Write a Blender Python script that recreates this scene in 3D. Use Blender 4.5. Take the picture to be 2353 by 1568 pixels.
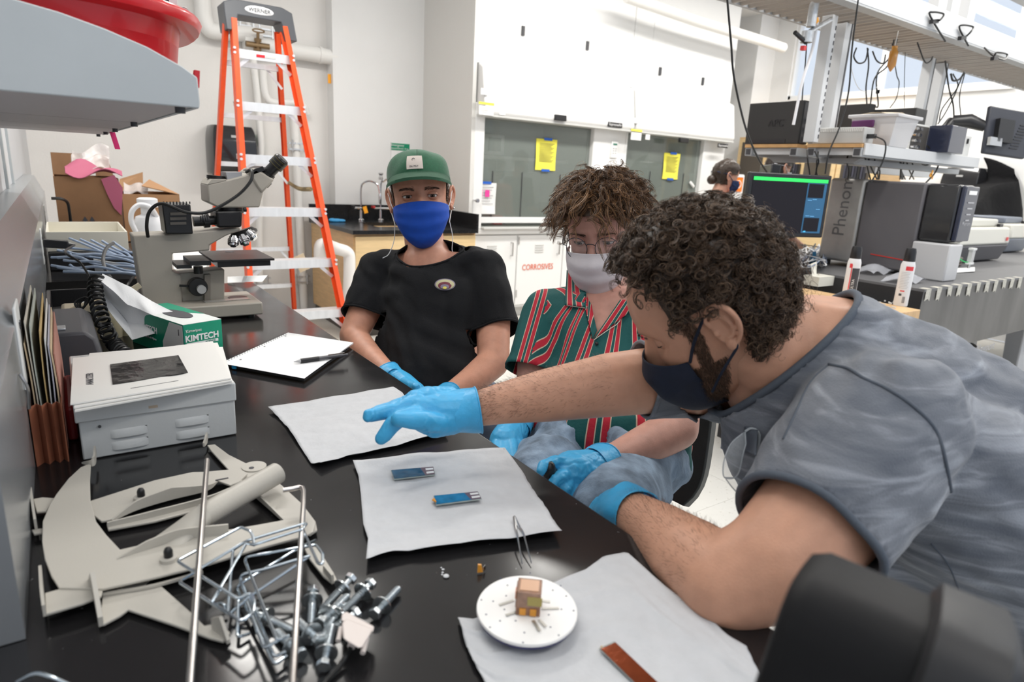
import bpy, bmesh, math, random
import numpy as np
from mathutils import Vector, Matrix, noise as mnoise
random.seed(7); rng = np.random.default_rng(7)
SC = bpy.context.scene; COL = SC.collection
for o in list(bpy.data.objects): bpy.data.objects.remove(o)
# ------------------------------------------------------------------ camera, world, lights, exposure
FPX = 1479.59; CAMP = np.array([0., 0., 1.34])
CR = np.array([0.8244936, -0.56364859, 0.05010561]); CU = np.array([0.10243643, 0.23575014, 0.96639984]); CF = np.array([0.55652231, 0.79165784, -0.25211263])
cd = bpy.data.cameras.new('camera'); cam = bpy.data.objects.new('camera', cd); COL.objects.link(cam)
cam.matrix_world = Matrix(((CR[0], CU[0], -CF[0], CAMP[0]), (CR[1], CU[1], -CF[1], CAMP[1]), (CR[2], CU[2], -CF[2], CAMP[2]), (0, 0, 0, 1)))
cd.sensor_width = 36; cd.lens = 36 * FPX / 2353; cd.clip_start = 0.02; cd.clip_end = 60
cd.dof.use_dof = True; cd.dof.focus_distance = 1.35; cd.dof.aperture_fstop = 5.6
SC.camera = cam
SC.view_settings.view_transform = 'Standard'; SC.view_settings.look = 'None'; SC.view_settings.gamma = 1; SC.view_settings.use_curve_mapping = False
SC.view_settings.exposure = 0.0
world = bpy.data.worlds.new('world'); SC.world = world; world.use_nodes = True
bg = world.node_tree.nodes['Background']; bg.inputs[0].default_value = (0.80, 0.88, 1.0, 1); bg.inputs[1].default_value = 0.95
def area(name, loc, sx, sy, power, col=(1, .97, .92), rot=(0, 0, 0), spread=180):
    l = bpy.data.lights.new(name, 'AREA'); l.shape = 'RECTANGLE'; l.size = sx; l.size_y = sy; l.energy = power; l.color = col; l.spread = math.radians(spread)
    o = bpy.data.objects.new(name, l); o.location = loc; o.rotation_euler = rot; COL.objects.link(o); return o
for yy in (-0.9, 1.2, 3.4):
    for xx in (0.35, 3.6, 6.2):
        area('ceiling_lamp', (xx, yy, 3.28), 1.9, 0.30, {-0.9: 26, 1.2: 20 if xx < 1 else 44, 3.4: 64}[yy])
# ------------------------------------------------------------------ projection of photo points onto real planes
def _ray(px, py): return CF + CR * (px - 1176.5) / FPX - CU * (py - 784) / FPX
def atd(px, py, d): return CAMP + _ray(px, py) * d
def atz(px, py, z): r = _ray(px, py); return CAMP + r * (z - 1.34) / r[2]
def aty(px, py, y): r = _ray(px, py); return CAMP + r * y / r[1]
def atx(px, py, x): r = _ray(px, py); return CAMP + r * x / r[0]
BZ = 0.91
def bt(px, py, dz=0.0): return atz(px, py, BZ + dz)
def nrm(v): v = np.asarray(v, float); return v / (np.linalg.norm(v) + 1e-12)
# ------------------------------------------------------------------ materials
MATS = {}
def mat(name, col, rough=0.5, metal=0.0, var=0.0, vscale=20, bump=0.0, bscale=60, spec=0.5, trans=0.0, ior=1.45, emit=None, estr=0, coat=0.0, alpha=1.0, sheen=0.0, sss=0.0, stretch=None):
    if name in MATS: return MATS[name]
    m = bpy.data.materials.new(name); m.use_nodes = True; nt = m.node_tree; b = nt.nodes['Principled BSDF']
    b.inputs['Base Color'].default_value = (*col, 1); b.inputs['Roughness'].default_value = rough; b.inputs['Metallic'].default_value = metal
    b.inputs['Specular IOR Level'].default_value = spec; b.inputs['IOR'].default_value = ior; b.inputs['Transmission Weight'].default_value = trans
    b.inputs['Coat Weight'].default_value = coat; b.inputs['Alpha'].default_value = alpha; b.inputs['Sheen Weight'].default_value = sheen
    if sss: b.inputs['Subsurface Weight'].default_value = sss; b.inputs['Subsurface Radius'].default_value = (.012, .005, .003); b.inputs['Subsurface Scale'].default_value = 1
    if emit: b.inputs['Emission Color'].default_value = (*emit, 1); b.inputs['Emission Strength'].default_value = estr
    tc = nt.nodes.new('ShaderNodeTexCoord'); out = tc.outputs['Object']
    if stretch:
        mp = nt.nodes.new('ShaderNodeMapping'); mp.inputs['Scale'].default_value = stretch; nt.links.new(out, mp.inputs[0]); out = mp.outputs[0]
    if var:
        n = nt.nodes.new('ShaderNodeTexNoise'); n.inputs['Scale'].default_value = vscale; n.inputs['Detail'].default_value = 5; nt.links.new(out, n.inputs[0])
        mx = nt.nodes.new('ShaderNodeMix'); mx.data_type = 'RGBA'; mr = nt.nodes.new('ShaderNodeMapRange'); mr.inputs[1].default_value = .3; mr.inputs[2].default_value = .7
        nt.links.new(n.outputs[0], mr.inputs[0]); nt.links.new(mr.outputs[0], mx.inputs[0])
        mx.inputs[6].default_value = (*[c * (1 - var) for c in col], 1); mx.inputs[7].default_value = (*[min(1, c * (1 + var)) for c in col], 1)
        nt.links.new(mx.outputs[2], b.inputs['Base Color'])
    if bump:
        n = nt.nodes.new('ShaderNodeTexNoise'); n.inputs['Scale'].default_value = bscale; n.inputs['Detail'].default_value = 6; nt.links.new(out, n.inputs[0])
        bp = nt.nodes.new('ShaderNodeBump'); bp.inputs['Strength'].default_value = 1; bp.inputs['Distance'].default_value = bump; nt.links.new(n.outputs[0], bp.inputs['Height']); nt.links.new(bp.outputs[0], b.inputs['Normal'])
    MATS[name] = m; return m
# ------------------------------------------------------------------ objects
ORG = {}
def tag(o, label=None, cat=None, group=None, kind=None):
    if label: o['label'] = label
    if cat: o['category'] = cat
    if group: o['group'] = group
    if kind: o['kind'] = kind
    return o
def thing(name, label, cat, loc=(0, 0, 0), group=None):
    o = bpy.data.objects.new(name, None); o.empty_display_size = .05; COL.objects.link(o); o.location = tuple(float(v) for v in loc); ORG[o.name] = np.array(loc, float)
    return tag(o, label, cat, group)
def catm(pts, k=6, closed=False):
    P = [np.asarray(p, float) for p in pts]; n = len(P); out = []
    if n < 3: return P
    rngi = range(n if closed else n - 1)
    for i in rngi:
        p0 = P[(i - 1) % n] if closed or i > 0 else 2 * P[0] - P[1]; p1 = P[i]; p2 = P[(i + 1) % n]; p3 = P[(i + 2) % n] if closed or i + 2 < n else 2 * P[-1] - P[-2]
        for j in range(k):
            t = j / k; out.append(.5 * ((2 * p1) + (-p0 + p2) * t + (2 * p0 - 5 * p1 + 4 * p2 - p3) * t * t + (-p0 + 3 * p1 - 3 * p2 + p3) * t ** 3))
    if not closed: out.append(P[-1])
    return out
def frame(d):
    d = nrm(d); a = np.array([0, 0, 1.]) if abs(d[2]) < .9 else np.array([1., 0, 0]); u = nrm(np.cross(a, d)); return u, np.cross(d, u)
class M:
    def __init__(s): s.v = []; s.f = []; s.mi = []; s.m = 0
    def add(s, vs, fs):
        b = len(s.v); s.v += [tuple(float(c) for c in q) for q in vs]; s.f += [tuple(b + i for i in f) for f in fs]; s.mi += [s.m] * len(fs); return s
    def box(s, c, size, U=(1, 0, 0), W=(0, 0, 1)):
        c = np.asarray(c, float); U = nrm(U); W = np.asarray(W, float); W = nrm(W - U * (W @ U)); V_ = np.cross(W, U); h = np.array(size) / 2
        vs = [c + U * h[0] * a + V_ * h[1] * b + W * h[2] * d for a in (-1, 1) for b in (-1, 1) for d in (-1, 1)]
        return s.add(vs, [(0, 1, 3, 2), (4, 6, 7, 5), (0, 4, 5, 1), (2, 3, 7, 6), (0, 2, 6, 4), (1, 5, 7, 3)])
    def bb(s, x0, x1, y0, y1, z0, z1): return s.box(((x0 + x1) / 2, (y0 + y1) / 2, (z0 + z1) / 2), (abs(x1 - x0), abs(y1 - y0), abs(z1 - z0)))
    def bar(s, a, b, w, h, W=(0, 0, 1)):
        a = np.asarray(a, float); b = np.asarray(b, float); return s.box((a + b) / 2, (np.linalg.norm(b - a), w, h), b - a, W)
    def tube(s, pts, r, n=8, closed=False, cap=True, flat=None):
        P = [np.asarray(p, float) for p in pts]; R = r if hasattr(r, '__len__') else [r] * len(P); vs = []; u = None; k = len(P)
        for i, p in enumerate(P):
            d = (P[(i + 1) % k] - P[i - 1]) if closed else (P[min(i + 1, k - 1)] - P[max(i - 1, 0)]); d = nrm(d)
            if u is None: u, w = frame(d) if flat is None else (nrm(np.cross(flat, d)), None)
            u = nrm(u - d * (u @ d)); w = np.cross(d, u)
            for j in range(n):
                t = 2 * math.pi * j / n; vs.append(p + (u * math.cos(t) + w * math.sin(t)) * R[i])
        fs = [(i * n + j, i * n + (j + 1) % n, (i + 1) * n + (j + 1) % n, (i + 1) * n + j) for i in range(k - 1) for j in range(n)]
        if closed: fs += [((k - 1) * n + j, (k - 1) * n + (j + 1) % n, (j + 1) % n, j) for j in range(n)]
        elif cap: fs += [tuple(reversed(range(n))), tuple(range((k - 1) * n, k * n))]
        return s.add(vs, fs)
    def cyl(s, a, b, r, r2=None, n=20): return s.tube([a, b], [r, r if r2 is None else r2], n)
    def ring(s, loops, cap0=True, cap1=True, closed=False):
        n = len(loops[0]); k = len(loops); vs = [p for l in loops for p in l]
        fs = [(i * n + j, i * n + (j + 1) % n, (i + 1) * n + (j + 1) % n, (i + 1) * n + j) for i in range(k - 1) for j in range(n)]
        if closed: fs += [((k - 1) * n + j, (k - 1) * n + (j + 1) % n, (j + 1) % n, j) for j in range(n)]
        if cap0: fs.append(tuple(reversed(range(n))))
        if cap1: fs.append(tuple(range((k - 1) * n, k * n)))
        return s.add(vs, fs)
    def prism(s, pts, ext):
        ext = np.asarray(ext, float); a = [np.asarray(p, float) for p in pts]; return s.ring([a, [p + ext for p in a]])
    def lathe(s, prof, o=(0, 0, 0), ax=(0, 0, 1), n=28, cap=True):
        u, w = frame(ax); ax = nrm(ax); o = np.asarray(o, float)
        return s.ring([[o + ax * z + (u * math.cos(2 * math.pi * j / n) + w * math.sin(2 * math.pi * j / n)) * max(r, 1e-5) for j in range(n)] for r, z in prof], cap, cap)
    def sph(s, c, r, n=12, U=(1, 0, 0), W=(0, 0, 1)):
        r = np.array(r if hasattr(r, '__len__') else (r, r, r)); U = nrm(U); W = np.asarray(W, float); W = nrm(W - U * (W @ U)); V_ = np.cross(W, U); c = np.asarray(c, float); loops = []
        for i in range(1, n):
            t = math.pi * i / n; loops.append([c + (U * r[0] * math.cos(a) + V_ * r[1] * math.sin(a)) * math.sin(t) - W * r[2] * math.cos(t) for a in (2 * math.pi * j / (2 * n) for j in range(2 * n))])
        return s.ring(loops)
    def grid(s, fn, nu, nv, th=0.0, thdir=None):
        P = np.array([[fn(i / nu, j / nv) for j in range(nv + 1)] for i in range(nu + 1)], float)
        b = [(i * (nv + 1) + j, (i + 1) * (nv + 1) + j, (i + 1) * (nv + 1) + j + 1, i * (nv + 1) + j + 1) for i in range(nu) for j in range(nv)]
        if not th: return s.add(P.reshape(-1, 3), b)
        if thdir is None:
            gu = np.gradient(P, axis=0); gv = np.gradient(P, axis=1); N = np.cross(gu, gv); N /= np.linalg.norm(N, axis=2, keepdims=True) + 1e-12
        else: N = np.zeros_like(P) + nrm(thdir)
        n = P.shape[0] * P.shape[1]; Q = (P - N * th).reshape(-1, 3); fs = list(b) + [tuple(n + i for i in reversed(f)) for f in b]
        idx = lambda i, j: i * (nv + 1) + j
        rim = [idx(i, 0) for i in range(nu)] + [idx(nu, j) for j in range(nv)] + [idx(i, nv) for i in range(nu, 0, -1)] + [idx(0, j) for j in range(nv, 0, -1)]
        for a, c in zip(rim, rim[1:] + rim[:1]): fs.append((c, a, n + a, n + c))
        return s.add(np.concatenate([P.reshape(-1, 3), Q]), fs)
    def mesh(s, name, org=(0, 0, 0), smooth=35):
        me = bpy.data.meshes.new(name); o = np.asarray(org, float)
        me.from_pydata([tuple(np.array(v) - o) for v in s.v], [], s.f); bm = bmesh.new(); bm.from_mesh(me); bmesh.ops.recalc_face_normals(bm, faces=bm.faces); bm.to_mesh(me); bm.free()
        me.polygons.foreach_set('use_smooth', [True] * len(me.polygons)); me.polygons.foreach_set('material_index', s.mi); me.update()
        if smooth < 180: me.set_sharp_from_angle(angle=math.radians(smooth))
        return me
    def build(s, name, mats, parent=None, bevel=0.0, smooth=35, seg=2, org=None):
        po = ORG[parent.name] if parent is not None else np.zeros(3); o0 = np.asarray(org, float) if org is not None else po
        me = s.mesh(name, o0, smooth); o = bpy.data.objects.new(name, me); COL.objects.link(o)
        for m_ in (mats if isinstance(mats, (list, tuple)) else [mats]): me.materials.append(m_)
        o.location = tuple(o0 - po); ORG[o.name] = o0
        if parent is not None: o.parent = parent
        if bevel:
            b = o.modifiers.new('bevel', 'BEVEL'); b.width = bevel; b.segments = seg; b.limit_method = 'ANGLE'; b.angle_limit = math.radians(40)
        return o
def solo(m, name, mats, label, cat, group=None, loc=None, **k):
    if loc is None: loc = np.array(m.v).mean(axis=0)
    return tag(m.build(name, mats, None, org=loc, **k), label, cat, group)
def struct(m, name, mats, **k): return tag(m.build(name, mats, **k), kind='structure')
def copy_tree(o, parent=None):
    c = o.copy(); COL.objects.link(c); c.parent = parent
    if o.name in ORG: ORG[c.name] = ORG[o.name]
    for ch in [q for q in KIDS.get(o.name, [])]: copy_tree(ch, c)
    return c
KIDS = {}
def note_kids():
    KIDS.clear()
    for q in bpy.data.objects:
        if q.parent: KIDS.setdefault(q.parent.name, []).append(q)
def text(body, size, loc, U, W, m, parent=None, name='lettering', ext=0.0004, align='CENTER', sx=1.0, bold=0.0):
    cu = bpy.data.curves.new('lettering', 'FONT'); cu.body = body; cu.size = size; cu.extrude = ext; cu.align_x = align; cu.align_y = 'CENTER'; cu.offset = bold; cu.resolution_u = 3
    t = bpy.data.objects.new('tmp', cu); COL.objects.link(t); dg = bpy.context.evaluated_depsgraph_get(); me = bpy.data.meshes.new_from_object(t.evaluated_get(dg)); bpy.data.objects.remove(t)
    U = nrm(U); W = np.asarray(W, float); W = nrm(W - U * (W @ U)); N = np.cross(U, W); loc = np.asarray(loc, float); po = ORG[parent.name] if parent is not None else np.zeros(3)
    for v in me.vertices: v.co = tuple(loc + U * v.co.x * sx + W * v.co.y + N * v.co.z - po)
    me.materials.clear(); me.materials.append(m); o = bpy.data.objects.new(name, me); COL.objects.link(o); ORG[o.name] = po
    if parent is not None: o.parent = parent
    return o
# ------------------------------------------------------------------ organic surfaces: union of rounded pieces, remeshed and smoothed
def seg_mesh(m, chain, n=14):
    """chain: list of (point, radius)"""
    for i, (p, r) in enumerate(chain):
        m.sph(p, r, 7)
        if i:
            q, r0 = chain[i - 1]; d = np.asarray(p, float) - np.asarray(q, float); L = np.linalg.norm(d)
            if L > 1e-4: m.tube([q, p], [r0, r], n)
def remesh(m, voxel, smooth_it=6, fac=.5):
    me = m.mesh('tmp', smooth=180); o = bpy.data.objects.new('tmp', me); COL.objects.link(o)
    r = o.modifiers.new('r', 'REMESH'); r.mode = 'VOXEL'; r.voxel_size = voxel; r.adaptivity = 0
    if smooth_it: s_ = o.modifiers.new('s', 'SMOOTH'); s_.iterations = smooth_it; s_.factor = fac
    dg = bpy.context.evaluated_depsgraph_get(); dg.update(); out = bpy.data.meshes.new_from_object(o.evaluated_get(dg)); bpy.data.objects.remove(o)
    out.materials.clear()
    n = len(out.vertices); V_ = np.zeros(n * 3); out.vertices.foreach_get('co', V_); F_ = [tuple(p.vertices) for p in out.polygons]; NN = np.zeros(n * 3); out.vertices.foreach_get('normal', NN)
    bpy.data.meshes.remove(out)
    return V_.reshape(-1, 3), F_, NN.reshape(-1, 3)
def put(V_, F_, name, mats, parent, mi=None, org=None):
    po = ORG[parent.name] if parent is not None else np.zeros(3)
    o0 = np.asarray(org, float) if org is not None else po
    me = bpy.data.meshes.new(name); me.from_pydata([tuple(v) for v in (V_ - o0)], [], F_); me.polygons.foreach_set('use_smooth', [True] * len(me.polygons))
    for m_ in (mats if isinstance(mats, (list, tuple)) else [mats]): me.materials.append(m_)
    if mi is not None: me.polygons.foreach_set('material_index', mi)
    me.update(); o = bpy.data.objects.new(name, me); COL.objects.link(o); o.location = tuple(o0 - po); ORG[o.name] = o0
    if parent is not None: o.parent = parent
    return o
def fbm(P, sc, seed=0):
    """cheap smooth noise, vectorised"""
    r = np.random.default_rng(seed); out = np.zeros(len(P))
    for k in range(14):
        d = nrm(r.normal(size=3)); f = sc * r.uniform(.6, 2.2); out += np.sin(P @ d * f + r.uniform(0, 6.28) + 1.2 * np.sin(P @ nrm(r.normal(size=3)) * f * .7 + r.uniform(0, 6))) / (f / sc)
    return out / 6
def folds(P, N, d, sc, amp, seed=0):
    """long soft creases whose ridges run across direction d"""
    d = nrm(d); w = fbm(P, sc * .25, seed) * 2.2; a = np.sin((P @ d) * sc + w * 2.5 + fbm(P, sc * .12, seed + 1) * 3)
    mask = np.clip(fbm(P, sc * .3, seed + 2) * 1.5 + .4, 0, 1)
    return P + N * (np.sign(a) * np.abs(a) ** .7 * mask * amp + fbm(P, sc * .2, seed + 3) * amp * .8)[:, None]
# ================================================================== setting
WHITE = mat('wall_paint', (.80, .78, .75), .6, var=.02, vscale=3, bump=.0008, bscale=90)
WHITE2 = mat('bright_paint', (.82, .82, .81), .55, var=.015, vscale=3)
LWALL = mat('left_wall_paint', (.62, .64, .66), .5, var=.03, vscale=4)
CEIL = mat('ceiling_tile_white', (.8, .8, .8), .8)
WR = 7.4
def floor_mat():
    m = mat('vinyl_floor', (.70, .69, .65), .28, var=.03, vscale=5); nt = m.node_tree; b = nt.nodes['Principled BSDF']
    n = nt.nodes.new('ShaderNodeTexNoise'); n.inputs['Scale'].default_value = 55; n.inputs['Detail'].default_value = 8
    tc = nt.nodes['Texture Coordinate'] if 'Texture Coordinate' in nt.nodes else [q for q in nt.nodes if q.type == 'TEX_COORD'][0]
    nt.links.new(tc.outputs['Object'], n.inputs[0]); r = nt.nodes.new('ShaderNodeValToRGB'); r.color_ramp.elements[0].position = .62; r.color_ramp.elements[1].position = .70
    r.color_ramp.elements[0].color = (1, 1, 1, 1); r.color_ramp.elements[1].color = (.72, .70, .66, 1); nt.links.new(n.outputs[0], r.inputs[0])
    src = b.inputs['Base Color'].links[0].from_socket; mx = nt.nodes.new('ShaderNodeMix'); mx.data_type = 'RGBA'; mx.blend_type = 'MULTIPLY'; mx.inputs[0].default_value = 1
    nt.links.new(src, mx.inputs[6]); nt.links.new(r.outputs[0], mx.inputs[7]); nt.links.new(mx.outputs[2], b.inputs['Base Color']); return m
FL = floor_mat()
fo = struct(M().bb(-.15, WR, -1.5, 6.05, -.06, -.004), 'floor', mat('floor_joint', (.45, .44, .42), .6))
tile = None; s = .6096
for i in range(12):
    for j in range(12):
        x0 = -.02 + i * s; y0 = -.9 + j * s
        if x0 > 7.2 or y0 > 5.8: continue
        if tile is None: tile = M().bb(.0006, s - .0006, .0006, s - .0006, -.004, 0).mesh('floor_tile'); tile.materials.append(FL)
        t = bpy.data.objects.new('tile', tile); COL.objects.link(t); t.parent = fo; t.location = (x0, y0, 0); ORG[t.name] = np.array((x0, y0, 0))
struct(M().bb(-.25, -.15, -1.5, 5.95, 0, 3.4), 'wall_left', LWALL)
struct(M().bb(-.25, 2.05, 5.95, 6.1, 0, 3.4), 'wall_back', WHITE)
struct(M().bb(2.05, 2.95, 5.80, 6.1, 0, 3.4), 'wall_rear_bay', WHITE2)
struct(M().bb(2.95, WR + .15, 5.95, 6.1, 0, 3.4), 'wall_far', WHITE2)
w = M()
w.bb(WR, WR + .15, -1.5, 2.7, 0, 3.4); w.bb(WR, WR + .15, 5.0, 6.0, 0, 3.4); w.bb(WR, WR + .15, 2.7, 5.0, 0, 2.36)
struct(w, 'wall_right', WHITE2)
struct(M().bb(-.25, WR + .15, -1.5, 6.1, 3.4, 3.5), 'ceiling', CEIL)
wf = M()
for y in (2.7, 3.32, 3.9, 4.45, 4.97): wf.bb(WR + .02, WR + .09, y, y + .045, 2.36, 3.4)
wf.bb(WR + .02, WR + .09, 2.7, 5.0, 2.36, 2.41); wf.bb(WR - .04, WR + .1, 2.66, 5.04, 2.33, 2.362)
wo = struct(wf, 'window_1', WHITE2)
GL = mat('window_glass', (.85, .92, 1), .02, trans=1, alpha=.15)
for y in (2.745, 3.365, 3.945, 4.495): M().bb(WR + .05, WR + .056, y, y + .57, 2.41, 3.4).build('pane', GL, wo)
struct(M().bb(2.02, 2.95, 5.78, 5.80, 0, .1), 'baseboard_rear', mat('cove_base', (.25, .25, .24), .6))
# far column beside the window
struct(M().bb(7.05, WR, 5.25, 5.7, 0, 3.4), 'column_far', WHITE2)
# ================================================================== pipes on the back wall
PIPE = mat('pipe_insulation', (.84, .83, .80), .45, bump=.0006, bscale=150); BRASS = mat('bronze_valve', (.32, .22, .12), .35, .9); STEEL = mat('steel', (.58, .58, .58), .28, 1); GALV = mat('galvanised', (.6, .62, .64), .4, .9, var=.1, vscale=60)
def pipe_run(label, pts, r, k=5, col=PIPE, cat='pipe', group=None):
    m = M(); P = catm(pts, k) if k > 1 else pts; m.tube(P, r, 14); o = solo(m, 'pipe', col, label, cat, group, loc=pts[0]); return o
PY = 5.86
p0 = pipe_run('thick white insulated pipe running across the wall above the towel dispenser', [aty(560, 96, PY), aty(640, 112, PY), aty(771, 133, PY)], .062, 1)
for a in ((576, 98), (668, 117), (736, 127)):
    q = aty(*a, PY); d = nrm(aty(771, 133, PY) - aty(560, 96, PY)); M().cyl(q - d * .012, q + d * .012, .068, n=20).build('band', PIPE, p0)
q = aty(770, 133, PY); M().cyl(q, q + nrm(aty(771, 133, PY) - aty(560, 96, PY)) * .02, .045).build('end_cap', STEEL, p0)
pipe_run('fat white pipe bending from the ceiling to the right behind the ladder cap', [aty(462, -60, PY), aty(466, 10, PY), aty(470, 45, PY), aty(485, 70, PY), aty(530, 74, PY), aty(600, 82, PY)], .06, 6)
v1 = pipe_run('slim white vertical pipe dropping past the bronze valve', [aty(570, 40, PY + .02), aty(590, 200, PY + .02), aty(600, 330, PY + .02), aty(596, 520, PY + .02), aty(600, 740, PY + .02)], .028, 1)
pipe_run('white vertical pipe looping right below the bronze valve', [aty(604, 150, PY), aty(606, 190, PY), aty(612, 222, PY), aty(630, 236, PY), aty(690, 238, PY), aty(706, 262, PY + .03)], .03, 6)
pipe_run('tall white vertical pipe beside the strap of the ladder', [aty(676, 260, PY + .02), aty(684, 420, PY + .02), aty(694, 600, PY + .02), aty(702, 760, PY + .02)], .036, 1)
def clampy(px, py, label):
    c = aty(px, py, PY); t = thing('pipe_clamp', label, 'clamp', c)
    M().box(c, (.16, .03, .014)).build('channel', GALV, t); M().box(c + (0, -.01, -.05), (.16, .03, .014)).build('channel', GALV, t)
    for s_ in (-.05, .05): M().cyl(c + (s_, -.02, -.07), c + (s_, -.02, .03), .008, n=8).build('bolt', GALV, t)
clampy(566, 60, 'grey strut clamp high on the wall, left one above the valve'); clampy(610, 68, 'grey strut clamp high on the wall, right one above the valve'); clampy(684, 330, 'grey strut clamp on the tall pipe beside the ladder leg'); clampy(692, 636, 'grey strut clamp on the tall pipe at knee height'); clampy(600, 640, 'grey strut clamp beneath the bench edge on the slim pipe')
v = thing('gate_valve', 'bronze gate valve with round handwheel behind the ladder', 'valve', aty(592, 104, PY - .09)); c = aty(592, 104, PY - .09)
M().lathe([(.0, -.05), (.03, -.05), (.03, -.02), (.02, -.02), (.02, .03), (.028, .03), (.028, .05), (.012, .05), (.012, .1)], c, (0, -.3, .9)).build('body', BRASS, v)
M().tube([c + np.array((math.cos(a) * .045, -.045, .10 + math.sin(a) * .012)) for a in np.linspace(0, 6.28, 16)[:-1]], .006, 6, closed=True).build('handwheel', BRASS, v)
M().cyl(c + (.0, .0, 0), c + (0, .08, 0), .012).build('stem', BRASS, v); M().cyl(c + (-.09, 0, 0), c + (.09, 0, 0), .022).build('fitting', BRASS, v)
sv = thing('wall_valve', 'small wall valve with hanging orange tag near the corner', 'valve', aty(762, 172, 5.9)); c = aty(762, 172, 5.88)
M().cyl(c, c + (.1, 0, 0), .02).build('body', BRASS, sv); M().cyl(c + (.03, 0, 0), c + (.03, -.06, 0), .012).build('stem', BRASS, sv); c2 = aty(757, 181, 5.84)
M().box(c2, (.028, .004, .075)).build('orange_tag', mat('orange_tag', (1, .42, .02), .5), sv)
dp = thing('drain_pipe', 'white insulated drain pipe beside the maple sink cabinet', 'pipe', aty(735, 590, 4.65)); M().tube(catm([aty(735, 600, 4.8), aty(736, 566, 4.8), aty(748, 562, 4.8), aty(775, 572, 4.62), aty(797, 580, 4.62), aty(803, 600, 4.62), aty(801, 690, 4.62)], 6), .044, 14).build('insulation', PIPE, dp)
M().cyl(aty(801, 690, 4.62), aty(800, 760, 4.62), .03).build('pipe_end', mat('pipe_plain', (.6, .58, .54), .4), dp)
# ================================================================== paper towel dispenser on the back wall
BLKP = mat('black_plastic', (.018, .018, .02), .32, bump=.0003, bscale=200); DGREY = mat('dark_grey_plastic', (.055, .055, .06), .4); SMOKE = mat('smoked_plastic', (.02, .02, .022), .12, coat=.4)
def dispenser(c, U, N, w, h, d, label):
    t = thing('towel_dispenser', label, 'dispenser', c); W = np.array((0, 0, 1.)); m = M(); lp = []
    for q in np.linspace(-1, 1, 13):
        z = q * h / 2; dd = d * (.78 + .22 * math.sqrt(max(0, 1 - q * q))); ww = w / 2 * (1 - .14 * max(0, q) ** 3)
        lp.append([np.array(c) + nrm(U) * a + W * z + nrm(N) * b for a, b in ((-ww, 0), (-ww, dd * .7), (-ww * .88, dd), (ww * .88, dd), (ww, dd * .7), (ww, 0))])
    m.ring(lp).build('cover', SMOKE, t, bevel=.006)
    M().box(np.array(c) + nrm(N) * (d * 1.0) + W * h * .28, (w * .16, .006, h * .05), U).build('badge', mat('badge_grey', (.5, .5, .5), .4), t)
    M().box(np.array(c) - W * (h * .5 + .008) + nrm(N) * d * .45, (w * .8, d * .7, .02), U).build('paper_slot', DGREY, t)
    return t
dispenser((1.21, 5.95, 1.405), (1, 0, 0), (0, -1, 0), .37, .38, .23, 'black paper towel dispenser on the wall behind the ladder')
gs = aty(598, 337, 5.92); t = thing('narrow_sign', 'narrow green sign with white lettering beside the black dispenser', 'sign', gs)
M().box(gs, (.05, .012, .19)).build('plate', mat('sign_green', (.0, .26, .13), .4), t); text('EYEWASH', .035, gs + (0, -.008, 0), (0, 0, 1), (-1, 0, 0), mat('sign_white', (.85, .85, .85), .5), t)
# ================================================================== sink unit
MAPLE = mat('maple', (.66, .44, .22), .42, var=.10, vscale=6, stretch=(1, 1, 9), bump=.0003); MAPLE2 = mat('maple_light', (.74, .55, .30), .42, var=.08, vscale=6, stretch=(1, 1, 9)); EPOXY = mat('black_epoxy', (.012, .012, .013), .22, var=.2, vscale=30)
sx0, sx1, sy0, sy1, sz = 1.80, 2.91, 4.72, 5.78, .86
t = thing('sink_cabinet', 'maple cabinet below the black sink counter', 'cabinet', (sx0, sy0, 0))
M().bb(sx0 + .02, sx1, sy0 + .05, sy1, .1, sz - .03).build('body', MAPLE, t); M().bb(sx0 + .04, sx1, sy0 + .1, sy1, 0, .1).build('plinth', mat('plinth_dark', (.08, .07, .06), .6), t)
for i in range(2):
    x = sx0 + .03 + i * .54; d_ = M().bb(x, x + .53, sy0 + .028, sy0 + .05, .12, sz - .05).build('door', MAPLE2, t, bevel=.002)
    M().tube(catm([(x + .47 - i * .4, sy0 + .028, .7), (x + .47 - i * .4, sy0 - .0, .7), (x + .47 - i * .4, sy0, .6), (x + .47 - i * .4, sy0 + .028, .6)], 1), .005, 8).build('handle', STEEL, d_)
t = thing('sink_counter', 'black epoxy sink counter with raised backsplash', 'counter', (sx0, sy0, sz - .03))
bx0, bx1, by0, by1 = 2.12, 2.66, 5.0, 5.42
m = M(); m.bb(sx0, bx0, sy0, sy1, sz - .03, sz); m.bb(bx1, sx1, sy0, sy1, sz - .03, sz); m.bb(bx0, bx1, sy0, by0, sz - .03, sz); m.bb(bx0, bx1, by1, sy1, sz - .03, sz); m.build('worktop', EPOXY, t)
M().bb(sx0, sx1 - .02, sy1 - .02, sy1, sz, sz + .13).build('backsplash', EPOXY, t); M().bb(sx1 - .02, sx1, sy0, sy1, sz, sz + .13).build('side_splash', EPOXY, t)
m = M(); m.bb(bx0, bx1, by0, by1, sz - .24, sz - .22); m.bb(bx0 - .01, bx0, by0, by1, sz - .24, sz - .03); m.bb(bx1, bx1 + .01, by0, by1, sz - .24, sz - .03); m.bb(bx0, bx1, by0 - .01, by0, sz - .24, sz - .03); m.bb(bx0, bx1, by1, by1 + .01, sz - .24, sz - .03); m.build('basin', EPOXY, t)
CHROME = mat('chrome', (.75, .75, .76), .12, 1)
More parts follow.
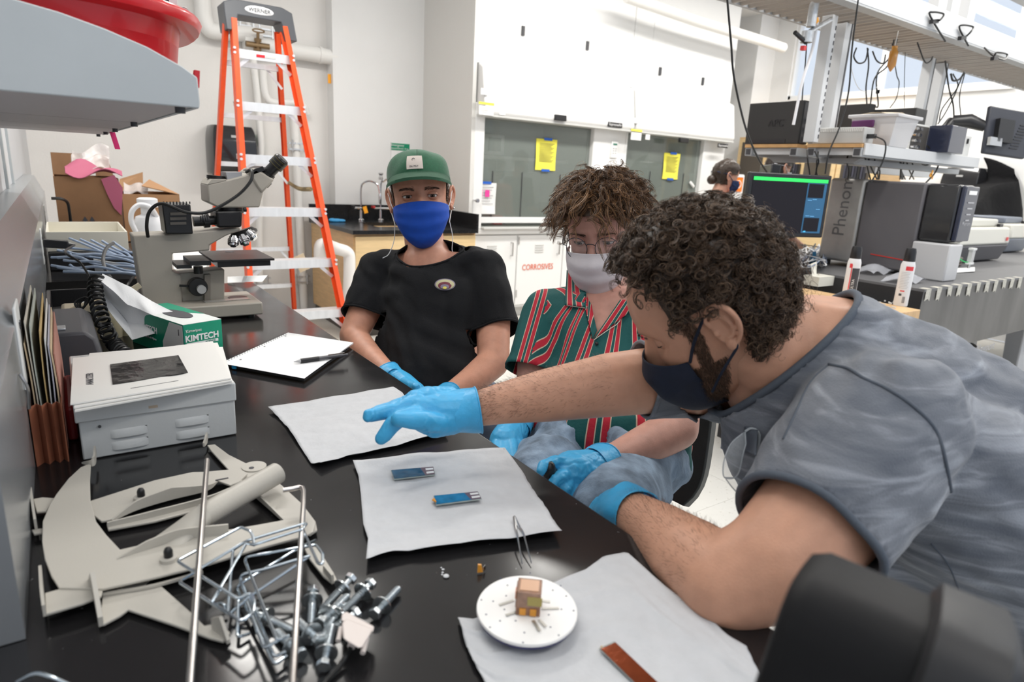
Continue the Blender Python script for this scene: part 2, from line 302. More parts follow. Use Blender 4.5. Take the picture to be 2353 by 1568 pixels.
def faucet(px, py, top, label, two):
    b = atz(px, py, sz); b[1] = 5.58; b = aty(px, py, 5.58); b[2] = sz; t = thing('faucet', label, 'faucet', b); H = top
    M().lathe([(.028, 0), (.028, .01), (.016, .02), (.014, .09)], b).build('base', CHROME, t)
    r = .075 if not two else .055
    M().tube(catm([b + (0, 0, .05), b + (0, 0, H - r), b + (.02, -.01, H - .02), b + (r, -.03, H), b + (2 * r - .02, -.06, H - .03), b + (2 * r, -.07, H - r - .04)], 8), .0095, 10).build('spout', CHROME, t)
    M().lathe([(.012, 0), (.016, -.02), (.014, -.05), (.008, -.09)], b + (2 * r, -.07, H - r - .03)).build('nozzle', CHROME, t)
    for s_ in ((-1, 1) if two else (-1,)):
        h = M().cyl(b + (0, 0, .11), b + (s_ * .075, -.02, .11), .013, n=10).build('valve_body', CHROME, t); M().box(b + (s_ * .085, -.03, .125), (.018, .05, .02)).build('lever', mat('red_dot', (.5, .03, .03), .4) if s_ < 0 and two else BLKP, h)
    if two: M().lathe([(.02, 0), (.024, .02), (.012, .04), (.026, .055), (.02, .065)], b + (0, 0, H - .01)).build('top_knob', CHROME, t)
    else: M().box(b + (.02, -.05, .10), (.035, .004, .06), (1, 0, .3)).build('orange_tag', MATS['orange_tag'], t)
faucet(830, 512, .35, 'chrome gooseneck faucet with an orange tag', False); faucet(875, 512, .37, 'chrome mixer faucet with two side valves', True)
gc = aty(772, 504, 5.45); gc[2] = sz + .012; m = M(); m.sph(gc, (.06, .03, .018)); m.sph(gc + (.04, -.01, 0), (.04, .025, .014)); m.sph(gc + (-.03, .01, .006), (.03, .02, .014)); solo(m, 'crumpled_glove', mat('nitrile', (.05, .33, .66), .42, bump=.0008, bscale=90), 'crumpled blue glove lying on the sink counter', 'glove')
# eyewash sign on the bay wall
c = aty(920, 338, 5.79); t = thing('eyewash_sign', 'white sign with green header reading Emergency above the green cap', 'sign', c); PAPER = mat('paper_white', (.86, .86, .85), .7)
M().box(c + (0, .004, -.11), (.185, .006, .30)).build('board', PAPER, t); M().box(c + (0, -.001, 0), (.185, .004, .062)).build('header', MATS['sign_green'], t)
text('Emergency', .030, c + (-.03, -.004, .014), (1, 0, 0), (0, 0, 1), MATS['sign_white'], t); text('Eyewash/Shower Area', .020, c + (-.01, -.004, -.014), (1, 0, 0), (0, 0, 1), MATS['sign_white'], t)
cc = c + (-.01, -.003, -.09); M().tube([cc + (.035 * math.cos(a), 0, .035 * math.sin(a)) for a in np.linspace(0, 6.28, 20)[:-1]], .002, 5, closed=True).build('symbol', MATS['badge_grey'], t)
# ================================================================== fume hoods
HW = mat('hood_white', (.86, .86, .85), .38, bump=.0002, bscale=200); HSIDE = mat('hood_side', (.74, .73, .70), .5); LINER = mat('hood_liner', (.30, .32, .29), .5, var=.06, vscale=2)
HGL = mat('hood_glass', (.30, .34, .31), .03, alpha=.42, spec=.9); LGREY = mat('light_grey_metal', (.62, .62, .60), .4)
YEL = mat('yellow_paper', (.92, .84, .10), .7); BTAPE = mat('blue_tape', (.02, .12, .55), .5); INK = mat('ink', (.06, .06, .07), .6); REDINK = mat('red_lettering', (.78, .14, .05), .5)
def hood(x0, x1, px0, px1, n, lab):
    F0 = 4.90; t = thing('fume_hood', lab, 'fume hood', (x0, F0, .84)); zs, zh, zu = .93, 1.80, 2.21
    L = .03 if n else .10; Rr = .42 if n == 0 else .36
    m = M(); m.bb(x0, x0 + L, F0, 5.93, .845, zh + .1); m.build('left_post', HW, t, bevel=.008)
    M().bb(x1 - Rr, x1, F0, 5.93, .845, zh + .1).build('right_post', HW, t, bevel=.008)
    M().bb(x0 + L, x1 - Rr, 5.70, 5.74, .86, zh + .3).build('baffle', LINER, t); M().bb(x0 + L, x1 - Rr, 4.95, 5.72, .85, .87).build('work_surface', LINER, t)
    M().bb(x0 + L, x0 + L + .01, 4.99, 5.7, .87, zh + .2).build('liner_side', LINER, t); M().bb(x1 - Rr - .01, x1 - Rr, 4.99, 5.7, .87, zh + .2).build('liner_side', LINER, t)
    M().prism([(x0 + .02, F0 - .10, zh), (x0 + .02, F0 - .12, zh + .03), (x0 + .02, F0 - .06, zu - .03), (x0 + .02, F0, zu), (x0 + .02, 5.3, zu), (x0 + .02, 5.3, zh)], (x1 - x0 - .03, 0, 0)).build('header', HW, t, bevel=.012)
    M().bb(x0 + .01, x1 - .01, F0 - .11, F0 + .06, zh - .012, zh + .004).build('header_lip', LGREY, t)
    u = M().bb(x0, x1 - .006, F0 + .01, 5.93, zu, 3.4).build('upper_panel', HW, t, bevel=.004)
    ax0, ax1 = (x0 + .3, x1 - .22) if n == 0 else (x0 + .25, x1 - .2)
    M().bb(ax0, ax1, F0 + .006, F0 + .01, zu + .10, zu + .62).build('access_panel', HW, t, bevel=.001)
    for px, py in (((1202, 71), (1350, 105)) if n == 0 else ((1517, 164), (1615, 187))):
        c = aty(px, py, F0); M().box(c, (.028, .016, .075)).build('latch', DGREY, t)
    M().bb(x0 + L, x1 - Rr, F0 + .035, F0 + .075, zs - .035, zs + .02).build('sash_rail', HW, t, bevel=.006)
    M().bb(x0 + L, x1 - Rr, F0 - .04, F0 + .02, zs - .085, zs - .065).build('airfoil', LGREY, t, bevel=.006)
    g = M().bb(x0 + L, x1 - Rr, F0 + .05, F0 + .056, zs + .02, zh + .05).build('sash_glass', HGL, t)
    for fx in ((.10, .36, .72) if n == 0 else (.35, .8)):
        x = x0 + L + (x1 - Rr - x0 - L) * fx; M().bb(x, x + .006, F0 + .044, F0 + .05, zs + .02, zs + .42 if n == 0 else zs + .5).build('sash_divider', DGREY, t)
    px = (1287, 271) if n == 0 else (1571, 323); c = aty(*px, F0 - .12); M().box(c, (.13, .035, .05)).build('sash_latch', BLKP, t, bevel=.006)
    px = (1413, 287) if n == 0 else (1661, 335); c = aty(*px, F0 - .115); b = M().box(c, (.19 if n == 0 else .17, .014, .045)).build('nameplate', BLKP, t, bevel=.01); text('SupremeAir', .034, c + (0, -.009, 0), (1, 0, 0), (0, 0, 1), MATS['sign_white'], t)
    px = (1118, 238) if n == 0 else (1463, 300); c = aty(*px, F0 - .115); M().box(c, (.15, .003, .018)).build('yellow_label', YEL, t); M().box(c + (0, 0, -.055), (.14, .002, .07)).build('notice_label', PAPER, t); M().box(c + (.16, 0, -.05), (.06, .002, .05)).build('notice_label', PAPER, t)
    for k in range(4): M().box(c + (-.02, -.0025, -.03 - .013 * k), (.09 - .01 * k, .001, .003)).build('print_line', MATS['badge_grey'], t)
    M().box(c + (-.02, 0, .09), (.08, .002, .05)).build('notice_label', mat('label_grey', (.72, .73, .74), .6), t)
    c = aty(1410, 344, F0) if n == 0 else aty(1650, 360, F0)
    if n == 0:
        bx = M().box(c, (.085, .03, .16)).build('flow_monitor', HW, t, bevel=.006); M().box(c + (0, -.017, .05), (.05, .004, .016)).build('display', mat('lcd_green', (.05, .2, .14), .3), bx)
        for i in range(3):
            for j in range(2): M().box(c + (-.015 + .03 * j, -.017, .01 - .022 * i), (.014, .004, .008)).build('button', MATS['badge_grey'], bx)
    return t
hood(2.95, 4.70, 1087, 1385, 0, 'wide white fume hood with yellow notice left of the control post')
hood(4.70, 6.24, 1430, 1635, 1, 'white fume hood farther from the sink with yellow notice')
struct(M().bb(2.915, 2.95, 4.90, 5.95, 0, 3.4), 'trim_hood_side', HSIDE)
def base_unit(x0, x1, splits, lab):
    F0 = 4.93; t = thing('hood_base_cabinet', lab, 'cabinet', (x0, F0, 0)); M().bb(x0, x1, F0 + .02, 5.9, .1, .845).build('body', HW, t); M().bb(x0, x1, F0 + .08, 5.9, 0, .1).build('plinth', LGREY, t)
    M().bb(x0, x1, F0 - .03, F0 + .05, .80, .845).build('front_rail', HW, t, bevel=.006)
    for a, b in zip(splits, splits[1:]):
        d = M().bb(a + .006, b - .006, F0, F0 + .02, .125, .785).build('door', HW, t, bevel=.003)
        hx = b - .07; M().tube([(hx, F0, .72), (hx, F0 - .03, .72), (hx, F0 - .03, .60), (hx, F0, .60)], .007, 8).build('handle', STEEL, d)
        mx = (a + b) / 2 - .02
        for k in range(4): M().bb(mx - .05, mx + .05, F0 - .006, F0 + .001, .62 + .022 * k, .628 + .022 * k).build('vent_slot', LGREY, d)
        for zz in (.70, .2): M().cyl((a + .012, F0 - .006, zz), (a + .012, F0 - .006, zz + .07), .006, n=8).build('hinge', STEEL, d)
    return t
hb = base_unit(2.95, 4.62, [2.95, 3.47, 4.02, 4.6], 'white steel base cabinet with red CORROSIVES lettering')
cl = aty(1236, 614, 4.925); text('CORROSIVES', .078, cl, (1, 0, 0), (0, 0, 1), REDINK, hb, 'lettering', sx=.82)
cs = aty(1162, 622, 4.925); text('ES', .085, cs + (-.05, 0, 0), (1, 0, 0), (0, 0, 1), REDINK, hb, 'lettering', sx=.92)
base_unit(4.64, 6.24, [4.64, 5.17, 5.70, 6.22], 'white steel base cabinet below the farther fume hood')
def notice(px0, py0, px1, py1, yy, label, col, lines, name='paper_notice', tape=MATS['blue_tape'], bot=True):
    a = aty(px0, py0, yy); b = aty(px1, py1, yy); c = (a + b) / 2; w = abs(b[0] - a[0]); h = abs(a[2] - b[2]); t = thing(name, label, 'notice', c)
    M().grid(lambda u, v: (c[0] - w / 2 + w * u, yy - .003 - .004 * math.sin(3 * u + 5 * v), c[2] - h / 2 + h * v), 6, 8, .0008).build('sheet', col, t)
    M().box((c[0] + .01, yy - .01, c[2] + h / 2), (w * .4, .003, .022)).build('tape', tape, t)
    if bot: M().box((c[0], yy - .01, c[2] - h / 2), (w * .4, .003, .022)).build('tape', tape, t)
    for k in range(lines): M().box((c[0] - w * .03 * (k % 3), yy - .0092, c[2] + h * (.36 - .62 * k / lines)), (w * (.72 - .08 * (k * 7 % 3)), .0006, h * .012)).build('print_line', INK if k < lines * .7 else INK, t)
    return t, c, w, h
notice(1233, 318, 1275, 393, 4.945, 'yellow notice taped to the glass of the wide fume hood', YEL, 14)
notice(1527, 351, 1556, 413, 4.945, 'yellow notice taped to the glass of the farther fume hood', YEL, 14)
t, c, w_, h_ = notice(1090, 419, 1137, 492, 4.93, 'white notice with two pink squares on the lower hood glass', PAPER, 7, bot=False)
for k in (-.24, .08): M().box((c[0] + w_ * k, 4.918, c[2] + h_ * .16), (w_ * .2, .001, h_ * .22)).build('pink_square', mat('pink_print', (.85, .06, .35), .6), t)
kn = aty(1092, 461, 4.87); t = thing('gas_cock', 'small chrome service knob beside the white notice', 'knob', kn); M().cyl(kn, kn + (0, .04, 0), .008).build('stem', CHROME, t); M().lathe([(.016, 0), (.02, .01), (.014, .03)], kn + (.01, -.03, 0), (0, 1, 0)).build('handle', CHROME, t)
rb = aty(1139, 488, 5.15); solo(M().bb(rb[0] - .05, rb[0] + .05, 5.1, 5.2, .87, .95), 'red_tray', mat('red_plastic', (.62, .02, .03), .35), 'red tray inside the wide fume hood', 'tray', bevel=.006)
wb = aty(1590, 424, 4.93); t = thing('sash_clip', 'white clip stuck on the glass of the farther hood', 'clip', wb); M().box(wb, (.09, .02, .03), (1, 0, -.7)).build('body', HW, t, bevel=.006); M().cyl(wb + (.05, -.012, -.03), wb + (.1, -.012, -.25), .003, n=6).build('wire', HW, t)
# fume-hood contents visible behind glass
c = (3.28, 5.45, 0)
t = thing('hotplate', 'white instrument with small screen inside the wide hood', 'instrument', (3.3, 5.4, 1.5)); M().bb(3.13, 3.52, 5.3, 5.6, 1.50, 1.68).build('case', HW, t, bevel=.006); M().bb(3.34, 3.48, 5.295, 5.3, 1.53, 1.65).build('screen', DGREY, t)
t = thing('hood_shelf', 'grey shelf across the inside of the wide hood', 'shelf', (3.1, 5.3, 1.47)); M().bb(3.06, 4.26, 5.25, 5.7, 1.46, 1.49).build('board', LGREY, t)
for x in (3.3, 3.7, 4.1): M().bb(x, x + .02, 5.4, 5.7, 1.36, 1.46).build('bracket', LGREY, t)
# ceiling services above the hoods
t = pipe_run('pale conduit running along the ceiling above the hoods', [aty(1440, -8, 4.6), aty(1600, 48, 4.6), aty(1745, 92, 4.6), aty(1800, 110, 4.6)], .05, 1)
t = thing('air_diffuser', 'white ceiling air diffuser with grey mesh panels', 'vent', (5.6, 4.2, 3.3)); a = atz(1580, -2, 3.3); b = atz(1668, 26, 3.3)
for k in range(3):
    p = atz(1582 + k * 34, -4 + k * 13, 3.3); M().box(p, (.42, .35, .02)).build('mesh_panel', mat('mesh_grey', (.42, .42, .43), .6), t)
M().box(atz(1626, 10, 3.32), (1.5, .55, .03)).build('frame', WHITE2, t)
# ================================================================== orange step ladder
ORANGE = mat('ladder_orange', (.82, .085, .015), .42, var=.06, vscale=30, bump=.0002); ALU = mat('aluminium', (.82, .83, .84), .38, .55, var=.05, vscale=40, stretch=(1, 1, .2)); CAPG = mat('ladder_cap', (.075, .08, .09), .42)
def lad_y(z): return 4.40 - .33 * (1.972 - z)
def railpt(px, py):   # point on the inclined front plane of the ladder
    r = _ray(px, py); # y = lad_y(z)
    # y = 4.40-.33*(1.972-z), z=1.34+r2*s, y=r1*s
    s = (4.40 - .33 * (1.972 - 1.34)) / (r[1] - .33 * r[2]); return CAMP + r * s
t = thing('step_ladder', 'tall orange fibreglass step ladder with aluminium steps and dark cap', 'ladder', (1.1, 4.1, 0))
FL0, FL1 = railpt(529, 30), railpt(551, 388); FR0, FR1 = railpt(652, 46), railpt(788, 700)
def ext(a, b, z): return a + (b - a) * (z - a[2]) / (b[2] - a[2])
fl = (ext(FL0, FL1, 2.14), ext(FL0, FL1, .02)); fr = (ext(FR0, FR1, 2.14), ext(FR0, FR1, .02))
def chan(a, b, inward, w=.075, th=.028, name='rail'):   # C channel rail
    d = nrm(b - a); N = nrm(np.cross(d, inward)); m = M(); I = nrm(inward - d * (inward @ d))
    m.bar(a, b, .004, w, W=N); m.bar(a + I * th / 2 + N * w / 2, b + I * th / 2 + N * w / 2, th, .004, W=N); m.bar(a + I * th / 2 - N * w / 2, b + I * th / 2 - N * w / 2, th, .004, W=N); m.build(name, ORANGE, t)
X_ = np.array((1., 0, 0))
chan(fl[0], fl[1], X_, name='front_rail'); chan(fr[0], fr[1], -X_, name='front_rail')
def rear(px0, py0, px1, py1):
    a = aty(px0, py0, 4.47); # back rails lean away: y = 4.47 + .42*(2.1-z)
    r = _ray(px1, py1); s = (4.47 + .40 * (2.1 - 1.34)) / (r[1] + .40 * r[2]); b = CAMP + r * s; return ext(a, b, 2.12), ext(a, b, .02)
rl = rear(515, 34, 495, 400); rr = rear(640, 50, 679, 700)
chan(rl[0], rl[1], X_, .05, .025, 'rear_rail'); chan(rr[0], rr[1], -X_, .05, .025, 'rear_rail')
stepz = [railpt(605, 126)[2] - .305 * k for k in range(7)]
WHT = mat('rivet', (.85, .85, .85), .3, .6)
for k, z in enumerate(stepz):
    a = ext(fl[0], fl[1], z); b = ext(fr[0], fr[1], z); d = nrm(b - a); s = M(); s.bar(a + (0, .03, .012), b + (0, .03, .012), .085, .004); s.bar(a + (0, -.012, -.012), b + (0, -.012, -.012), .003, .05); s.bar(a + (0, .07, 0), b + (0, .07, 0), .003, .03)
    so = s.build('step', ALU, t)
    for e, sg in ((a, 1), (b, -1)):
        br = M(); br.bar(e + d * sg * .01 + (0, .0, -.10), e + d * sg * .09 + (0, 0, -.03), .02, .004, W=(0, 1, 0)); br.build('brace', ALU, so)
        for dz in (.012, -.014, -.095): M().cyl(e + (0, -.04, dz) - d * sg * .004 + d * sg * .006, e + (0, -.052, dz) + d * sg * .002, .008, n=8).build('rivet', WHT, so)
    a2 = ext(rl[0], rl[1], z - .05); b2 = ext(rr[0], rr[1], z - .05); M().bar(a2, b2, .025, .03).build('rear_bar', ALU, t)
    if k % 2 == 0: M().bar(b2 + (-.09, 0, -.01), b2 + (0, 0, -.12), .015, .004, W=(0, 1, 0)).build('rear_brace', ALU, t)
cA = aty(512, 25, 4.40); cB = aty(663, 46, 4.40); c0 = (fl[0] + fr[0]) / 2; w = np.linalg.norm(fr[0] - fl[0]) + .06
m = M(); zc = fl[0][2]; lx, rx = fl[0][0] - .035, fr[0][0] + .045
prof = [(lx, zc - .06), (lx, zc + .10), (lx + .06, zc + .125), (rx - .06, zc + .125), (rx, zc + .10), (rx + .01, zc - .07), (rx - .05, zc - .07), (rx - .075, zc + .035), (lx + .075, zc + .035), (lx + .05, zc - .06)]
m.prism([(x, lad_y(z) - .03, z) for x, z in prof], (0, .19, 0)); m.build('cap', CAPG, t, bevel=.006)
lc = np.array(((lx + rx) / 2, lad_y(zc + .08) - .034, zc + .078)); m = M(); m.sph(lc, (.085, .006, .026), 10); m.build('logo_oval', MATS['sign_white'], t); text('WERNER', .032, lc + (0, -.0075, 0), (1, 0, 0), (0, 0, 1), CAPG, t)
sp = [railpt(655, 425) + (0, .35, 0), railpt(680, 432) + (0, .2, 0), railpt(715, 435)]; sp[0] = ext(rr[0], rr[1], railpt(660, 427)[2]); m = M(); m.tube(catm([sp[0], (sp[0] + sp[2]) / 2 + (0, 0, -.02), sp[2]], 5), .014, 4); m.build('strap', mat('webbing', (.25, .19, .09), .8), t)
lb = ext(fl[0], fl[1], stepz[0]) * .55 + ext(fr[0], fr[1], stepz[0]) * .45 + (0, -.0155, -.012); M().box(lb, (.05, .002, .016)).build('red_label', MATS['red_plastic'], t); M().box(lb + (.06, 0, 0), (.06, .002, .012)).build('print_label', LGREY, t)
for p in (fl[1], fr[1], rl[1], rr[1]): M().box(p + (0, 0, 0), (.06, .08, .04)).build('foot', BLKP, t)
tg = railpt(727, 620) + (0, .3, 0); solo(M().box(tg, (.07, .004, .11), (1, 0, .4)), 'paper_tag', mat('manila', (.70, .58, .40), .7), 'manila tag hanging from the pipe behind the ladder leg', 'tag')
# ================================================================== black lab bench, raceway, overhead shelf
def bench_mat():
    m = mat('bench_black', (.014, .0135, .014), .23, spec=.55); nt = m.node_tree; b = nt.nodes['Principled BSDF']; tc = [q for q in nt.nodes if q.type == 'TEX_COORD'][0]
    n = nt.nodes.new('ShaderNodeTexNoise'); n.inputs['Scale'].default_value = 7; n.inputs['Detail'].default_value = 8; nt.links.new(tc.outputs['Object'], n.inputs[0])
    r = nt.nodes.new('ShaderNodeMapRange'); r.inputs[1].default_value = .3; r.inputs[2].default_value = .7; r.inputs[3].default_value = .10; r.inputs[4].default_value = .20; nt.links.new(n.outputs[0], r.inputs[0]); nt.links.new(r.outputs[0], b.inputs['Roughness'])
    n2 = nt.nodes.new('ShaderNodeTexNoise'); n2.inputs['Scale'].default_value = 160; n2.inputs['Detail'].default_value = 3; nt.links.new(tc.outputs['Object'], n2.inputs[0])
    c = nt.nodes.new('ShaderNodeValToRGB'); c.color_ramp.elements[0].position = .755; c.color_ramp.elements[1].position = .79; c.color_ramp.elements[0].color = (.0135, .013, .0138, 1); c.color_ramp.elements[1].color = (.30, .30, .30, 1)
    nt.links.new(n2.outputs[0], c.inputs[0]); nt.links.new(c.outputs[0], b.inputs['Base Color']); return m
BENCH = bench_mat()
t = thing('lab_bench', 'long black bench top running along the left wall', 'bench', (.2, .9, 0))
M().bb(-.148, .548, -.45, 2.44, .878, BZ).build('bench_top', BENCH, t, bevel=.004)
for k, y in enumerate((-.4, .3, 1.0, 1.7)): 
    c = M().bb(-.14, .30, y, y + .69, .09, .878).build('drawer_unit', LGREY, t)
M().bb(-.14, .26, -.4, 2.4, 0, .09).build('plinth', MATS['plinth_dark'], t)
M().bb(.44, .50, 2.36, 2.42, 0, .878).build('leg', LGREY, t); M().bb(.44, .50, -.4, -.34, 0, .878).build('leg', LGREY, t)
RACE = mat('raceway_grey', (.40, .42, .44), .25, .55, var=.03, vscale=12)
rw = M().prism([(-.148, .645, BZ + .001), (-.066, .645, BZ + .001), (-.066, .645, 1.112), (-.072, .645, 1.118), (-.104, .645, 1.195), (-.148, .645, 1.20)], (0, 3.9, 0)).build('cable_raceway', RACE)
tag(rw, 'long grey metal cable raceway with outlets along the bench wall', 'raceway'); ORG[rw.name] = np.zeros(3)
OUT = mat('outlet_white', (.80, .81, .80), .35)
def outlet(px, py, lab_plug):
    c = atx(px, py, -.066); o = M().box(c + (.001, 0, 0), (.004, .07, .115)).build('outlet', OUT, rw, bevel=.002)
    for dz in (-.027, .027):
        for dy in (-.008, .008): M().box(c + (.0035, dy, dz), (.001, .002, .009)).build('slot', INK, o)
    if lab_plug: return c
outlet(45, 790, 0); cA = outlet(96, 566, 1); outlet(103, 500, 0)
c = atx(45, 860, -.064); M().tube(catm([c, c + (.006, 0, -.02), c + (.004, .01, -.05)], 5), .002, 6).build('ground_stud', STEEL, rw)
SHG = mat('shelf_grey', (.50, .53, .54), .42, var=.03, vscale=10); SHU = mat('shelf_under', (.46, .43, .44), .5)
t = thing('overhead_shelf', 'grey overhead wall shelf with sloping end panel above the bench', 'shelf', (-.15, .9, 1.397)); OV = .898
prof = [(-.148, 1.397), (.151, 1.397), (.152, 1.404), (.151, 1.432), (.135, 1.4425), (.10, 1.459), (.06, 1.472), (.02, 1.482), (-.03, 1.490), (-.148, 1.50)]
M().prism([(x, OV, z) for x, z in prof], (0, .006, 0)).build('end_panel', SHG, t, bevel=.0015)
M().bb(-.148, .15, OV + .006, 2.77, 1.408, 1.42).build('shelf_board', SHG, t)
M().bb(.146, .151, OV + .006, 2.77, 1.397, 1.428).build('front_lip', SHG, t)
ys = [OV + .01, 1.50, 1.98, 2.35, 2.74]
for a, b in zip(ys, ys[1:]):
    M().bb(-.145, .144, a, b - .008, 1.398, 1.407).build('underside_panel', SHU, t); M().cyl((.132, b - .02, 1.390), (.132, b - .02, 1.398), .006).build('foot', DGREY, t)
M().cyl((.134, OV + .03, 1.391), (.134, OV + .03, 1.398), .006).build('foot', DGREY, t)
for y in (2.9, 3.3): struct(M().bb(-.15, -.142, y, y + .05, 1.2, 2.4), 'trim_shelf_standard', SHG)
# red tub on the shelf
RED = mat('red_tub', (.62, .012, .02), .30, coat=.2)
rt = aty(457, 78, 1.2); zr = 1.535; cx, cy = .0, 1.22; a_, b_ = rt[0] - cx, .24
t = thing('red_tub', 'glossy red plastic tub standing on the overhead shelf', 'tub', (cx, cy, 1.42)); lo = []
for r, z in ((.74, 1.421), (.80, 1.45), (.86, zr - .018), (.98, zr - .016), (1.0, zr - .006), (.985, zr), (.92, zr), (.86, zr - .006), (.82, 1.46), (.76, 1.432)):
    lo.append([(cx + a_ * r * math.copysign(abs(math.cos(q)) ** .8, math.cos(q)), cy + b_ * r * math.copysign(abs(math.sin(q)) ** .8, math.sin(q)), z) for q in np.linspace(0, 2 * math.pi, 49)[:-1]])
M().ring(lo).build('shell', RED, t, smooth=60)
for q in (-1.25, -.7, -1.8): M().bar((cx + a_ * .845 * math.cos(q), cy + b_ * .845 * math.sin(q), zr - .02), (cx + a_ * .80 * math.cos(q), cy + b_ * .80 * math.sin(q), 1.49), .003, .008).build('rib', RED, t)
p = aty(425, 35, 1.3); p[2] = max(p[2], 1.53); solo(M().tube(catm([p + (-.01, 0, -.03), p + (-.012, 0, 0), p + (0, 0, .012), p + (.01, 0, 0), p + (.012, .0, -.03)], 6), .0012, 6), 'wire_hook', STEEL, 'thin bent wire poking up from the red tub', 'wire')
p = aty(378, 5, 1.22); solo(M().box(p, (.012, .006, .075)), 'black_strap', BLKP, 'black strap standing up out of the red tub', 'strap')
p = aty(310, -5, 1.25); solo(M().grid(lambda u, v: p + np.array((-.06 + .12 * u, .02 * math.sin(3 * u), -.03 + .06 * v + .01 * math.sin(5 * u))), 6, 4, .0006), 'paper_sheet', PAPER, 'white paper sticking out of the red tub', 'paper')
p = np.array((.155, .93, aty(459, 183, .93)[2])); t = thing('spring_clamp', 'small red clamp at the end of the overhead shelf', 'clamp', p); M().box(p, (.006, .01, .02), (1, 0, -.1)).build('jaw', RED, t); M().box(p - (.006, 0, .0), (.008, .006, .010)).build('pivot', BLKP, t)
p = aty(258, 318, 2.3); solo(M().grid(lambda u, v: p + np.array((-.008 + .014 * u + .012 * (1 - v), 0, -.03 + .06 * v)), 3, 4, .0006), 'pink_ribbon', mat('pink_tape', (.75, .03, .18), .5), 'pink ribbon end hanging below the overhead shelf', 'ribbon')
# ================================================================== storage counter and cardboard boxes at the far left
CARD = mat('cardboard', (.24, .125, .06), .8, var=.08, vscale=8, bump=.0004, bscale=80); CARD2 = mat('cardboard_light', (.36, .20, .10), .8, var=.08, vscale=8)
t = thing('side_counter', 'dark side counter beyond the end of the bench', 'counter', (.05, 3.2, 0)); M().bb(-.148, .34, 2.62, 4.3, .87, BZ).build('counter_top', BENCH, t); M().bb(-.14, .30, 2.66, 4.28, 0, .87).build('body', LGREY, t)
def cbox(y, pl, pr, top, label, m_, flaps, dep=.3):
    a = aty(pl, top, y); b = aty(pr, top, y); x0, x1, z1 = a[0], b[0], (a[2] + b[2]) / 2; t = thing('cardboard_box', label, 'box', ((x0 + x1) / 2, y, BZ))
    for q in ((x0, x1, y, y + .004), (x0, x1, y + dep, y + dep + .004), (x0, x0 + .004, y + .004, y + dep), (x1 - .004, x1, y + .004, y + dep)): M().bb(q[0], q[1], q[2], q[3], BZ, z1).build('side_wall', m_, t)
    M().bb(x0, x1, y, y + dep, BZ, BZ + .004).build('bottom', m_, t)
    for f in flaps: M().prism([np.array(p) for p in f(x0, x1, z1)], (0, .004, 0)).build('flap', m_, t)
    return t, x0, x1, z1
yb = 3.5
t, x0, x1, z1 = cbox(yb, 122, 272, 408, 'brown cardboard box stuffed with pink foam and bubble wrap', CARD, [lambda x0, x1, z1: [(x0, yb + .29, z1), (x1 - .12, yb + .29, z1), (x1 - .12, yb + .31, z1 + .10), (x0, yb + .31, z1 + .10)], lambda x0, x1, z1: [(x0 + .17, yb + .29, z1), (x1, yb + .29, z1), (x1 - .02, yb + .31, z1 + .10), (x0 + .17, yb + .31, z1 + .10)]])
for k in (0, 1):
    c = aty(196 + 16 * k, 508, yb); M().prism([c + (-.003, -.002, -.05), c + (.003, -.002, -.05), c + (.003, -.002, .0), c + (.011, -.002, .0), c + (0, -.002, .02), c + (-.011, -.002, .0), c + (-.003, -.002, .0)], (0, .001, 0)).build('printed_arrow', INK, t)
PINK = mat('pink_foam', (.42, .10, .17), .6, alpha=.93); 
c = aty(230, 400, yb - .02)
def foamf(u, v):
    p = aty(150 + 130 * u, 400 - 26 * math.sin(3 * u + .4) * (1 - v) , yb + .12 - .14 * v); p = p + np.array((0, 0, .02 * math.sin(7 * u + 3 * v))); return p
m = M(); m.grid(foamf, 14, 6, .003); pts = [(232, 412), (262, 402), (282, 432), (279, 495), (262, 478), (246, 446)]
m.prism([aty(a, b, yb - .006) for a, b in pts], (0, -.006, 0)); solo(m, 'pink_foam_sheet', PINK, 'pink packing foam draped over the brown cardboard box', 'packing foam')
BUB = mat('bubble_wrap', (.75, .70, .68), .15, alpha=.45, bump=.004, bscale=60)
def bub(u, v):
    p = aty(165 + 85 * u, 395 - 52 * v + 9 * math.sin(6 * u), yb + .10 + .10 * v); return p + np.array((0, .02 * math.sin(9 * u + 2 * v), .01 * math.sin(12 * v + 3 * u)))
solo(M().grid(bub, 20, 12, .004), 'bubble_wrap', BUB, 'clear bubble wrap rising out of the brown cardboard box', 'bubble wrap')
yb2 = 3.75
t, x0, x1, z1 = cbox(yb2, 280, 412, 447, 'lighter cardboard box with open flaps beside the microscope', CARD2, [lambda x0, x1, z1: [(x0, yb2 + .29, z1), (x0 + .12, yb2 + .29, z1), (x0 + .13, yb2 + .33, z1 + .10), (x0 + .02, yb2 + .33, z1 + .06)]], .32)
M().prism([(x1, yb2, z1), (x1, yb2 + .32, z1), (x1 - .1, yb2 + .30, z1 + .06), (x1 - .16, yb2 + .06, z1 + .035)], (0, 0, .004)).build('flap', CARD2, t)
solo(M().grid(lambda u, v: aty(285 + 55 * u, 446 - 26 * v + 5 * math.sin(8 * u), yb2 + .05 + .15 * v) + (0, .0, .01 * math.sin(9 * v + 4 * u)), 12, 8, .004), 'plastic_bag', BUB, 'clear crumpled plastic in the lighter cardboard box', 'bag')
c = aty(343, 515, 3.2); c[2] = BZ; t = thing('white_bottle', 'white plastic jug with curved hose behind the microscope', 'jug', c); WP = mat('white_plastic', (.74, .74, .76), .35)
M().lathe([(.055, 0), (.062, .02), (.062, .14), (.05, .17), (.028, .18), (.028, .21), (.04, .212), (.04, .245), (.03, .25)], c).build('body', WP, t)
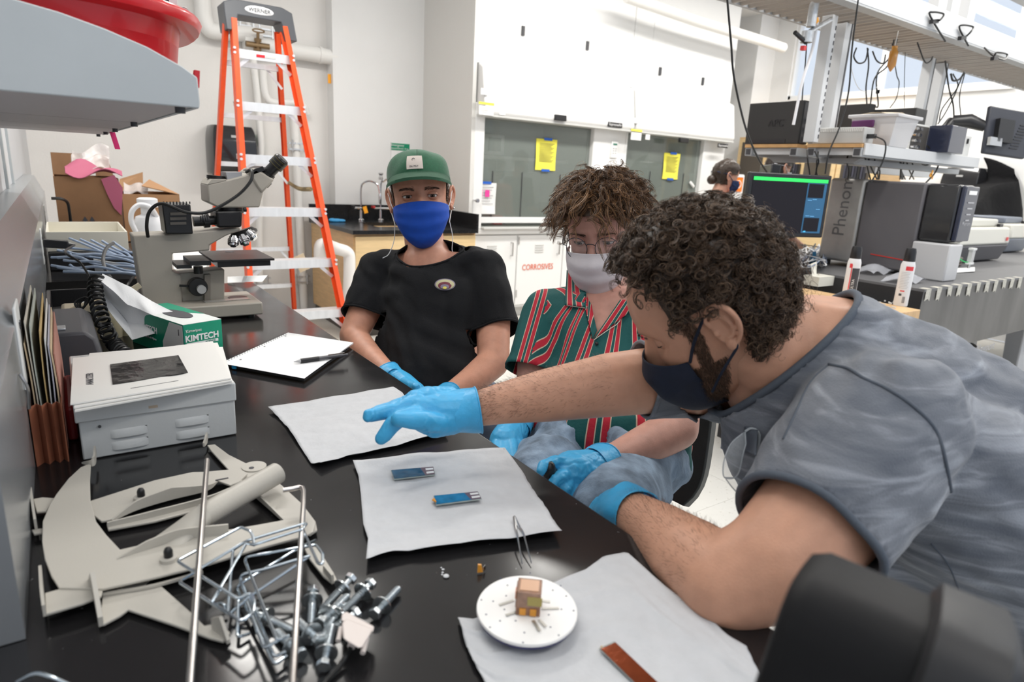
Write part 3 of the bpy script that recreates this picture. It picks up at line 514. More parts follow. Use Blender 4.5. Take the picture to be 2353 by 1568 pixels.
hs = [aty(361, 500, 3.18), aty(352, 485, 3.15), aty(340, 474, 3.1), aty(318, 472, 3.1), aty(303, 487, 3.1), aty(302, 510, 3.1), aty(312, 533, 3.1)]; M().tube(catm(hs, 6), .010, 10).build('hose', WP, t)
# trays and clutter between bench end and boxes
TRAY = mat('ivory_tray', (.72, .69, .60), .4)
def tray(x0, x1, y0, y1, z0, z1, m_, name, label, cat):
    t = thing(name, label, cat, ((x0 + x1) / 2, (y0 + y1) / 2, z0)); M().bb(x0, x1, y0, y1, z0, z0 + .004).build('bottom', m_, t)
    for q in ((x0, x1, y0, y0 + .006), (x0, x1, y1 - .006, y1), (x0, x0 + .006, y0 + .006, y1 - .006), (x1 - .006, x1, y0 + .006, y1 - .006)): M().bb(q[0], q[1], q[2], q[3], z0 + .004, z1).build('side', m_, t, bevel=.001)
    return t
a = atz(95, 553, 1.02); b = atz(285, 548, 1.02); tray(-.055, b[0] + .01, a[1] - .0, a[1] + .42, .98, 1.05, TRAY, 'plastic_tray', 'ivory plastic tray behind the blue tubing', 'tray')
yt = a[1]
solo(M().bb(-.055, b[0] + .02, yt - .02, yt + .4, BZ, .978), 'equipment_case', BLKP, 'low black case under the ivory tray', 'case', bevel=.004)
# black rack with frame in front
def rackbox(px0, py0, px1, py1, y, dep, z0, label, m_, name='black_case', cat='case'):
    a = aty(px0, py0, y); b = aty(px1, py1, y); return solo(M().bb(a[0], b[0], y, y + dep, z0, (a[2] + b[2]) / 2), name, m_, label, cat, bevel=.004)

TUBE = mat('blue_tubing', (.30, .38, .52), .35, coat=.3); tg = thing('tubing_bundle', 'bundle of pale blue plastic tubes lying behind the tissue box', 'tubing', atd(200, 590, 2.2))
for k in range(11):
    o_ = k * 6; y0 = 575 + k * 5.5 + 3 * math.sin(k * 2); d0 = 2.28 - .03 * k
    pts = [atd(118 + 14 * (k % 4), y0 - 8, d0), atd(170 + 6 * (k % 3), y0 - 4 + 6 * math.sin(k), d0), atd(225, y0 + 2 + 8 * math.sin(k * 1.7), d0 - .02), atd(285 + 5 * (k % 3), min(y0 + 10 + 5 * math.cos(k), 628), d0 - .04), atd(322, min(y0 + 18, 634), d0 - .05)]
    M().tube(catm(pts, 6), .0042, 8).build('tube', TUBE, tg)
for k in range(5):
    pts = [atd(160 + 25 * k, 548 + 2 * k, 2.3), atd(205 + 22 * k, 566 + 3 * k, 2.27), atd(250 + 15 * k, 585, 2.25), atd(318, 604 + 4 * k, 2.2)]; M().tube(catm(pts, 6), .0042, 8).build('tube', TUBE, tg)
m = M(); yy = 2.0; m.prism([atd(215, 596, 2.12), atd(310, 612, 2.12), atd(312, 626, 2.12), atd(219, 628, 2.12)], (0, .012, 0)); br = solo(m, 'metal_bracket', mat('grey_bracket', (.46, .47, .48), .45), 'pale grey metal bracket lying across the black rack', 'bracket')
ra = bt(150, 735, .0); t = thing('vial_rack', 'black framed rack of white vials behind the tissue', 'rack', (.0, 1.95, BZ))
x0, x1, y0, y1, z0, z1 = -.055, .135, 1.80, 2.10, BZ, .975
for q in ((x0, x1, y0, y0 + .01, z0, z1), (x0, x1, y1 - .01, y1, z0, z1), (x0, x0 + .01, y0 + .01, y1 - .01, z0, z1), (x1 - .01, x1, y0 + .01, y1 - .01, z0, z1)): M().bb(*q).build('frame', BLKP, t, bevel=.002)
M().bb(x0 + .01, x1 - .01, y0 + .01, y1 - .01, z0, z0 + .02).build('base', mat('rack_base', (.12, .12, .12), .5), t)
for k in range(4): M().cyl((.02 + .0 * k, y0 + .045 + .045 * k, .955), (.09, y0 + .045 + .045 * k, .955), .014, n=12).build('vial', WP, t)
# black cables near outlet
BLK = mat('cable_black', (.012, .012, .012), .38)
def cable(name, label, pts, r=.003, k=7, m_=None, cat='cable', group=None, n=8):
    return solo(M().tube(catm(pts, k), r, n), name, m_ or BLK, label, cat, group, loc=pts[0])
t = thing('power_plug', 'black power plug in the raceway outlet with a cord to the tissue box', 'plug', cA + (.03, 0, .0)); c = cA + (.02, 0, .01); dx = np.array((.055, -.0, -.006))
M().bar(c - (.015, 0, 0), c + dx, .024, .028).build('plug_body', BLKP, t, bevel=.004); M().tube([c + dx, c + dx * 1.3], [.009, .006], 10).build('strain_relief', BLKP, t)
e = c + dx * 1.3; M().tube(catm([e, atd(150, 580, 1.95), atd(185, 605, 1.93), atd(212, 650, 1.9), atd(222, 690, 1.85)], 7), .0035, 8).build('cord', BLK, t)
cable('thin_lead', 'thin black cord looping in front of the brown cardboard box', [aty(118, 456, 3.3), aty(140, 457, 3.3), aty(155, 466, 3.35), aty(160, 490, 3.38), aty(163, 510, 3.4), aty(172, 530, 3.4)], .006)
cable('grey_cable', 'grey cable arching from the black box to the rack', [atd(262, 558, 2.12), atd(245, 570, 2.1), atd(237, 595, 2.08), atd(243, 622, 2.05), atd(255, 640, 2.03)], .0055, m_=mat('cable_grey', (.16, .16, .16), .4))
cable('black_cable', 'black cable looping into the vial rack by the microscope foot', [atd(312, 630, 2.05), atd(300, 645, 2.03), atd(290, 665, 2.0), atd(298, 690, 1.97)], .004)
# ================================================================== microscope
MIC = mat('microscope_grey', (.44, .405, .35), .45, bump=.00015, bscale=250); MBLK = mat('microscope_black', (.013, .013, .014), .33)
t = thing('microscope', 'large grey metallurgical microscope with binocular head on the bench', 'microscope', (.35, 1.98, BZ))
YM = 1.93
def P(px, py, y=YM): return aty(px, py, y)
def pr(pts, y0, y1): return M().prism([P(a, b, y0) for a, b in pts], (0, y1 - y0, 0))
pr([(305, 542), (384, 539), (446, 534), (553, 524), (553, 530), (535, 536), (518, 543), (482, 564), (482, 576), (396, 583), (396, 625), (416, 631), (420, 712), (420, 722), (331, 722), (327, 685)], 1.93, 2.03).build('stand', MIC, t, bevel=.004)
pr([(405, 629), (516, 619), (516, 690), (420, 700)], 1.945, 2.015).build('stage_support', MIC, t, bevel=.003)
pr([(470, 632), (484, 631), (484, 695), (470, 696)], 1.93, 1.945).build('rail', mat('mic_rail', (.28, .25, .21), .4), t)
b = bt(607, 729); fb = b[1]; M().bb(bt(345, 740)[0], b[0] - .002, fb, fb + .185, BZ + .008, BZ + .043).build('base', MIC, t, bevel=.004)
for x in (b[0] - .03, b[0] - .25): 
    for y in (fb + .03, fb + .15): M().cyl((x, y, BZ), (x, y, BZ + .008), .012, n=12).build('foot', MBLK, t)
hc = atz(546, 684, BZ + .043); M().cyl(hc, hc + (0, 0, .0012), .026, n=28).build('field_lens', MBLK, t); M().box(hc + (-.035, -.03, .001), (.12, .025, .001), (1, .1, 0)).build('tape', mat('clear_tape', (.5, .48, .44), .2), t)
kc = P(456, 661, 1.905); k = M().cyl(kc, kc + (0, .03, 0), .0245, n=28).build('focus_knob', MBLK, t, bevel=.002); M().cyl(kc + (.006, -.014, -.004), kc + (.006, .0, -.004), .0115, n=20).build('fine_focus', mat('knob_grey', (.5, .5, .5), .35), k); M().bar(kc + (-.02, .01, .003), kc + (-.045, .01, .006), .006, .006).build('lever', MBLK, k)
# stage
s0 = P(631, 594, 1.86); zt = s0[2]; m = M(); m.bb(P(488, 600, 1.86)[0], s0[0], 1.86, 2.06, zt - .006, zt); st = m.build('stage', MBLK, t, bevel=.001)
M().bb(P(500, 610, 1.875)[0], s0[0] - .008, 1.875, 2.04, zt - .022, zt - .008).build('stage_slide', MBLK, st); M().bb(P(436, 592, 1.88)[0], P(488, 600, 1.86)[0], 1.88, 2.0, zt - .016, zt - .004).build('stage_wing', MBLK, st)
M().bb(P(405, 600, 1.90)[0], P(440, 600, 1.90)[0], 1.90, 2.0, zt - .026, zt - .016).build('stage_wing', MBLK, st); M().cyl(P(455, 612, 1.93), P(455, 612, 1.93) - (0, 0, .02), .012).build('stage_knob', MBLK, st)
hc2 = atz(527, 579, zt); M().cyl(hc2, hc2 + (0, 0, .0006), .012).build('stage_hole', INK, st)
M().prism([atz(a, b_, zt - .055) for a, b_ in ((398, 584), (455, 580), (480, 600), (470, 625), (400, 628))], (0, 0, .002)).build('paper_strip', PAPER, t)
# lamp house
lh = M().prism([P(372, 470, 1.90), P(438, 470, 1.90), P(444, 538, 1.90), P(381, 538, 1.90)], (0, .09, 0)).build('lamp_house', MBLK, t, bevel=.003)
for q in range(3): M().bar(P(391, 492 + 11 * q, 1.897), P(428, 491 + 11 * q, 1.897), .003, .007).build('vent', mat('vent_grey', (.10, .09, .08), .5), lh)
for q in range(9): M().bar(P(376 + 7.5 * q, 466, 1.90), P(376 + 7.5 * q, 466, 1.98), .003, .006).build('fin', MBLK, lh)
lt = M().tube([P(444, 509, 1.95), P(466, 508, 1.95), P(467, 508, 1.95), P(480, 507, 1.95), P(481, 507, 1.95), P(498, 506, 1.95)], [.014, .014, .019, .019, .013, .013], 20).build('lamp_tube', MBLK, t)
for q in range(4): M().cyl(P(461 + 5 * q, 503, 1.935), P(464 + 5 * q, 503, 1.935), .009).build('dial', DGREY, lt)
M().prism([P(496, 486, 1.91), P(558, 484, 1.91), P(556, 523, 1.91), P(500, 524, 1.91)], (0, .09, 0)).build('illuminator_block', MBLK, t, bevel=.006)
M().cyl(P(530, 487, 1.955), P(530, 476, 1.955), .034).build('head_mount', MBLK, t)
# head
hd = pr([(477, 424), (525, 413), (560, 404), (575, 398), (600, 412), (606, 440), (597, 477), (505, 478), (479, 466)], 1.91, 2.02).build('trinocular_head', MIC, t, bevel=.004)
pr([(572, 398), (588, 386), (632, 413), (602, 446), (590, 430)], 1.905, 2.03).build('eyepiece_housing', MIC, hd, bevel=.006)
M().prism([P(477, 424, 1.91), P(520, 415, 1.91), P(520, 412, 1.91), P(487, 412, 1.91)], (0, .11, 0)).build('port_plate', MIC, hd)
M().cyl(P(500, 412, 1.96), P(500, 404, 1.96), .028).build('port_cap', MBLK, hd)
pr([(519, 396), (556, 396), (556, 412), (524, 418)], 1.92, 1.99).build('prism_block', mat('satin_metal', (.42, .42, .43), .4, .5), hd)
for dy in (0.0, .062):
    a = P(607, 408, 1.93 + dy); b_ = P(640, 374, 1.91 + dy); d = b_ - a
    M().tube([a - d * .25, a, a, a + d * .35, a + d * .35, a + d * .75, a + d * .75, a + d * 1.22, a + d * 1.3], [.026, .026, .020, .020, .0165, .0165, .021, .021, .017], 22).build('eyepiece', MBLK, hd)
    for q in (.82, .98, 1.14): M().cyl(a + d * q, a + d * (q + .03), .0216, n=22).build('grip_ring', mat('eyepiece_ring', (.09, .075, .02), .4), hd)
M().box(P(583, 391, 1.95), (.035, .09, .012), (1, 0, .4)).build('clamp_plate', MBLK, hd)
M().cyl(P(560, 482, 1.9), P(566, 482, 1.9), .006).build('screw', MBLK, t)
# nosepiece and objectives
nc = P(559, 538, 1.96); ax = nrm(np.array((.35, -.12, -1))); np_ = M().lathe([(.0, -.012), (.03, -.012), (.040, -.002), (.040, .004), (.03, .008)], nc, ax, 30).build('nosepiece', MBLK, t)
for (px, py, qx, qy, L) in ((536, 545, 536, 565, 1), (556, 542, 566, 562, 1), (570, 533, 586, 548, 1)):
    a = P(px, py, 1.93); b_ = P(qx, qy, 1.915); d = (b_ - a); M().tube([a, a + d * .3, a + d * .3, a + d * .8, a + d * .85, a + d * 1.05], [.011, .011, .0145, .0145, .011, .008], 20).build('objective', CHROME, np_)
    M().cyl(a + d * .62, a + d * .68, .0147).build('band', DGREY, np_)
cable('looped_cable', 'black cord arching from the lamp house over the microscope head', [P(340, 545, 1.9), P(337, 520, 1.89), P(341, 492, 1.89), P(355, 474, 1.885), P(374, 468, 1.88), P(400, 477, 1.87), P(430, 488, 1.87), P(470, 489, 1.87), P(510, 472, 1.87), P(550, 446, 1.87), P(575, 418, 1.87), P(580, 398, 1.88), P(576, 390, 1.90), P(566, 396, 1.92)], .0042)
# crumpled paper at the bench corner
c = bt(548, 646, .0); solo(M().grid(lambda u, v: bt(523 + 92 * u - 40 * u * (1 - v) * .3, 650 - 3 * u - 14 * v, .004 + .022 * math.sin(math.pi * u) * (.3 + v)), 10, 5, .001), 'folded_wipe', PAPER, 'small folded white wipe at the far bench corner', 'wipe')
# ================================================================== tissue box
KW = mat('kim_white', (.78, .82, .80), .5); KG = mat('kim_green', (.0, .30, .17), .45); KG2 = mat('kim_green_dark', (.0, .22, .15), .45); TISS = mat('tissue', (.84, .85, .86), .8, bump=.0004, bscale=300)
A = bt(427, 833); B = bt(514, 815); e1 = nrm(B - A); w = np.linalg.norm(B - A); e2 = nrm(np.array((-e1[1], e1[0], 0.))); Lg = .235; hgt = .082; tb = thing('tissue_box', 'green and white tissue wipe box beside the coiled cord', 'tissue box', A + e1 * w / 2 + e2 * Lg / 2)
Zv = np.array((0, 0, 1.))
M().box(A + e1 * w / 2 + e2 * Lg / 2 + Zv * hgt / 2, (w, Lg, hgt), e1).build('carton', KG, tb, bevel=.001)
top = M().prism([A + Zv * (hgt + .0002), B + Zv * (hgt + .0002), B + e2 * Lg + Zv * (hgt + .0002), A + e2 * Lg + Zv * (hgt + .0002)], Zv * .0006).build('top_panel', KW, tb)
M().prism([A + e1 * w * .02 + e2 * Lg * q[1] + e1 * w * q[0] + Zv * (hgt + .0010) for q in ((.55, .55), (.98, .30), (.98, .99), (.2, .99))], Zv * .0003).build('green_wedge', KG, tb)
m = M(); m.ring([[A + e1 * w * .5 + e2 * Lg * .45 + (e1 * .022 * math.cos(q) + e2 * .055 * math.sin(q)) + Zv * (hgt + z) for q in np.linspace(0, 6.28, 21)[:-1]] for z in (.0012, .0018)]); m.build('slot', INK, tb)
nf = -e2
M().prism([A - e2 * .0006 + e1 * .002 + Zv * .02, A - e2 * .0006 + e1 * .002 + Zv * .079, A - e2 * .0006 - e1 * .0 + Zv * .079, A - e2 * .0006 + Zv * .02], nf * .0002).build('edge_print', KG2, tb)
ctr = A + e1 * w * .46 - e2 * .001 + Zv * .050; text('KIMTECH', .019, ctr, e1, Zv, MATS['sign_white'], tb, sx=.95, bold=.0006); text('Kimwipes', .009, ctr + Zv * .017 - e1 * .018, e1, Zv, MATS['sign_white'], tb)
M().box(ctr - Zv * .012, (.072, .0006, .006), e1).build('white_bar', MATS['sign_white'], tb); text('SCIENCE', .006, ctr - Zv * .012 + e1 * .018 + nf * .0006, e1, Zv, KG2, tb)
text('Delicate Task Wipers', .0062, ctr - Zv * .021 - e1 * .004, e1, Zv, MATS['sign_white'], tb); text('Lingettes delicates', .0062, ctr - Zv * .028 - e1 * .004, e1, Zv, MATS['sign_white'], tb)
M().prism([A - e1 * .0006 + e2 * .002 + Zv * .002, A - e1 * .0006 + e2 * .09 + Zv * .002, A - e1 * .0006 + e2 * .09 + Zv * .03, A - e1 * .0006 + e2 * .055 + Zv * .08, A - e1 * .0006 + e2 * .002 + Zv * .08], -e1 * .0004).build('white_wedge', KW, tb)
cs = A - e1 * .001 + e2 * .15 + Zv * .048; text('KIMTECH', .02, cs, -e2, Zv, MATS['sign_white'], tb, sx=.9, bold=.0005); text('Delicate Task Wipers', .007, cs - Zv * .02, -e2, Zv, MATS['sign_white'], tb)
text('1', .02, A - e1 * .0012 + e2 * .018 + Zv * .062, -e2, Zv, INK, tb)
# tissue: a folded sheet rising from the slot
sl = A + e1 * w * .5 + e2 * Lg * .45 + Zv * (hgt + .002); d0 = np.dot(sl - CAMP, CF)
T_ = [[(446, 741), (345, 692), (300, 660), (237, 630)], [(442, 746), (362, 728), (292, 700), (226, 640)], [(436, 748), (372, 752), (296, 742), (222, 655)], [(428, 750), (390, 757), (301, 782), (214, 664)]]; TD = [[0, .03, .03, .02], [0, -.015, -.01, -.01], [0, .0, .02, .02], [-.01, -.01, -.03, .03]]
TP = [[atd(a, b_, d0 + e) for (a, b_), e in zip(r_, q_)] for r_, q_ in zip(T_, TD)]
def tis(u, v):
    ku = u * 3; i = min(int(ku), 2); fu = ku - i; kv = v * 3; j = min(int(kv), 2); fv = kv - j; g = lambda a, b_: TP[a][b_]
    p = (1 - fu) * (1 - fv) * g(i, j) + fu * (1 - fv) * g(i + 1, j) + fu * fv * g(i + 1, j + 1) + (1 - fu) * fv * g(i, j + 1); return p + CF * (.003 * math.sin(11 * u + 6 * v) + .002 * math.sin(23 * v + 5 * u))
solo(M().grid(tis, 24, 36, .0008), 'tissue', TISS, 'white tissue pulled up out of the green tissue box', 'tissue', loc=sl, smooth=60)
# coiled cord
cp = catm([aty(222, 638, 1.72), aty(219, 665, 1.70), aty(225, 700, 1.67), aty(238, 745, 1.60), bt(262, 790, .022), bt(290, 818, .018)], 30); cm = []; 
u0 = None
for i, p in enumerate(cp):
    d = nrm(cp[min(i + 1, len(cp) - 1)] - cp[max(i - 1, 0)]); u, w2 = frame(d); fr_ = i / len(cp); a = i * .46 * (1 + .8 * fr_); rr_ = .013 + .001 * fr_; cm.append(p + u * math.cos(a) * rr_ + w2 * math.sin(a) * rr_)
solo(M().tube(catm(cm, 4), .0034, 7), 'coiled_cable', BLK, 'black coiled cord standing between the folders and tissue box', 'cord', loc=cp[-1])
# beige handset-like device behind coil
BEI = mat('beige_plastic', (.62, .53, .38), .4); c0 = aty(228, 700, 1.76); t = thing('beige_device', 'old beige plastic device with tubes behind the coiled cord', 'device', (c0[0], c0[1], BZ))
M().tube(catm([aty(165, 728, 1.74), aty(190, 715, 1.75), aty(225, 706, 1.76)], 5), .018, 14).build('arm', BEI, t); M().lathe([(.03, 0), (.032, .02), (.03, .08), (.02, .095), (.012, .10)], (c0[0] + .012, c0[1] + .02, BZ)).build('body', BEI, t, smooth=60)
M().lathe([(.02, 0), (.02, .08), (.016, .11)], (c0[0] + .05, c0[1] + .03, BZ)).build('body', BEI, t, smooth=60); M().box((c0[0] - .05, c0[1] + .02, BZ + .04), (.05, .09, .08)).build('housing', BEI, t, bevel=.008)
M().bar(aty(288, 676, 1.8), aty(322, 655, 1.8), .012, .012).build('crossbar', BEI, t)
for k in range(3): cable('thin_cable', 'thin black cord tangled over the beige device, %s strand' % ('lowest', 'middle', 'highest')[k], [aty(160, 730, 1.70), aty(190 + 5 * k, 710 - 6 * k, 1.70), aty(196, 690 - 3 * k, 1.71), aty(184 - 6 * k, 697, 1.71), aty(190, 713 + 3 * k, 1.70), aty(215, 722, 1.69)], .0022, group='thin cords over the beige device')
# dark grey case
c = bt(190, 850); t = thing('grey_case', 'dark grey hard case with a metal latch behind the folders', 'case', (.0, 1.5, BZ)); CG = mat('case_grey', (.085, .085, .095), .45)
M().prism([(-.055, 1.42, BZ), (.045, 1.42, BZ), (.030, 1.42, BZ + .085), (.015, 1.42, BZ + .10), (-.04, 1.42, BZ + .10)], (0, .24, 0)).build('shell', CG, t, bevel=.006); l = atz(160, 757, BZ + .103); M().box((-.025, 1.46, BZ + .102), (.018, .03, .004)).build('latch', GALV, t, bevel=.001)
# ================================================================== folders standing by the raceway
rngf = random.Random(3); cols = [(.52, .40, .26), (.60, .56, .48), (.44, .47, .42), (.56, .40, .18), (.70, .69, .67), (.46, .45, .52), (.60, .46, .30), (.42, .20, .16)]
labs = ['manila folder nearest the raceway', 'cream folder in the standing file row', 'grey green folder in the standing file row', 'orange card in the standing file row', 'white sheet stack in the standing file row', 'lilac folder in the standing file row', 'tan folder in the standing file row', 'dark red folder nearest the white metal box']
for k in range(8):
    x = -.0585 + k * .0040 + (.004 if k > 2 else 0); z1 = BZ + (.170, .20, .195, .185, .175, .165, .16, .15)[k] * 1.0; y0 = 1.075 + .01 * rngf.random(); 
    def sh(u, v, x=x, z1=z1, y0=y0, k=k): return (x + .002 * math.sin(4 * v + k) * v, y0 + .30 * u, BZ + .004 + (z1 - BZ - .004) * v)
    solo(M().grid(sh, 4, 6, .0015), 'paper_folder', mat('folder_%d' % k, cols[k], .7), labs[k], 'folder', 'folders standing beside the raceway')
BRN = mat('brown_pocket', (.27, .09, .045), .75, bump=.0003, bscale=120); t = thing('accordion_file', 'reddish brown accordion file pocket holding the folders', 'file', (-.045, 1.2, BZ))
zz = [(-.063, 1.045), (-.056, 1.056), (-.050, 1.045), (-.044, 1.058), (-.038, 1.045), (-.033, 1.056), (-.0285, 1.044)]
for a, b_ in zip(zz, zz[1:]): M().prism([(a[0], a[1], BZ), (b_[0], b_[1], BZ), (b_[0], b_[1], BZ + .088), (a[0], a[1], BZ + .088)], (0, .0012, 0)).build('pleat', BRN, t)
M().bb(-.0645, -.063, 1.045, 1.36, BZ, BZ + .09).build('side_flap', BRN, t); M().bb(-.0285, -.027, 1.044, 1.36, BZ, BZ + .085).build('side_flap', BRN, t)
t = thing('red_stapler', 'dark red object wedged between folders and white metal box', 'stapler', (-.02, 1.2, BZ)); M().bb(-.0265, -.013, 1.12, 1.30, BZ, BZ + .055).build('body', mat('dark_red', (.22, .02, .02), .35), t, bevel=.005)
# ================================================================== white louvred metal box with cards
BOXM = mat('box_enamel', (.56, .575, .575), .40, bump=.0002, bscale=150, var=.02, vscale=20)
yb = 1.034; xl, xr = -.0105, .1965; zt = aty(537, 880, yb)[2]; zl = aty(166, 975, yb)[2]; t = thing('metal_box', 'white enamelled metal box with louvred front and hinged lid', 'box', ((xl + xr) / 2, yb, BZ)); dpt = .26
M().bb(xl, xr, yb + .002, yb + dpt, BZ + .001, zl + .004).build('case', BOXM, t, bevel=.002)
M().bb(xl - .004, xr + .002, yb - .002, yb + dpt, zl, zt).build('lid', BOXM, t, bevel=.002)
M().bb(xl + .012, xr - .012, yb + .018, yb + dpt - .01, zt, zt + .0008).build('lid_inset', mat('inset_grey', (.40, .44, .46), .35), t)
def louver(px, py):
    c = aty(px, py, yb); M().grid(lambda u, v: (c[0] - .0235 + .047 * u, yb + .002 - .0042 * math.sin(math.pi * min(1, max(0, u))) ** .35 * math.sin(math.pi * (v * .5)) ** .8, c[2] + .006 - .012 * (v)), 14, 6, .0).build('louver', BOXM, t, smooth=180)
    M().box((c[0], yb + .0015, c[2] - .0058), (.040, .002, .0014)).build('louver_gap', INK, t)
for q in ((297, 993), (442, 968), (300, 1020), (444, 996)): louver(*q)
c = aty(352, 935, yb - .002); M().box(c, (.012, .001, .004)).build('chipped_label', mat('label_tan', (.5, .40, .30), .6), t); c = aty(229, 980, yb + .001); M().cyl(c, c + (0, -.003, 0), .002, n=8).build('screw', DGREY, t)
def card(pts, z, th, label, m_, name='mount_card', dz=(0, 0, 0, 0)):
    t = thing(name, label, 'card', atz(pts[0][0], pts[0][1], z)); P_ = [atz(a, b_, z + e) for (a, b_), e in zip(pts, dz)]; M().prism(P_, (0, 0, th)).build('board', m_, t); return t, P_
CW = mat('card_white', (.80, .79, .76), .6)
card([(172, 948), (535, 882), (512, 800), (205, 822)], zt + .0015, .0022, 'lowest white card on the metal box lid', CW)
card([(170, 940), (533, 878), (500, 790), (206, 815)], zt + .0045, .0022, 'middle white card on the metal box lid', CW)
ct, P_ = card([(162, 932), (531, 872), (489, 787), (168, 826)], zt + .0075, .0022, 'top white card with black film window and ANALYZER lettering', CW)
zc = zt + .0075 + .0024
fm = mat('film_black', (.005, .005, .006), .12, spec=.35, bump=.004, bscale=14); M().grid(lambda u, v: np.array(atz(253 + 157 * u + (6 + 16 * u) * v * 1.0, (838 - 21 * u) * (1 - v) + (884 - 27 * u) * v, zc + .0006 + .0012 * math.sin(8 * u * u + 2 * v) * u)), 14, 6, .0005).build('film', fm, ct)
uu = nrm(P_[3] - P_[0]); text('ANALYZER', .0135, atz(207, 871, zc), uu, np.cross(Zv, uu), INK, ct, sx=.9)
a, b_ = atz(300, 893, zc), atz(410, 875, zc); M().bar(a, b_, .0006, .0006).build('arrow_line', INK, ct)
for e, s_ in ((a, 1), (b_, -1)): d = nrm(b_ - a) * s_; M().prism([e, e + d * .007 + np.cross(Zv, d) * .0012, e + d * .007 - np.cross(Zv, d) * .0012], (0, 0, .0003)).build('arrow_head', INK, ct)
# ================================================================== notebook and pen
nb = [(513, 836), (662, 768), (812, 791), (699, 870)]; t = thing('notebook', 'spiral notebook open to a blank white page', 'notebook', bt(660, 820))
for k, (z0, th, col, nm) in enumerate(((.0, .001, (.12, .12, .13), 'back_cover'), (.001, .004, (.78, .79, .80), 'page_block'), (.0052, .0012, (.55, .36, .16), 'divider'), (.0066, .004, (.82, .83, .84), 'page_block'))):
    M().prism([bt(a, b_, z0) for a, b_ in nb], (0, 0, th)).build(nm, mat('nb_%d' % k, col, .65), t)
zz = .011; m = M(); m.grid(lambda u, v: (1 - u) * (1 - v) * bt(*nb[0], zz) + (1 - u) * v * bt(*nb[1], zz) + u * v * bt(*nb[2], zz) + u * (1 - v) * bt(*nb[3], zz) + np.array((0, 0, .0035 * u * u * v)), 8, 8, .0006); m.build('top_page', mat('page_white', (.88, .89, .90), .6), t)
a, b_ = bt(*nb[0], .009), bt(*nb[1], .009); d = nrm(b_ - a); n_ = np.cross(d, Zv); Ls = np.linalg.norm(b_ - a); sp_ = []
for i in range(int(26 * 10)): q_ = i / 10 * 2 * math.pi; sp_.append(a + d * (.006 + (Ls - .012) * i / 260) - n_ * (.001 - .0045 * math.cos(q_)) + Zv * (.0055 * math.sin(q_)))
M().tube(sp_, .0005, 5).build('spiral', mat('wire_dark', (.10, .10, .11), .3, .8), t)
for q in ((545, 838), (600, 799), (648, 775)): c = bt(q[0] + 8, q[1] - 3 if q[0] > 560 else q[1] - 12, .0122); M().cyl(c, c + (0, 0, .0003), .0025, n=12).build('hole', mat('hole_grey', (.35, .35, .36), .6), t)
c = bt(538, 844, .006); M().box(c, (.010, .003, .007), nrm(bt(*nb[3]) - bt(*nb[0]))).build('blue_tab', mat('tab_blue', (.03, .38, .75), .5), t)
pa, pb = bt(675, 832, .0165), bt(800, 815, .019); d = pb - pa; t = thing('ballpoint_pen', 'black ballpoint pen with grey tip lying on the notebook', 'pen', pa)
M().tube([pa, pa + d * .05, pa + d * .12], [.0008, .0022, .0042], 12).build('tip', mat('pen_grey', (.45, .45, .46), .3), t); M().tube([pa + d * .12, pa + d * .45], [.005, .005], 14).build('grip', BLKP, t)
M().tube([pa + d * .45, pa + d * .9, pa + d * .9, pa + d * .99], [.0045, .0045, .003, .003], 14).build('barrel', mat('pen_smoke', (.10, .10, .11), .1, coat=.5), t); cl_ = Zv * .0055; M().bar(pa + d * .62 + cl_, pa + d * .93 + cl_, .003, .001).build('clip', CHROME, t)
# ================================================================== wipes
WIPE = mat('wipe_paper', (.55, .56, .58), .85, var=.03, vscale=60, bump=.0045, bscale=26)
def wipe(label, edges, seed, lift=.006, nu=46, nv=40, z0=.0015, crease=()):
    """edges: four pixel polylines bottom(left->right), right(bottom->top), top(left->right), left(bottom->top) ; Coons patch on the bench"""
    E = [np.array([bt(*q, z0) for q in e]) for e in edges]
    def ev(e, s):
        L = len(e) - 1; k = min(int(s * L), L - 1); f = s * L - k; return e[k] * (1 - f) + e[k + 1] * f
    r = np.random.default_rng(seed); ph = r.uniform(0, 6, 8)
    def fn(u, v):
        b, rt_, tp, lf = ev(E[0], u), ev(E[1], v), ev(E[2], u), ev(E[3], v)
        p = (1 - v) * b + v * tp + (1 - u) * lf + u * rt_ - ((1 - u) * (1 - v) * E[0][0] + u * (1 - v) * E[0][-1] + (1 - u) * v * E[2][0] + u * v * E[2][-1])
        h = .0016 * (1 + math.sin(5 * u + ph[0] + 2.5 * math.sin(4 * v + ph[1]))) + .0010 * (1 + math.sin(13 * v + ph[2] + 2 * math.sin(3 * u)))
        h += .0012 * abs(math.sin(21 * (u * .6 + v) + ph[3] + 2 * math.sin(6 * v + ph[4])))
        for cu, w_, a_ in crease: h += a_ * math.exp(-abs(v - cu - .03 * math.sin(4 * u + cu * 9)) / w_)
        ed = min(u, v, 1 - u, 1 - v); h += lift * max(0, 1 - v / .12) * (.35 + .65 * math.sin(3 * u + ph[5]) ** 2) + lift * .35 * max(0, 1 - ed / .05) * abs(math.sin(7 * (u + v) + ph[6]))
        return p + np.array((0, 0, h))
    return solo(M().grid(fn, nu, nv, .0003), 'paper_wipe', WIPE, label, 'wipe', 'white paper wipes spread on the bench', smooth=180, loc=bt(*edges[0][0]))
wipe('white paper wipe under the pointing gloved hand', [[(738, 1077), (800, 1056), (868, 1042), (950, 1022), (1031, 1001)], [(1031, 1001), (1020, 990), (985, 962), (935, 920), (920, 905)], [(616, 942), (700, 928), (780, 912), (850, 900), (903, 895), (920, 905)], [(738, 1077), (715, 1068), (690, 1030), (660, 985), (640, 962), (616, 942)]], 1, .004, crease=[(.25, .01, .001), (.6, .01, .0012)])
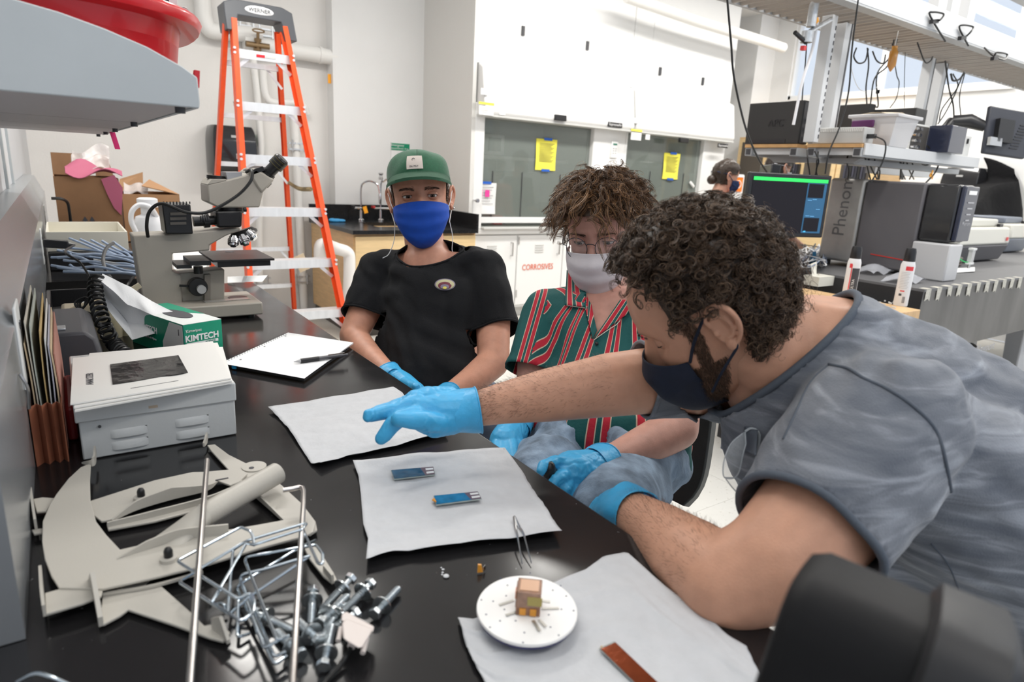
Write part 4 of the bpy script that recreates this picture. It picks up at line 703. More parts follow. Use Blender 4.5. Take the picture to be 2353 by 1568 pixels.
wipe('creased white wipe carrying two blue sample strips', [[(841, 1302), (905, 1283), (990, 1274), (1100, 1258), (1200, 1248), (1290, 1238)], [(1290, 1238), (1262, 1190), (1225, 1130), (1200, 1090), (1160, 1033)], [(811, 1066), (890, 1060), (980, 1049), (1070, 1039), (1160, 1033)], [(841, 1302), (846, 1248), (835, 1215), (829, 1140), (824, 1100), (811, 1066)]], 2, .007, crease=[(.16, .012, .0015), (.33, .012, .0018), (.52, .008, .0006), (.8, .012, .0010)])
wipe('large white wipe under the round disc near the camera', [[(1130, 1600), (1300, 1720), (1500, 1850), (1720, 1900)], [(1720, 1900), (1760, 1750), (1760, 1600), (1715, 1490)], [(1052, 1425), (1090, 1432), (1180, 1392), (1290, 1340), (1345, 1318), (1385, 1285), (1440, 1277), (1500, 1330), (1555, 1373), (1620, 1412), (1665, 1455), (1715, 1490)], [(1130, 1600), (1088, 1530), (1065, 1475), (1052, 1425)]], 5, .004, 60, 44, crease=[(.3, .02, .0025), (.55, .015, .002), (.75, .02, .003)])
# ================================================================== sample strips, tweezers, fragments
def strip(pts, label, film, fing, tab, z=.0088):
    P_ = [bt(a, b_, z) for a, b_ in pts]; t = thing('sample_strip', label, 'strip', P_[0]); M().prism(P_, (0, 0, .0014)).build('glass_slide', mat('slide_glass', (.45, .52, .50), .05, alpha=.7), t); L = lambda u, v: ((1 - u) * (1 - v) * P_[3] + u * (1 - v) * P_[2] + u * v * P_[1] + (1 - u) * v * P_[0]) + np.array((0, 0, .0016))
    M().prism([L(.01, .03), L(.76 if fing else .98, .03), L(.68 if fing else .98, .97) if fing else L(.98, .97), L(.01, .97)], (0, 0, .0004)).build('film', film, t)
    if fing:
        M().prism([L(.76, .03), L(.99, .03), L(.99, .97), L(.68, .97)], (0, 0, .0003)).build('frame_film', mat('film_purple', (.13, .09, .12), .25), t)
        for v0 in (.18, .60): M().prism([L(.80, v0), L(.98, v0), L(.98, v0 + .22), L(.80, v0 + .22)], (0, 0, .0006)).build('electrode', mat('electrode_white', (.72, .73, .74), .5), t)
    if tab: M().prism([L(.0, .25), L(.02, .25), L(.0, .65), L(-.06, .5)], (0, 0, .0014)).build('amber_tab', mat('amber', (.75, .32, .04), .3), t)
    return t, L
BF = mat('film_blue', (.012, .10, .20), .16, .3, var=.35, vscale=60, coat=.3, bump=.0006, bscale=120); BF2 = mat('film_bright_blue', (.03, .22, .42), .14, .4, var=.4, vscale=50, coat=.3, bump=.0008, bscale=120)
t, L = strip([(898, 1083), (996, 1075), (1000, 1093), (905, 1104)], 'dark blue sample strip, the farther one on the wipe', BF, 1, 0)
M().bar(L(.02, .9), L(.25, .4), .0004, .0006).build('scratch', mat('electrode_white', (.7, .7, .7), .5), t); M().bar(L(.25, .4), L(.35, .85), .0004, .0006).build('scratch', MATS['electrode_white'], t)
strip([(996, 1142), (1098, 1132), (1107, 1149), (1002, 1163)], 'bright blue sample strip with an amber tab, the nearer one', BF2, 1, 1)
COP = mat('copper_film', (.32, .075, .03), .18, .6, var=.3, vscale=30, bump=.0006, bscale=80)
t, L = strip([(1377, 1493), (1411, 1477), (1530, 1590), (1475, 1590)], 'copper coloured strip at the bottom of the photo', COP, 0, 0); M().bar(L(.62, .1) , L(.30, .98), .0012, .0006).build('dark_line', INK, t)
c = bt(1383, 1491, .007); m = M()
for k in range(2): m.sph(c + (.002 * k - .001, .001 * k, 0), .0014, 6)
m.build('solder', mat('gold', (.8, .5, .08), .25, .8), t)
t = thing('tweezers', 'steel tweezers lying open across the wipe edge', 'tweezers', bt(1183, 1190, .004)); h0 = bt(1182, 1188, .011)
for q in ((1200, 1297), (1221, 1295)):
    e = bt(*q, .003); m_ = (h0 + e) / 2 + np.array((0, 0, .006)); side = 1 if q[0] > 1210 else -1
    pts = catm([h0, h0 * .7 + e * .3 + np.array((.0015 * side, 0, .002)), m_ + np.array((.0015 * side, 0, 0)), e], 5); M().tube(pts, [.0022 - .0016 * (i / (len(pts) - 1)) for i in range(len(pts))], 4).build('arm', STEEL, t)
CR_ = mat('crumb', (.72, .74, .76), .3, alpha=.8)
for i, (px, py, r) in enumerate(((1018, 1309, .0016), (1017, 1316, .0014), (1016, 1321, .0013), (1025, 1324, .0034), (1014, 1305, .001))): solo(M().sph(bt(px, py, r * .4), (r, r, r * .4), 6), 'flake', CR_, 'tiny clear flake on the bench between wipe and bolts' , 'flake', 'clear flakes on the bench')
c = bt(1097, 1317, .002); t = thing('amber_fragment', 'tiny amber and foil fragment near the round disc', 'fragment', c); M().prism([c, c + (.006, -.002, 0), c + (.005, -.0, .008), c + (.001, .001, .009)], (.001, .002, 0)).build('amber_piece', MATS['amber'], t); M().box(c + (.009, .0, .003), (.004, .0006, .006), (1, .5, .2)).build('foil_piece', CHROME, t)
# ================================================================== round disc with sample cube
dc = atz(1211, 1397, BZ + .022); rd = 116 * np.dot(dc - CAMP, CF) / FPX; t = thing('round_disc', 'round white disc with a ring of small holes', 'disc', (dc[0], dc[1], BZ))
DW = mat('disc_white', (.90, .89, .87), .28, spec=.6); dn = nrm(np.array((-.02, -.03, 1))); 
M().lathe([(rd * .985, -.0008), (rd, .0002), (rd, .0018), (rd * .99, .0028), (0, .0028)], dc - dn * .0028, dn, 72).build('plate', DW, t); M().lathe([(rd * .97, -.0036), (rd * .985, -.0010)], dc - dn * .0028, dn, 72).build('under_plate', mat('disc_blue', (.02, .02, .12), .3), t)
M().lathe([(.02, 0), (.02, .014)], (dc[0], dc[1], BZ + .003), (0, 0, 1)).build('stand', STEEL, t)
holes = [(1150, 1333), (1218, 1321), (1288, 1349), (1166, 1348), (1218, 1339), (1163, 1371), (1106, 1380), (1133, 1383), (1301, 1372), (1290, 1401), (1318, 1404), (1159, 1401), (1117, 1412), (1149, 1426), (1185, 1426), (1126, 1440), (1265, 1440), (1284, 1458), (1202, 1474), (1205, 1452), (1261, 1413), (1236, 1360), (1270, 1359)]
for a, b_ in holes: c = atz(a, b_, dc[2]); c = c + dn * ((dc - c) @ dn); M().cyl(c, c + dn * .0002, .00085, n=10).build('hole', mat('hole_blue', (.03, .04, .10), .4), t)
cube = thing('sample_cube', 'amber and clear cube with thin metal leads on the disc', 'sample', dc); S_ = .0305; cb = atz(1213, 1420, dc[2]); U = nrm(np.array((.75, -.62, 0))); Vv = np.cross(Zv, U)
cc = atz(1214, 1398, dc[2]) ; C0 = cc + Zv * .0125
M().box(C0, (.0235, .0235, .025), U).build('glass_body', mat('cube_glass', (.34, .17, .10), .12, alpha=.75, var=.35, vscale=90), cube, bevel=.0008)
AM = MATS['amber']; CL = mat('cube_clear', (.62, .56, .45), .1, alpha=.6); BRC = mat('cube_brown', (.20, .075, .04), .3)
M().box(C0 + Zv * .0128 + U * .0, (.018, .017, .0008), U).build('top_film', mat('cube_peach', (.62, .36, .22), .3), cube); M().box(C0 + U * .006 + Vv * -.0122 + Zv * .004, (.014, .0008, .009), U).build('yellow_film', mat('cube_yellow', (.42, .34, .10), .3), cube)
for k in (-1, 1): M().box(C0 + U * .005 * k - Vv * .0123 - Zv * .008, (.006, .001, .007), U).build('amber_block', AM, cube); 
M().box(C0 - U * .0121 + Zv * .002, (.0008, .016, .018), U).build('brown_film', BRC, cube); M().box(C0 - U * .0127 + Zv * .006 - Vv * .004, (.0008, .008, .007), U).build('orange_film', mat('cube_orange', (.85, .22, .02), .3), cube)
zf = dc[2] + .0007
for a, b_ in (((1180, 1380), (1147, 1391)), ((1186, 1407), (1162, 1414)), ((1240, 1381), (1264, 1384)), ((1245, 1399), (1284, 1398)), ((1225, 1426), (1241, 1450)), ((1240, 1424), (1254, 1440))):
    p, q_ = atz(*a, zf), atz(*b_, zf); M().bar(p, q_, .0028, .0004).build('lead', mat('lead_metal', (.42, .41, .38), .35, .7), cube)
# ================================================================== beige sheet metal bracket parts
PL = mat('beige_enamel', (.50, .475, .425), .42, bump=.00012, bscale=300)
def zp(q, h): return bt(q[0] / 2.53, 950 + q[1] / 2.53, h)
def smooth2(pts, k=4): return [(p[0], p[1]) for p in catm([np.array(p, float) for p in pts], k, True)]
def plate(par, pts, h, name='plate', th=.0028, hs=None):
    P_ = [zp(q, h if hs is None else hs(q)) for q in pts]; P2 = [p + np.array((0, 0, th)) for p in P_]; return M().ring([P_, P2]).build(name, PL, par, bevel=.0007, smooth=30)
def fin(par, pts, h0, hgt, name='fin', th=.0026):
    """upright flange following a pixel polyline; hgt may vary"""
    C_ = catm([zp(q, h0) for q in pts], 6); n = len(C_); H = np.interp(np.linspace(0, 1, n), np.linspace(0, 1, len(hgt)), hgt); lo = []
    for i, p in enumerate(C_):
        d = nrm(C_[min(i + 1, n - 1)] - C_[max(i - 1, 0)]); s_ = np.cross(d, Zv) * th / 2; lo.append([p + s_, p - s_, p - s_ + Zv * H[i], p + s_ + Zv * H[i]])
    return M().ring(lo).build(name, PL, par, smooth=40)
def knob(par, x, y, h):
    c = zp((x, y), h); M().lathe([(.0085, 0), (.0085, .004), (.006, .0045)], c).build('washer', PL, par); M().lathe([(.0045, .004), (.0045, .011), (.003, .0145), (.0008, .0155)], c, n=14).build('black_pin', MBLK, par, smooth=60)
a1 = thing('metal_bracket', 'big beige sheet metal bracket with sail shaped plate at its left end', 'bracket', zp((500, 800), 0))
plate(a1, [(530, 300), (524, 400), (527, 520), (560, 640), (620, 720), (700, 805), (880, 765), (1050, 730), (1320, 690), (1500, 660), (1650, 632), (1740, 628), (1800, 600), (1835, 650), (1822, 700), (1780, 722), (1500, 800), (1180, 900), (900, 968), (600, 1035), (345, 1030), (300, 960), (262, 860), (246, 760), (250, 640), (290, 545), (330, 480), (400, 390), (470, 325)], .014)
plate(a1, [(350, 1035), (600, 1035), (590, 1075), (480, 1120), (270, 1182), (262, 1060)], .012, 'lower_tab')
fin(a1, [(262, 1182), (250, 1080), (236, 915)], .012, [.012, .014, .006], 'upright_tab'); fin(a1, [(480, 292), (545, 305), (556, 235)], .014, [.002, .012, .012], 'upright_tab')
fin(a1, [(680, 850), (860, 790), (1050, 735), (1330, 700)], .0165, [.001, .010, .013, .012], 'curved_fin'); knob(a1, 982, 855, .0168)
a2 = thing('metal_bracket', 'beige curved bracket arm with black pin, behind the sail plate', 'bracket', zp((900, 500), 0))
plate(a2, [(515, 525), (700, 465), (900, 400), (1120, 352), (1200, 350), (1300, 340), (1400, 335), (1440, 360), (1390, 410), (1340, 430), (1262, 400), (1240, 420), (1150, 450), (1000, 480), (820, 545), (640, 630), (590, 640), (540, 600)], .009)
fin(a2, [(650, 628), (800, 560), (1000, 500), (1200, 450), (1262, 400)], .0115, [.002, .012, .016, .008, .001], 'curved_fin'); plate(a2, [(620, 655), (900, 600), (1200, 520), (1340, 450), (1345, 470), (1200, 560), (900, 640), (630, 690)], .004, 'lower_flange'); fin(a2, [(625, 662), (900, 600), (1200, 520), (1345, 455)], .0065, [.006, .008, .008, .006], 'flange_lip'); knob(a2, 823, 500, .0118)
m = M(); c = zp((1290, 383), .0122); m.box(c, (.016, .0028, .0006), zp((1316, 378), .0) - zp((1264, 388), .0)); m.build('slot', INK, a2)
a3 = thing('metal_bracket', 'beige diagonal bracket arm crossing under the painted tube', 'bracket', zp((1500, 450), 0))
plate(a3, [(1205, 195), (1250, 190), (1330, 250), (1430, 300), (1510, 335), (1640, 430), (1760, 540), (1835, 640), (1845, 690), (1800, 720), (1740, 650), (1650, 640), (1560, 560), (1470, 480), (1370, 385), (1230, 230)], .0045); fin(a3, [(1185, 195), (1200, 175), (1205, 145)], .0075, [.006, .013, .010], 'upright_tab')
lug = M(); lug.lathe([(.0165, 0), (.0165, .0028)], zp((1478, 318), .0062)); lug.build('lug', PL, a3); c = zp((1462, 318), .0092); M().cyl(c, c + (0, 0, .0004), .0035, n=14).build('hole', INK, a3)
fin(a3, [(1380, 395), (1530, 520), (1660, 640)], .0062, [.005, .006, .004], 'rib')
a4 = thing('metal_bracket', 'beige pointed bracket foot nearest the steel rods with half round tabs', 'bracket', zp((900, 1150), 0))
plate(a4, [(600, 1050), (930, 1010), (1020, 1090), (1110, 1170), (1190, 1250), (1280, 1230), (1340, 1290), (1300, 1340), (1220, 1320), (1000, 1240), (745, 1155), (700, 1190), (600, 1243), (590, 1150)], .004)
fin(a4, [(590, 1240), (560, 1100), (530, 1020)], .004, [.010, .034, .010], 'round_tab', .004)
hc = [zp((1230, 1240), .006), zp((1290, 1205), .006)]; fin(a4, [(1240, 1255), (1290, 1290), (1330, 1340)], .006, [.012, .020, .004], 'round_tab', .003)
fin(a4, [(600, 1060), (900, 1010), (1180, 930)], .0075, [.003, .003, .003], 'rib')
plate(a4, [(1770, 800), (1840, 780), (1940, 940), (1960, 980), (1930, 1000), (1880, 960), (1800, 860)], .005, 'narrow_arm'); fin(a4, [(1885, 920), (1935, 990)], .007, [.008, .010], 'round_tab')
a5 = thing('metal_clip', 'small beige U shaped clip behind the sail plate', 'bracket', zp((240, 600), 0)); plate(a5, [(195, 510), (250, 500), (320, 505), (270, 580), (215, 585)], .010); fin(a5, [(185, 490), (200, 600), (212, 680)], .008, [.014, .018, .014], 'upright_tab'); plate(a5, [(185, 690), (250, 680), (250, 705), (200, 715)], .006, 'lip')
ptb = thing('painted_tube', 'beige painted metal tube lying across the brackets', 'tube', zp((1400, 500), 0)); pa = zp((1612, 348), .031); pb = zp((1180, 600), .024); d = nrm(pb - pa)
M().tube([pa, pb], .0142, 28).build('tube_body', PL, ptb); M().cyl(pa - d * .0003, pa, .0128, n=26).build('tube_end', mat('tube_inside', (.42, .40, .35), .6), ptb)
M().ring([[pb + (np.cross(d, Zv) * (.0142 + .012 * s_) * math.cos(q) + Zv * (.0142 * (1 - .9 * s_)) * math.sin(q) - Zv * .012 * s_) + d * .07 * s_ for q in np.linspace(0, 2 * math.pi, 25)[:-1]] for s_ in (0, .3, .7, 1, 1.6)]).build('flattened_end', PL, ptb, smooth=60)
# ================================================================== steel rods and wire hooks
ROD = mat('brushed_rod', (.55, .52, .50), .25, 1); r1 = .0033
solo(M().tube([bt(476, 1058, .054), bt(436, 1568, .036), bt(430, 1660, .034)], r1 * .95, 16), 'steel_rod', ROD, 'straight steel rod, the left one of the two crossing the brackets', 'rod', 'steel rods over the brackets', loc=bt(440, 1500))
solo(M().tube([bt(650, 1127, .044), bt(672, 1124, .044), bt(688, 1120, .044), bt(695, 1122, .044), bt(698, 1130, .044), bt(697, 1160, .044), bt(672, 1568, .032), bt(666, 1660, .030)], r1 * .9, 16), 'steel_rod', ROD, 'steel rod with a bent top end, the right one', 'rod', 'steel rods over the brackets', loc=bt(690, 1500))
WIRE = mat('zinc_wire', (.55, .62, .68), .20, 1)
def hk(label, pts, hs, r=.0016, closed=False):
    n = len(pts); H = np.interp(np.linspace(0, 1, n), np.linspace(0, 1, len(hs)), hs); P_ = [bt(380 + a / 3.751, 1150 + b_ / 3.751, h) for (a, b_), h in zip(pts, H)]
    Q = [P_[0]]
    for i in range(1, n - 1):      # rounded corners
        p, a, b_ = P_[i], P_[i - 1], P_[i + 1]; ra = min(.004, np.linalg.norm(a - p) * .4); rb = min(.004, np.linalg.norm(b_ - p) * .4); A_ = p + nrm(a - p) * ra; B_ = p + nrm(b_ - p) * rb
        for s_ in (0, .25, .5, .75, 1): Q.append((1 - s_) ** 2 * A_ + 2 * s_ * (1 - s_) * p + s_ * s_ * B_)
    Q.append(P_[-1]); return solo(M().tube(Q, r, 10), 'wire_hook', WIRE, label, 'wire hook', 'zinc wire hooks in the tangle', loc=P_[0])
hk('zinc wire hook reaching farthest left over the steel rod', [(765, 390), (755, 310), (730, 265), (650, 232), (100, 525), (625, 852), (735, 800), (768, 880), (755, 975), (650, 1045), (118, 705), (240, 632)], [.04, .045, .04, .03, .03, .03, .02])
hk('zinc wire hook with its long side along the bracket top', [(310, 582), (680, 362), (760, 385), (1180, 250), (1222, 195), (700, 350), (582, 430), (538, 965)], [.035, .04, .045, .045, .03, .012])
hk('zinc wire hook at the front of the tangle with the widest loop', [(1065, 1168), (965, 1212), (685, 520), (705, 488), (1300, 385), (1355, 460), (1355, 552), (1315, 545), (1190, 265)], [.02, .022, .03, .035, .042, .04, .04])
hk('zinc wire hook nested second from the front', [(1030, 1308), (940, 1352), (645, 690), (660, 640), (880, 590), (1245, 480)], [.012, .014, .022, .026, .036])
hk('zinc wire hook nested lowest in the tangle', [(1045, 1345), (945, 1420), (618, 770), (640, 725), (1170, 400), (1300, 345)], [.006, .006, .014, .018, .034])
hk('zinc wire hook end poking out below the tangle', [(725, 1150), (620, 1183), (628, 860), (700, 800)], [.004, .006, .015, .018]); hk('straight zinc wire slanting behind the left loops', [(390, 920), (400, 880), (690, 385)], [.012, .03, .038]); hk('straight zinc wire slanting behind the front hook', [(560, 975), (740, 820), (1245, 480)], [.008, .02, .034])
hk('short curled zinc wire end beside the round tab', [(430, 900), (470, 885), (510, 905), (520, 950)], [.008, .01, .01, .006]); hk('zinc wire hook with a crossbar at the front', [(965, 1212), (850, 1280), (700, 880)], [.022, .018, .022])
solo(M().tube(catm([bt(40, 1568, .02), bt(80, 1549, .03), bt(115, 1556, .03), bt(170, 1580, .02)], 6), .0016, 10), 'wire_hook', WIRE, 'lone wire hook at the bottom left of the bench', 'wire hook')
# ================================================================== lag bolts with washers
ZN = mat('zinc_bolt', (.62, .66, .68), .24, .95, var=.12, vscale=400)
bp = thing('lag_bolt', 'x', 'bolt', (0, 0, 0), 'zinc lag bolts piled on the bench'); LB = .046; rb = .0034
M().ring([[(.0066 * math.cos(q), .0066 * math.sin(q), z) for q in np.linspace(0, 2 * math.pi, 7)[:-1]] for z in (-.0052, 0)]).build('hex_head', ZN, bp, bevel=.0006)
th = []; N_ = 15
for i in range(N_ * 10 + 1):
    q = i / 10 * 2 * math.pi; z = .013 + (LB - .013) * i / (N_ * 10); rr_ = (rb + .0004) * (1 if i < N_ * 8.2 else max(.05, 1 - (i / 10 - N_ * .82) / (N_ * .18))); th.append((rr_ * math.cos(q), rr_ * math.sin(q), z))
m = M(); m.tube([(0, 0, 0), (0, 0, .013), (0, 0, .013), (0, 0, LB * .85), (0, 0, LB)], [rb, rb, rb * .82, rb * .82, .0003], 14); m.tube(th, .00065, 5); m.build('threaded_shank', ZN, bp)
wz = .0095; M().lathe([(rb * 1.1, wz), (.0102, wz), (.0102, wz + .0016), (rb * 1.1, wz + .0016), (rb * 1.1, wz)], cap=False, n=30).build('washer', ZN, bp)
note_kids()
def bolt(h, tp, label, hh=.007, ht=.004, first=[True], spin=.3):
    a = bt(380 + h[0] / 3.751, 1150 + h[1] / 3.751, hh); b_ = bt(380 + tp[0] / 3.751, 1150 + tp[1] / 3.751, ht); d = nrm(b_ - a); o = bp if first[0] else copy_tree(bp); first[0] = False
    u, w_ = frame(d); u2 = u * math.cos(spin) + w_ * math.sin(spin); w2 = np.cross(d, u2); o.matrix_world = Matrix(((u2[0], w2[0], d[0], a[0]), (u2[1], w2[1], d[1], a[1]), (u2[2], w2[2], d[2], a[2]), (0, 0, 0, 1))); o['label'] = label
bolt((1270, 800), (1258, 1080), 'lag bolt standing upright leftmost below the steel rod end', .010, .004)
bolt((1585, 690), (1350, 950), 'lag bolt with washer facing up next to the beige arm tip', .016, .005, spin=.1)
bolt((1355, 1040), (1600, 800), 'lag bolt with dark head at centre of the pile', .010, .008)
bolt((1755, 735), (1490, 1010), 'lag bolt with its head at the upper right of the pile', .012, .006)
bolt((1820, 965), (2045, 725), 'lone lag bolt lying apart to the right of the pile', .0075, .006, spin=.5)
bolt((1370, 1400), (1450, 1035), 'lag bolt pointing away, lowest head beside the connector cable', .008, .012)
bolt((1310, 1195), (1120, 1030), 'lag bolt with a large dark head under the second rod', .012, .006)
bolt((800, 985), (1090, 1120), 'lag bolt lying left of the second rod', .008, .005)
bolt((1500, 930), (1285, 1335), 'lag bolt half hidden beneath the connector', .006, .003)
bolt((1150, 1320), (1010, 1180), 'lag bolt head just right of the second rod, nearest the camera', .008, .006)
bolt((1625, 985), (1450, 1110), 'lag bolt with bright head behind the connector', .010, .006)
# connector
IV = mat('ivory_connector', (.74, .66, .62), .4); zq = lambda a, b_, h: bt(380 + a / 3.751, 1150 + b_ / 3.751, h); t = thing('serial_connector', 'ivory plastic serial connector with two thumbscrews and black cable', 'connector', zq(1640, 1130, 0))
H = .012; body = [(1520, 1060), (1560, 1020), (1790, 1110), (1770, 1150), (1700, 1270), (1660, 1275), (1560, 1215), (1530, 1190)]; M().ring([[zq(a, b_, H + .001) for a, b_ in body], [zq(a, b_, H + .011) for a, b_ in body]]).build('hood', IV, t, bevel=.0015)
M().ring([[zq(a, b_, H + .003) for a, b_ in ((1520, 985), (1560, 960), (1800, 1090), (1790, 1140), (1700, 1090), (1600, 1050), (1515, 1040))], [zq(a, b_, H + .009) for a, b_ in ((1520, 985), (1560, 960), (1800, 1090), (1790, 1140), (1700, 1090), (1600, 1050), (1515, 1040))]]).build('shell', IV, t, bevel=.001)
for a, b_ in (((1515, 1100), (1490, 1215)), ((1735, 1190), (1700, 1320))): M().tube([zq(*a, H + .006), zq(*b_, H + .003)], .0024, 12).build('thumbscrew', IV, t)
M().tube([zq(1625, 1210, H + .006), zq(1600, 1265, H + .005)], [.0042, .0036], 14).build('strain_relief', IV, t); M().tube(catm([zq(1602, 1262, H + .005), zq(1560, 1340, .008), zq(1500, 1430, .005), zq(1400, 1540, .004), zq(1330, 1640, .004)], 6), .0022, 10).build('cable', BLK, t)
# ================================================================== right side of the lab
OTAB = mat('table_top_grey', (.13, .13, .135), .5, var=.05, vscale=20); OSIDE = mat('table_side_steel', (.13, .125, .12), .42, .35, var=.35, vscale=5, stretch=(1, 1, .25)); ODARK = mat('table_dark_side', (.022, .022, .024), .5)
TZ = .90; tx0, ty0 = 3.366, 1.383; tx1, ty1 = 6.9, 2.75
t = thing('optical_table', 'thick dark steel optical table with taped front edge', 'table', (tx0, ty0, 0))
M().bb(tx0, tx1, ty0, ty1, TZ - .012, TZ).build('table_top', OTAB, t); M().bb(tx0 + .004, tx1, ty0 + .004, ty1, TZ - .34, TZ - .012).build('core', OSIDE, t); M().bb(tx0, tx0 + .004, ty0 + .004, ty1, TZ - .335, TZ - .012).build('end_skin', ODARK, t)
TAPE = mat('masking_tape', (.52, .50, .44), .7, var=.2, vscale=60)
for k in range(11):
    p = aty(2136 + k * 15.5 - (k > 5) * 0, 672 - k * 5.2, ty0); m = M(); h = .020 + .009 * math.sin(k * 2.1); x = tx0 + .02 + k * .115
    m.prism([(x, ty0 - .001, TZ - .001), (x + .05, ty0 - .001, TZ - .001), (x + .052 - .012 * (k % 2), ty0 - .001, TZ - .04 - h), (x + .03, ty0 - .001, TZ - .028 - h), (x + .006 * (k % 3), ty0 - .001, TZ - .045 - h * .6)], (0, .0015, 0)); m.bb(x, x + .05, ty0, ty0 + .035, TZ, TZ + .001); m.build('tape_tab', TAPE, t)
for x, y in ((3.9, 1.62), (6.4, 1.62), (3.9, 2.5)):
    l = M().lathe([(.0, 0), (.17, 0), (.17, .46), (.15, .50), (.15, .555), (0, .555)], (x, y, 0), n=40).build('isolator_leg', BLKP, t)
c = aty(2258, 800, 1.45); text('Newport', .07, c + (-.02, -.02, .01), (1, 0, 0), (0, 0, 1), mat('pale_print', (.45, .45, .47), .5), t); text('High Performance', .026, c + (.0, -.02, -.05), (1, 0, 0), (0, 0, 1), MATS['pale_print'], t); text('Laminar Flow Isolator', .026, c + (.03, -.02, -.085), (1, 0, 0), (0, 0, 1), MATS['pale_print'], t)
M().lathe([(.0, 0), (.19, 0), (.19, .46), (0, .46)], (c[0], 1.68, 0), n=40).build('isolator_leg', BLKP, t)
# white bins under the table
for k, (px, py, s, lb) in enumerate(((2335, 800, .34, 'white lidded bin on the floor right of the isolator'),)):
    c = atz(px, py + 60, 0); t = thing('white_bin', lb, 'bin', c); M().lathe([(s * .42, 0), (s * .5, .36)], c + (.1, 0, 0), n=4).build('body', WP, t, bevel=.01); M().lathe([(s * .54, .36), (s * .54, .39), (s * .3, .41)], c + (.1, 0, 0), n=4).build('lid', WP, t, bevel=.006)
t = thing('storage_cart', 'white storage cart under the optical table at the right', 'cart', (5.6, 2.4, 0)); M().bb(5.0, 6.6, 2.2, 2.6, .3, .5).build('body', WHITE2, t); M().bb(5.0, 6.6, 2.2, 2.6, .02, .26).build('drawer', WHITE2, t)
# SEM
SEMG = mat('sem_grey', (.115, .11, .118), .42); SEMS = mat('sem_silver', (.40, .39, .37), .35, .4, var=.05, vscale=30); SEML = mat('sem_light', (.52, .52, .53), .4)
def onx(px, py, x): return atx(px, py, x)
sxx = 3.80; y_f, y_s, y_b = 1.66, 1.98, 2.19; z0, z1 = .93, 1.402
t = thing('electron_microscope', 'tall grey desktop electron microscope with Phenom lettering on its silver end', 'instrument', (sxx, 1.9, TZ))
M().bb(sxx, sxx + .28, y_f, y_s, z0 - .01, z1).build('grey_cover', SEMG, t, bevel=.012); M().bb(sxx - .008, sxx + .29, y_s + .003, y_b, z0, z1 + .006).build('silver_panel', SEMS, t, bevel=.015)
for y in (y_f + .05, y_b - .04): M().cyl((sxx + .04, y, TZ), (sxx + .04, y, z0), .018, n=14).build('foot', BLKP, t)
text('Phenom', .105, (sxx - .0095, 2.085, 1.25), (0, -.0, 1), (0, 1, 0), mat('phenom_grey', (.13, .13, .13), .4), t)
bf = atx(2110, 430, sxx + .01)[1]; M().bb(sxx + .01, sxx + .19, 1.50, y_f - .002, 1.10, z1 - .004).build('black_front', SMOKE, t, bevel=.012); M().bb(sxx + .02, sxx + .18, 1.475, 1.499, 1.11, z1 - .01).build('control_face', mat('navy_face', (.02, .025, .05), .2, coat=.5), t, bevel=.006)
M().bb(sxx - .03, sxx + .12, 1.47, y_f - .002, TZ + .001, 1.095).build('stage_housing', SEML, t, bevel=.008)
M().bar((sxx - .0015, 1.88, .995), (sxx - .0015, 1.70, .985), .003, .005).build('red_line', mat('red_line', (.6, .03, .02), .4), t)
text('Phenom', .03, (sxx + .10, 1.474, 1.20), (1, 0, 0), (0, 0, 1), MATS['pale_print'], t); M().box((sxx + .10, 1.473, 1.36), (.09, .003, .02)).build('print_label', PAPER, t)
for k in range(4): M().box((sxx + .10 + .0 * k, 1.473, 1.31 - .03 * k), (.07 - .01 * k, .003, .006)).build('print_line', MATS['pale_print'], t)
# monitor facing the bench
def screen(cx, w, h, th, U, W, label, name, grn=True, off=BLKP, stand=True):
    U = nrm(U); W = nrm(W - U * (np.array(W, float) @ U)); N = np.cross(U, W); t = thing(name, label, 'monitor', (cx[0], cx[1], TZ)); cx = np.array(cx)
    M().box(cx - N * th / 2, (w, th, h), U, W).build('casing', BLKP, t, bevel=.006); M().box(cx + N * .001, (w * .92, .002, h * .87), U, W).build('display', mat('display_black', (.008, .008, .010), .55, spec=.15, emit=(.012, .011, .015), estr=1), t)
    if grn:
        M().box(cx + N * .0025 + W * h * .405, (w * .91, .001, h * .055), U, W).build('green_bar', mat('green_bar', (.02, .5, .1), .3, emit=(.03, .62, .10), estr=.9), t)
        M().box(cx + N * .0025 + W * (-h * .028) + U * w * .33, (w * .24, .001, h * .80), U, W).build('blue_panel', mat('blue_panel', (.02, .08, .16), .3, emit=(.02, .09, .18), estr=.7), t)
        for dz, hh in ((.25, .22), (-.29, .22)): M().box(cx + N * .0035 + W * h * dz + U * w * .32, (w * .19, .001, h * hh), U, W).build('inset_view', MATS['display_black'], t)
        for k, dz in enumerate((.10, .115, -.04, -.15, -.155)): M().box(cx + N * .0035 + W * h * dz + U * w * (.26 + .06 * (k % 3)), (w * .05, .001, h * .008), U, W).build('screen_text', mat('screen_text', (.1, .3, .5), .3, emit=(.15, .4, .7), estr=.8), t)
        M().box(cx + N * .0035 - W * h * .40 + U * w * .25, (w * .03, .001, h * .025), U, W).build('screen_icon', mat('screen_icon', (.1, .5, .8), .3, emit=(.05, .45, .8), estr=.9), t)
    if stand:
        b_ = np.array((cx[0], cx[1], TZ)) - np.array((N[0], N[1], 0)) * .05; M().box((cx - N * .05 + b_) / 2 + (0, 0, .0), (.09, .03, cx[2] - TZ), U, (0, 0, 1)).build('stand', BLKP, t); M().box(b_ + (0, 0, .008), (.24, .18, .016), U, (0, 0, 1)).build('stand_base', BLKP, t, bevel=.004)
    return t
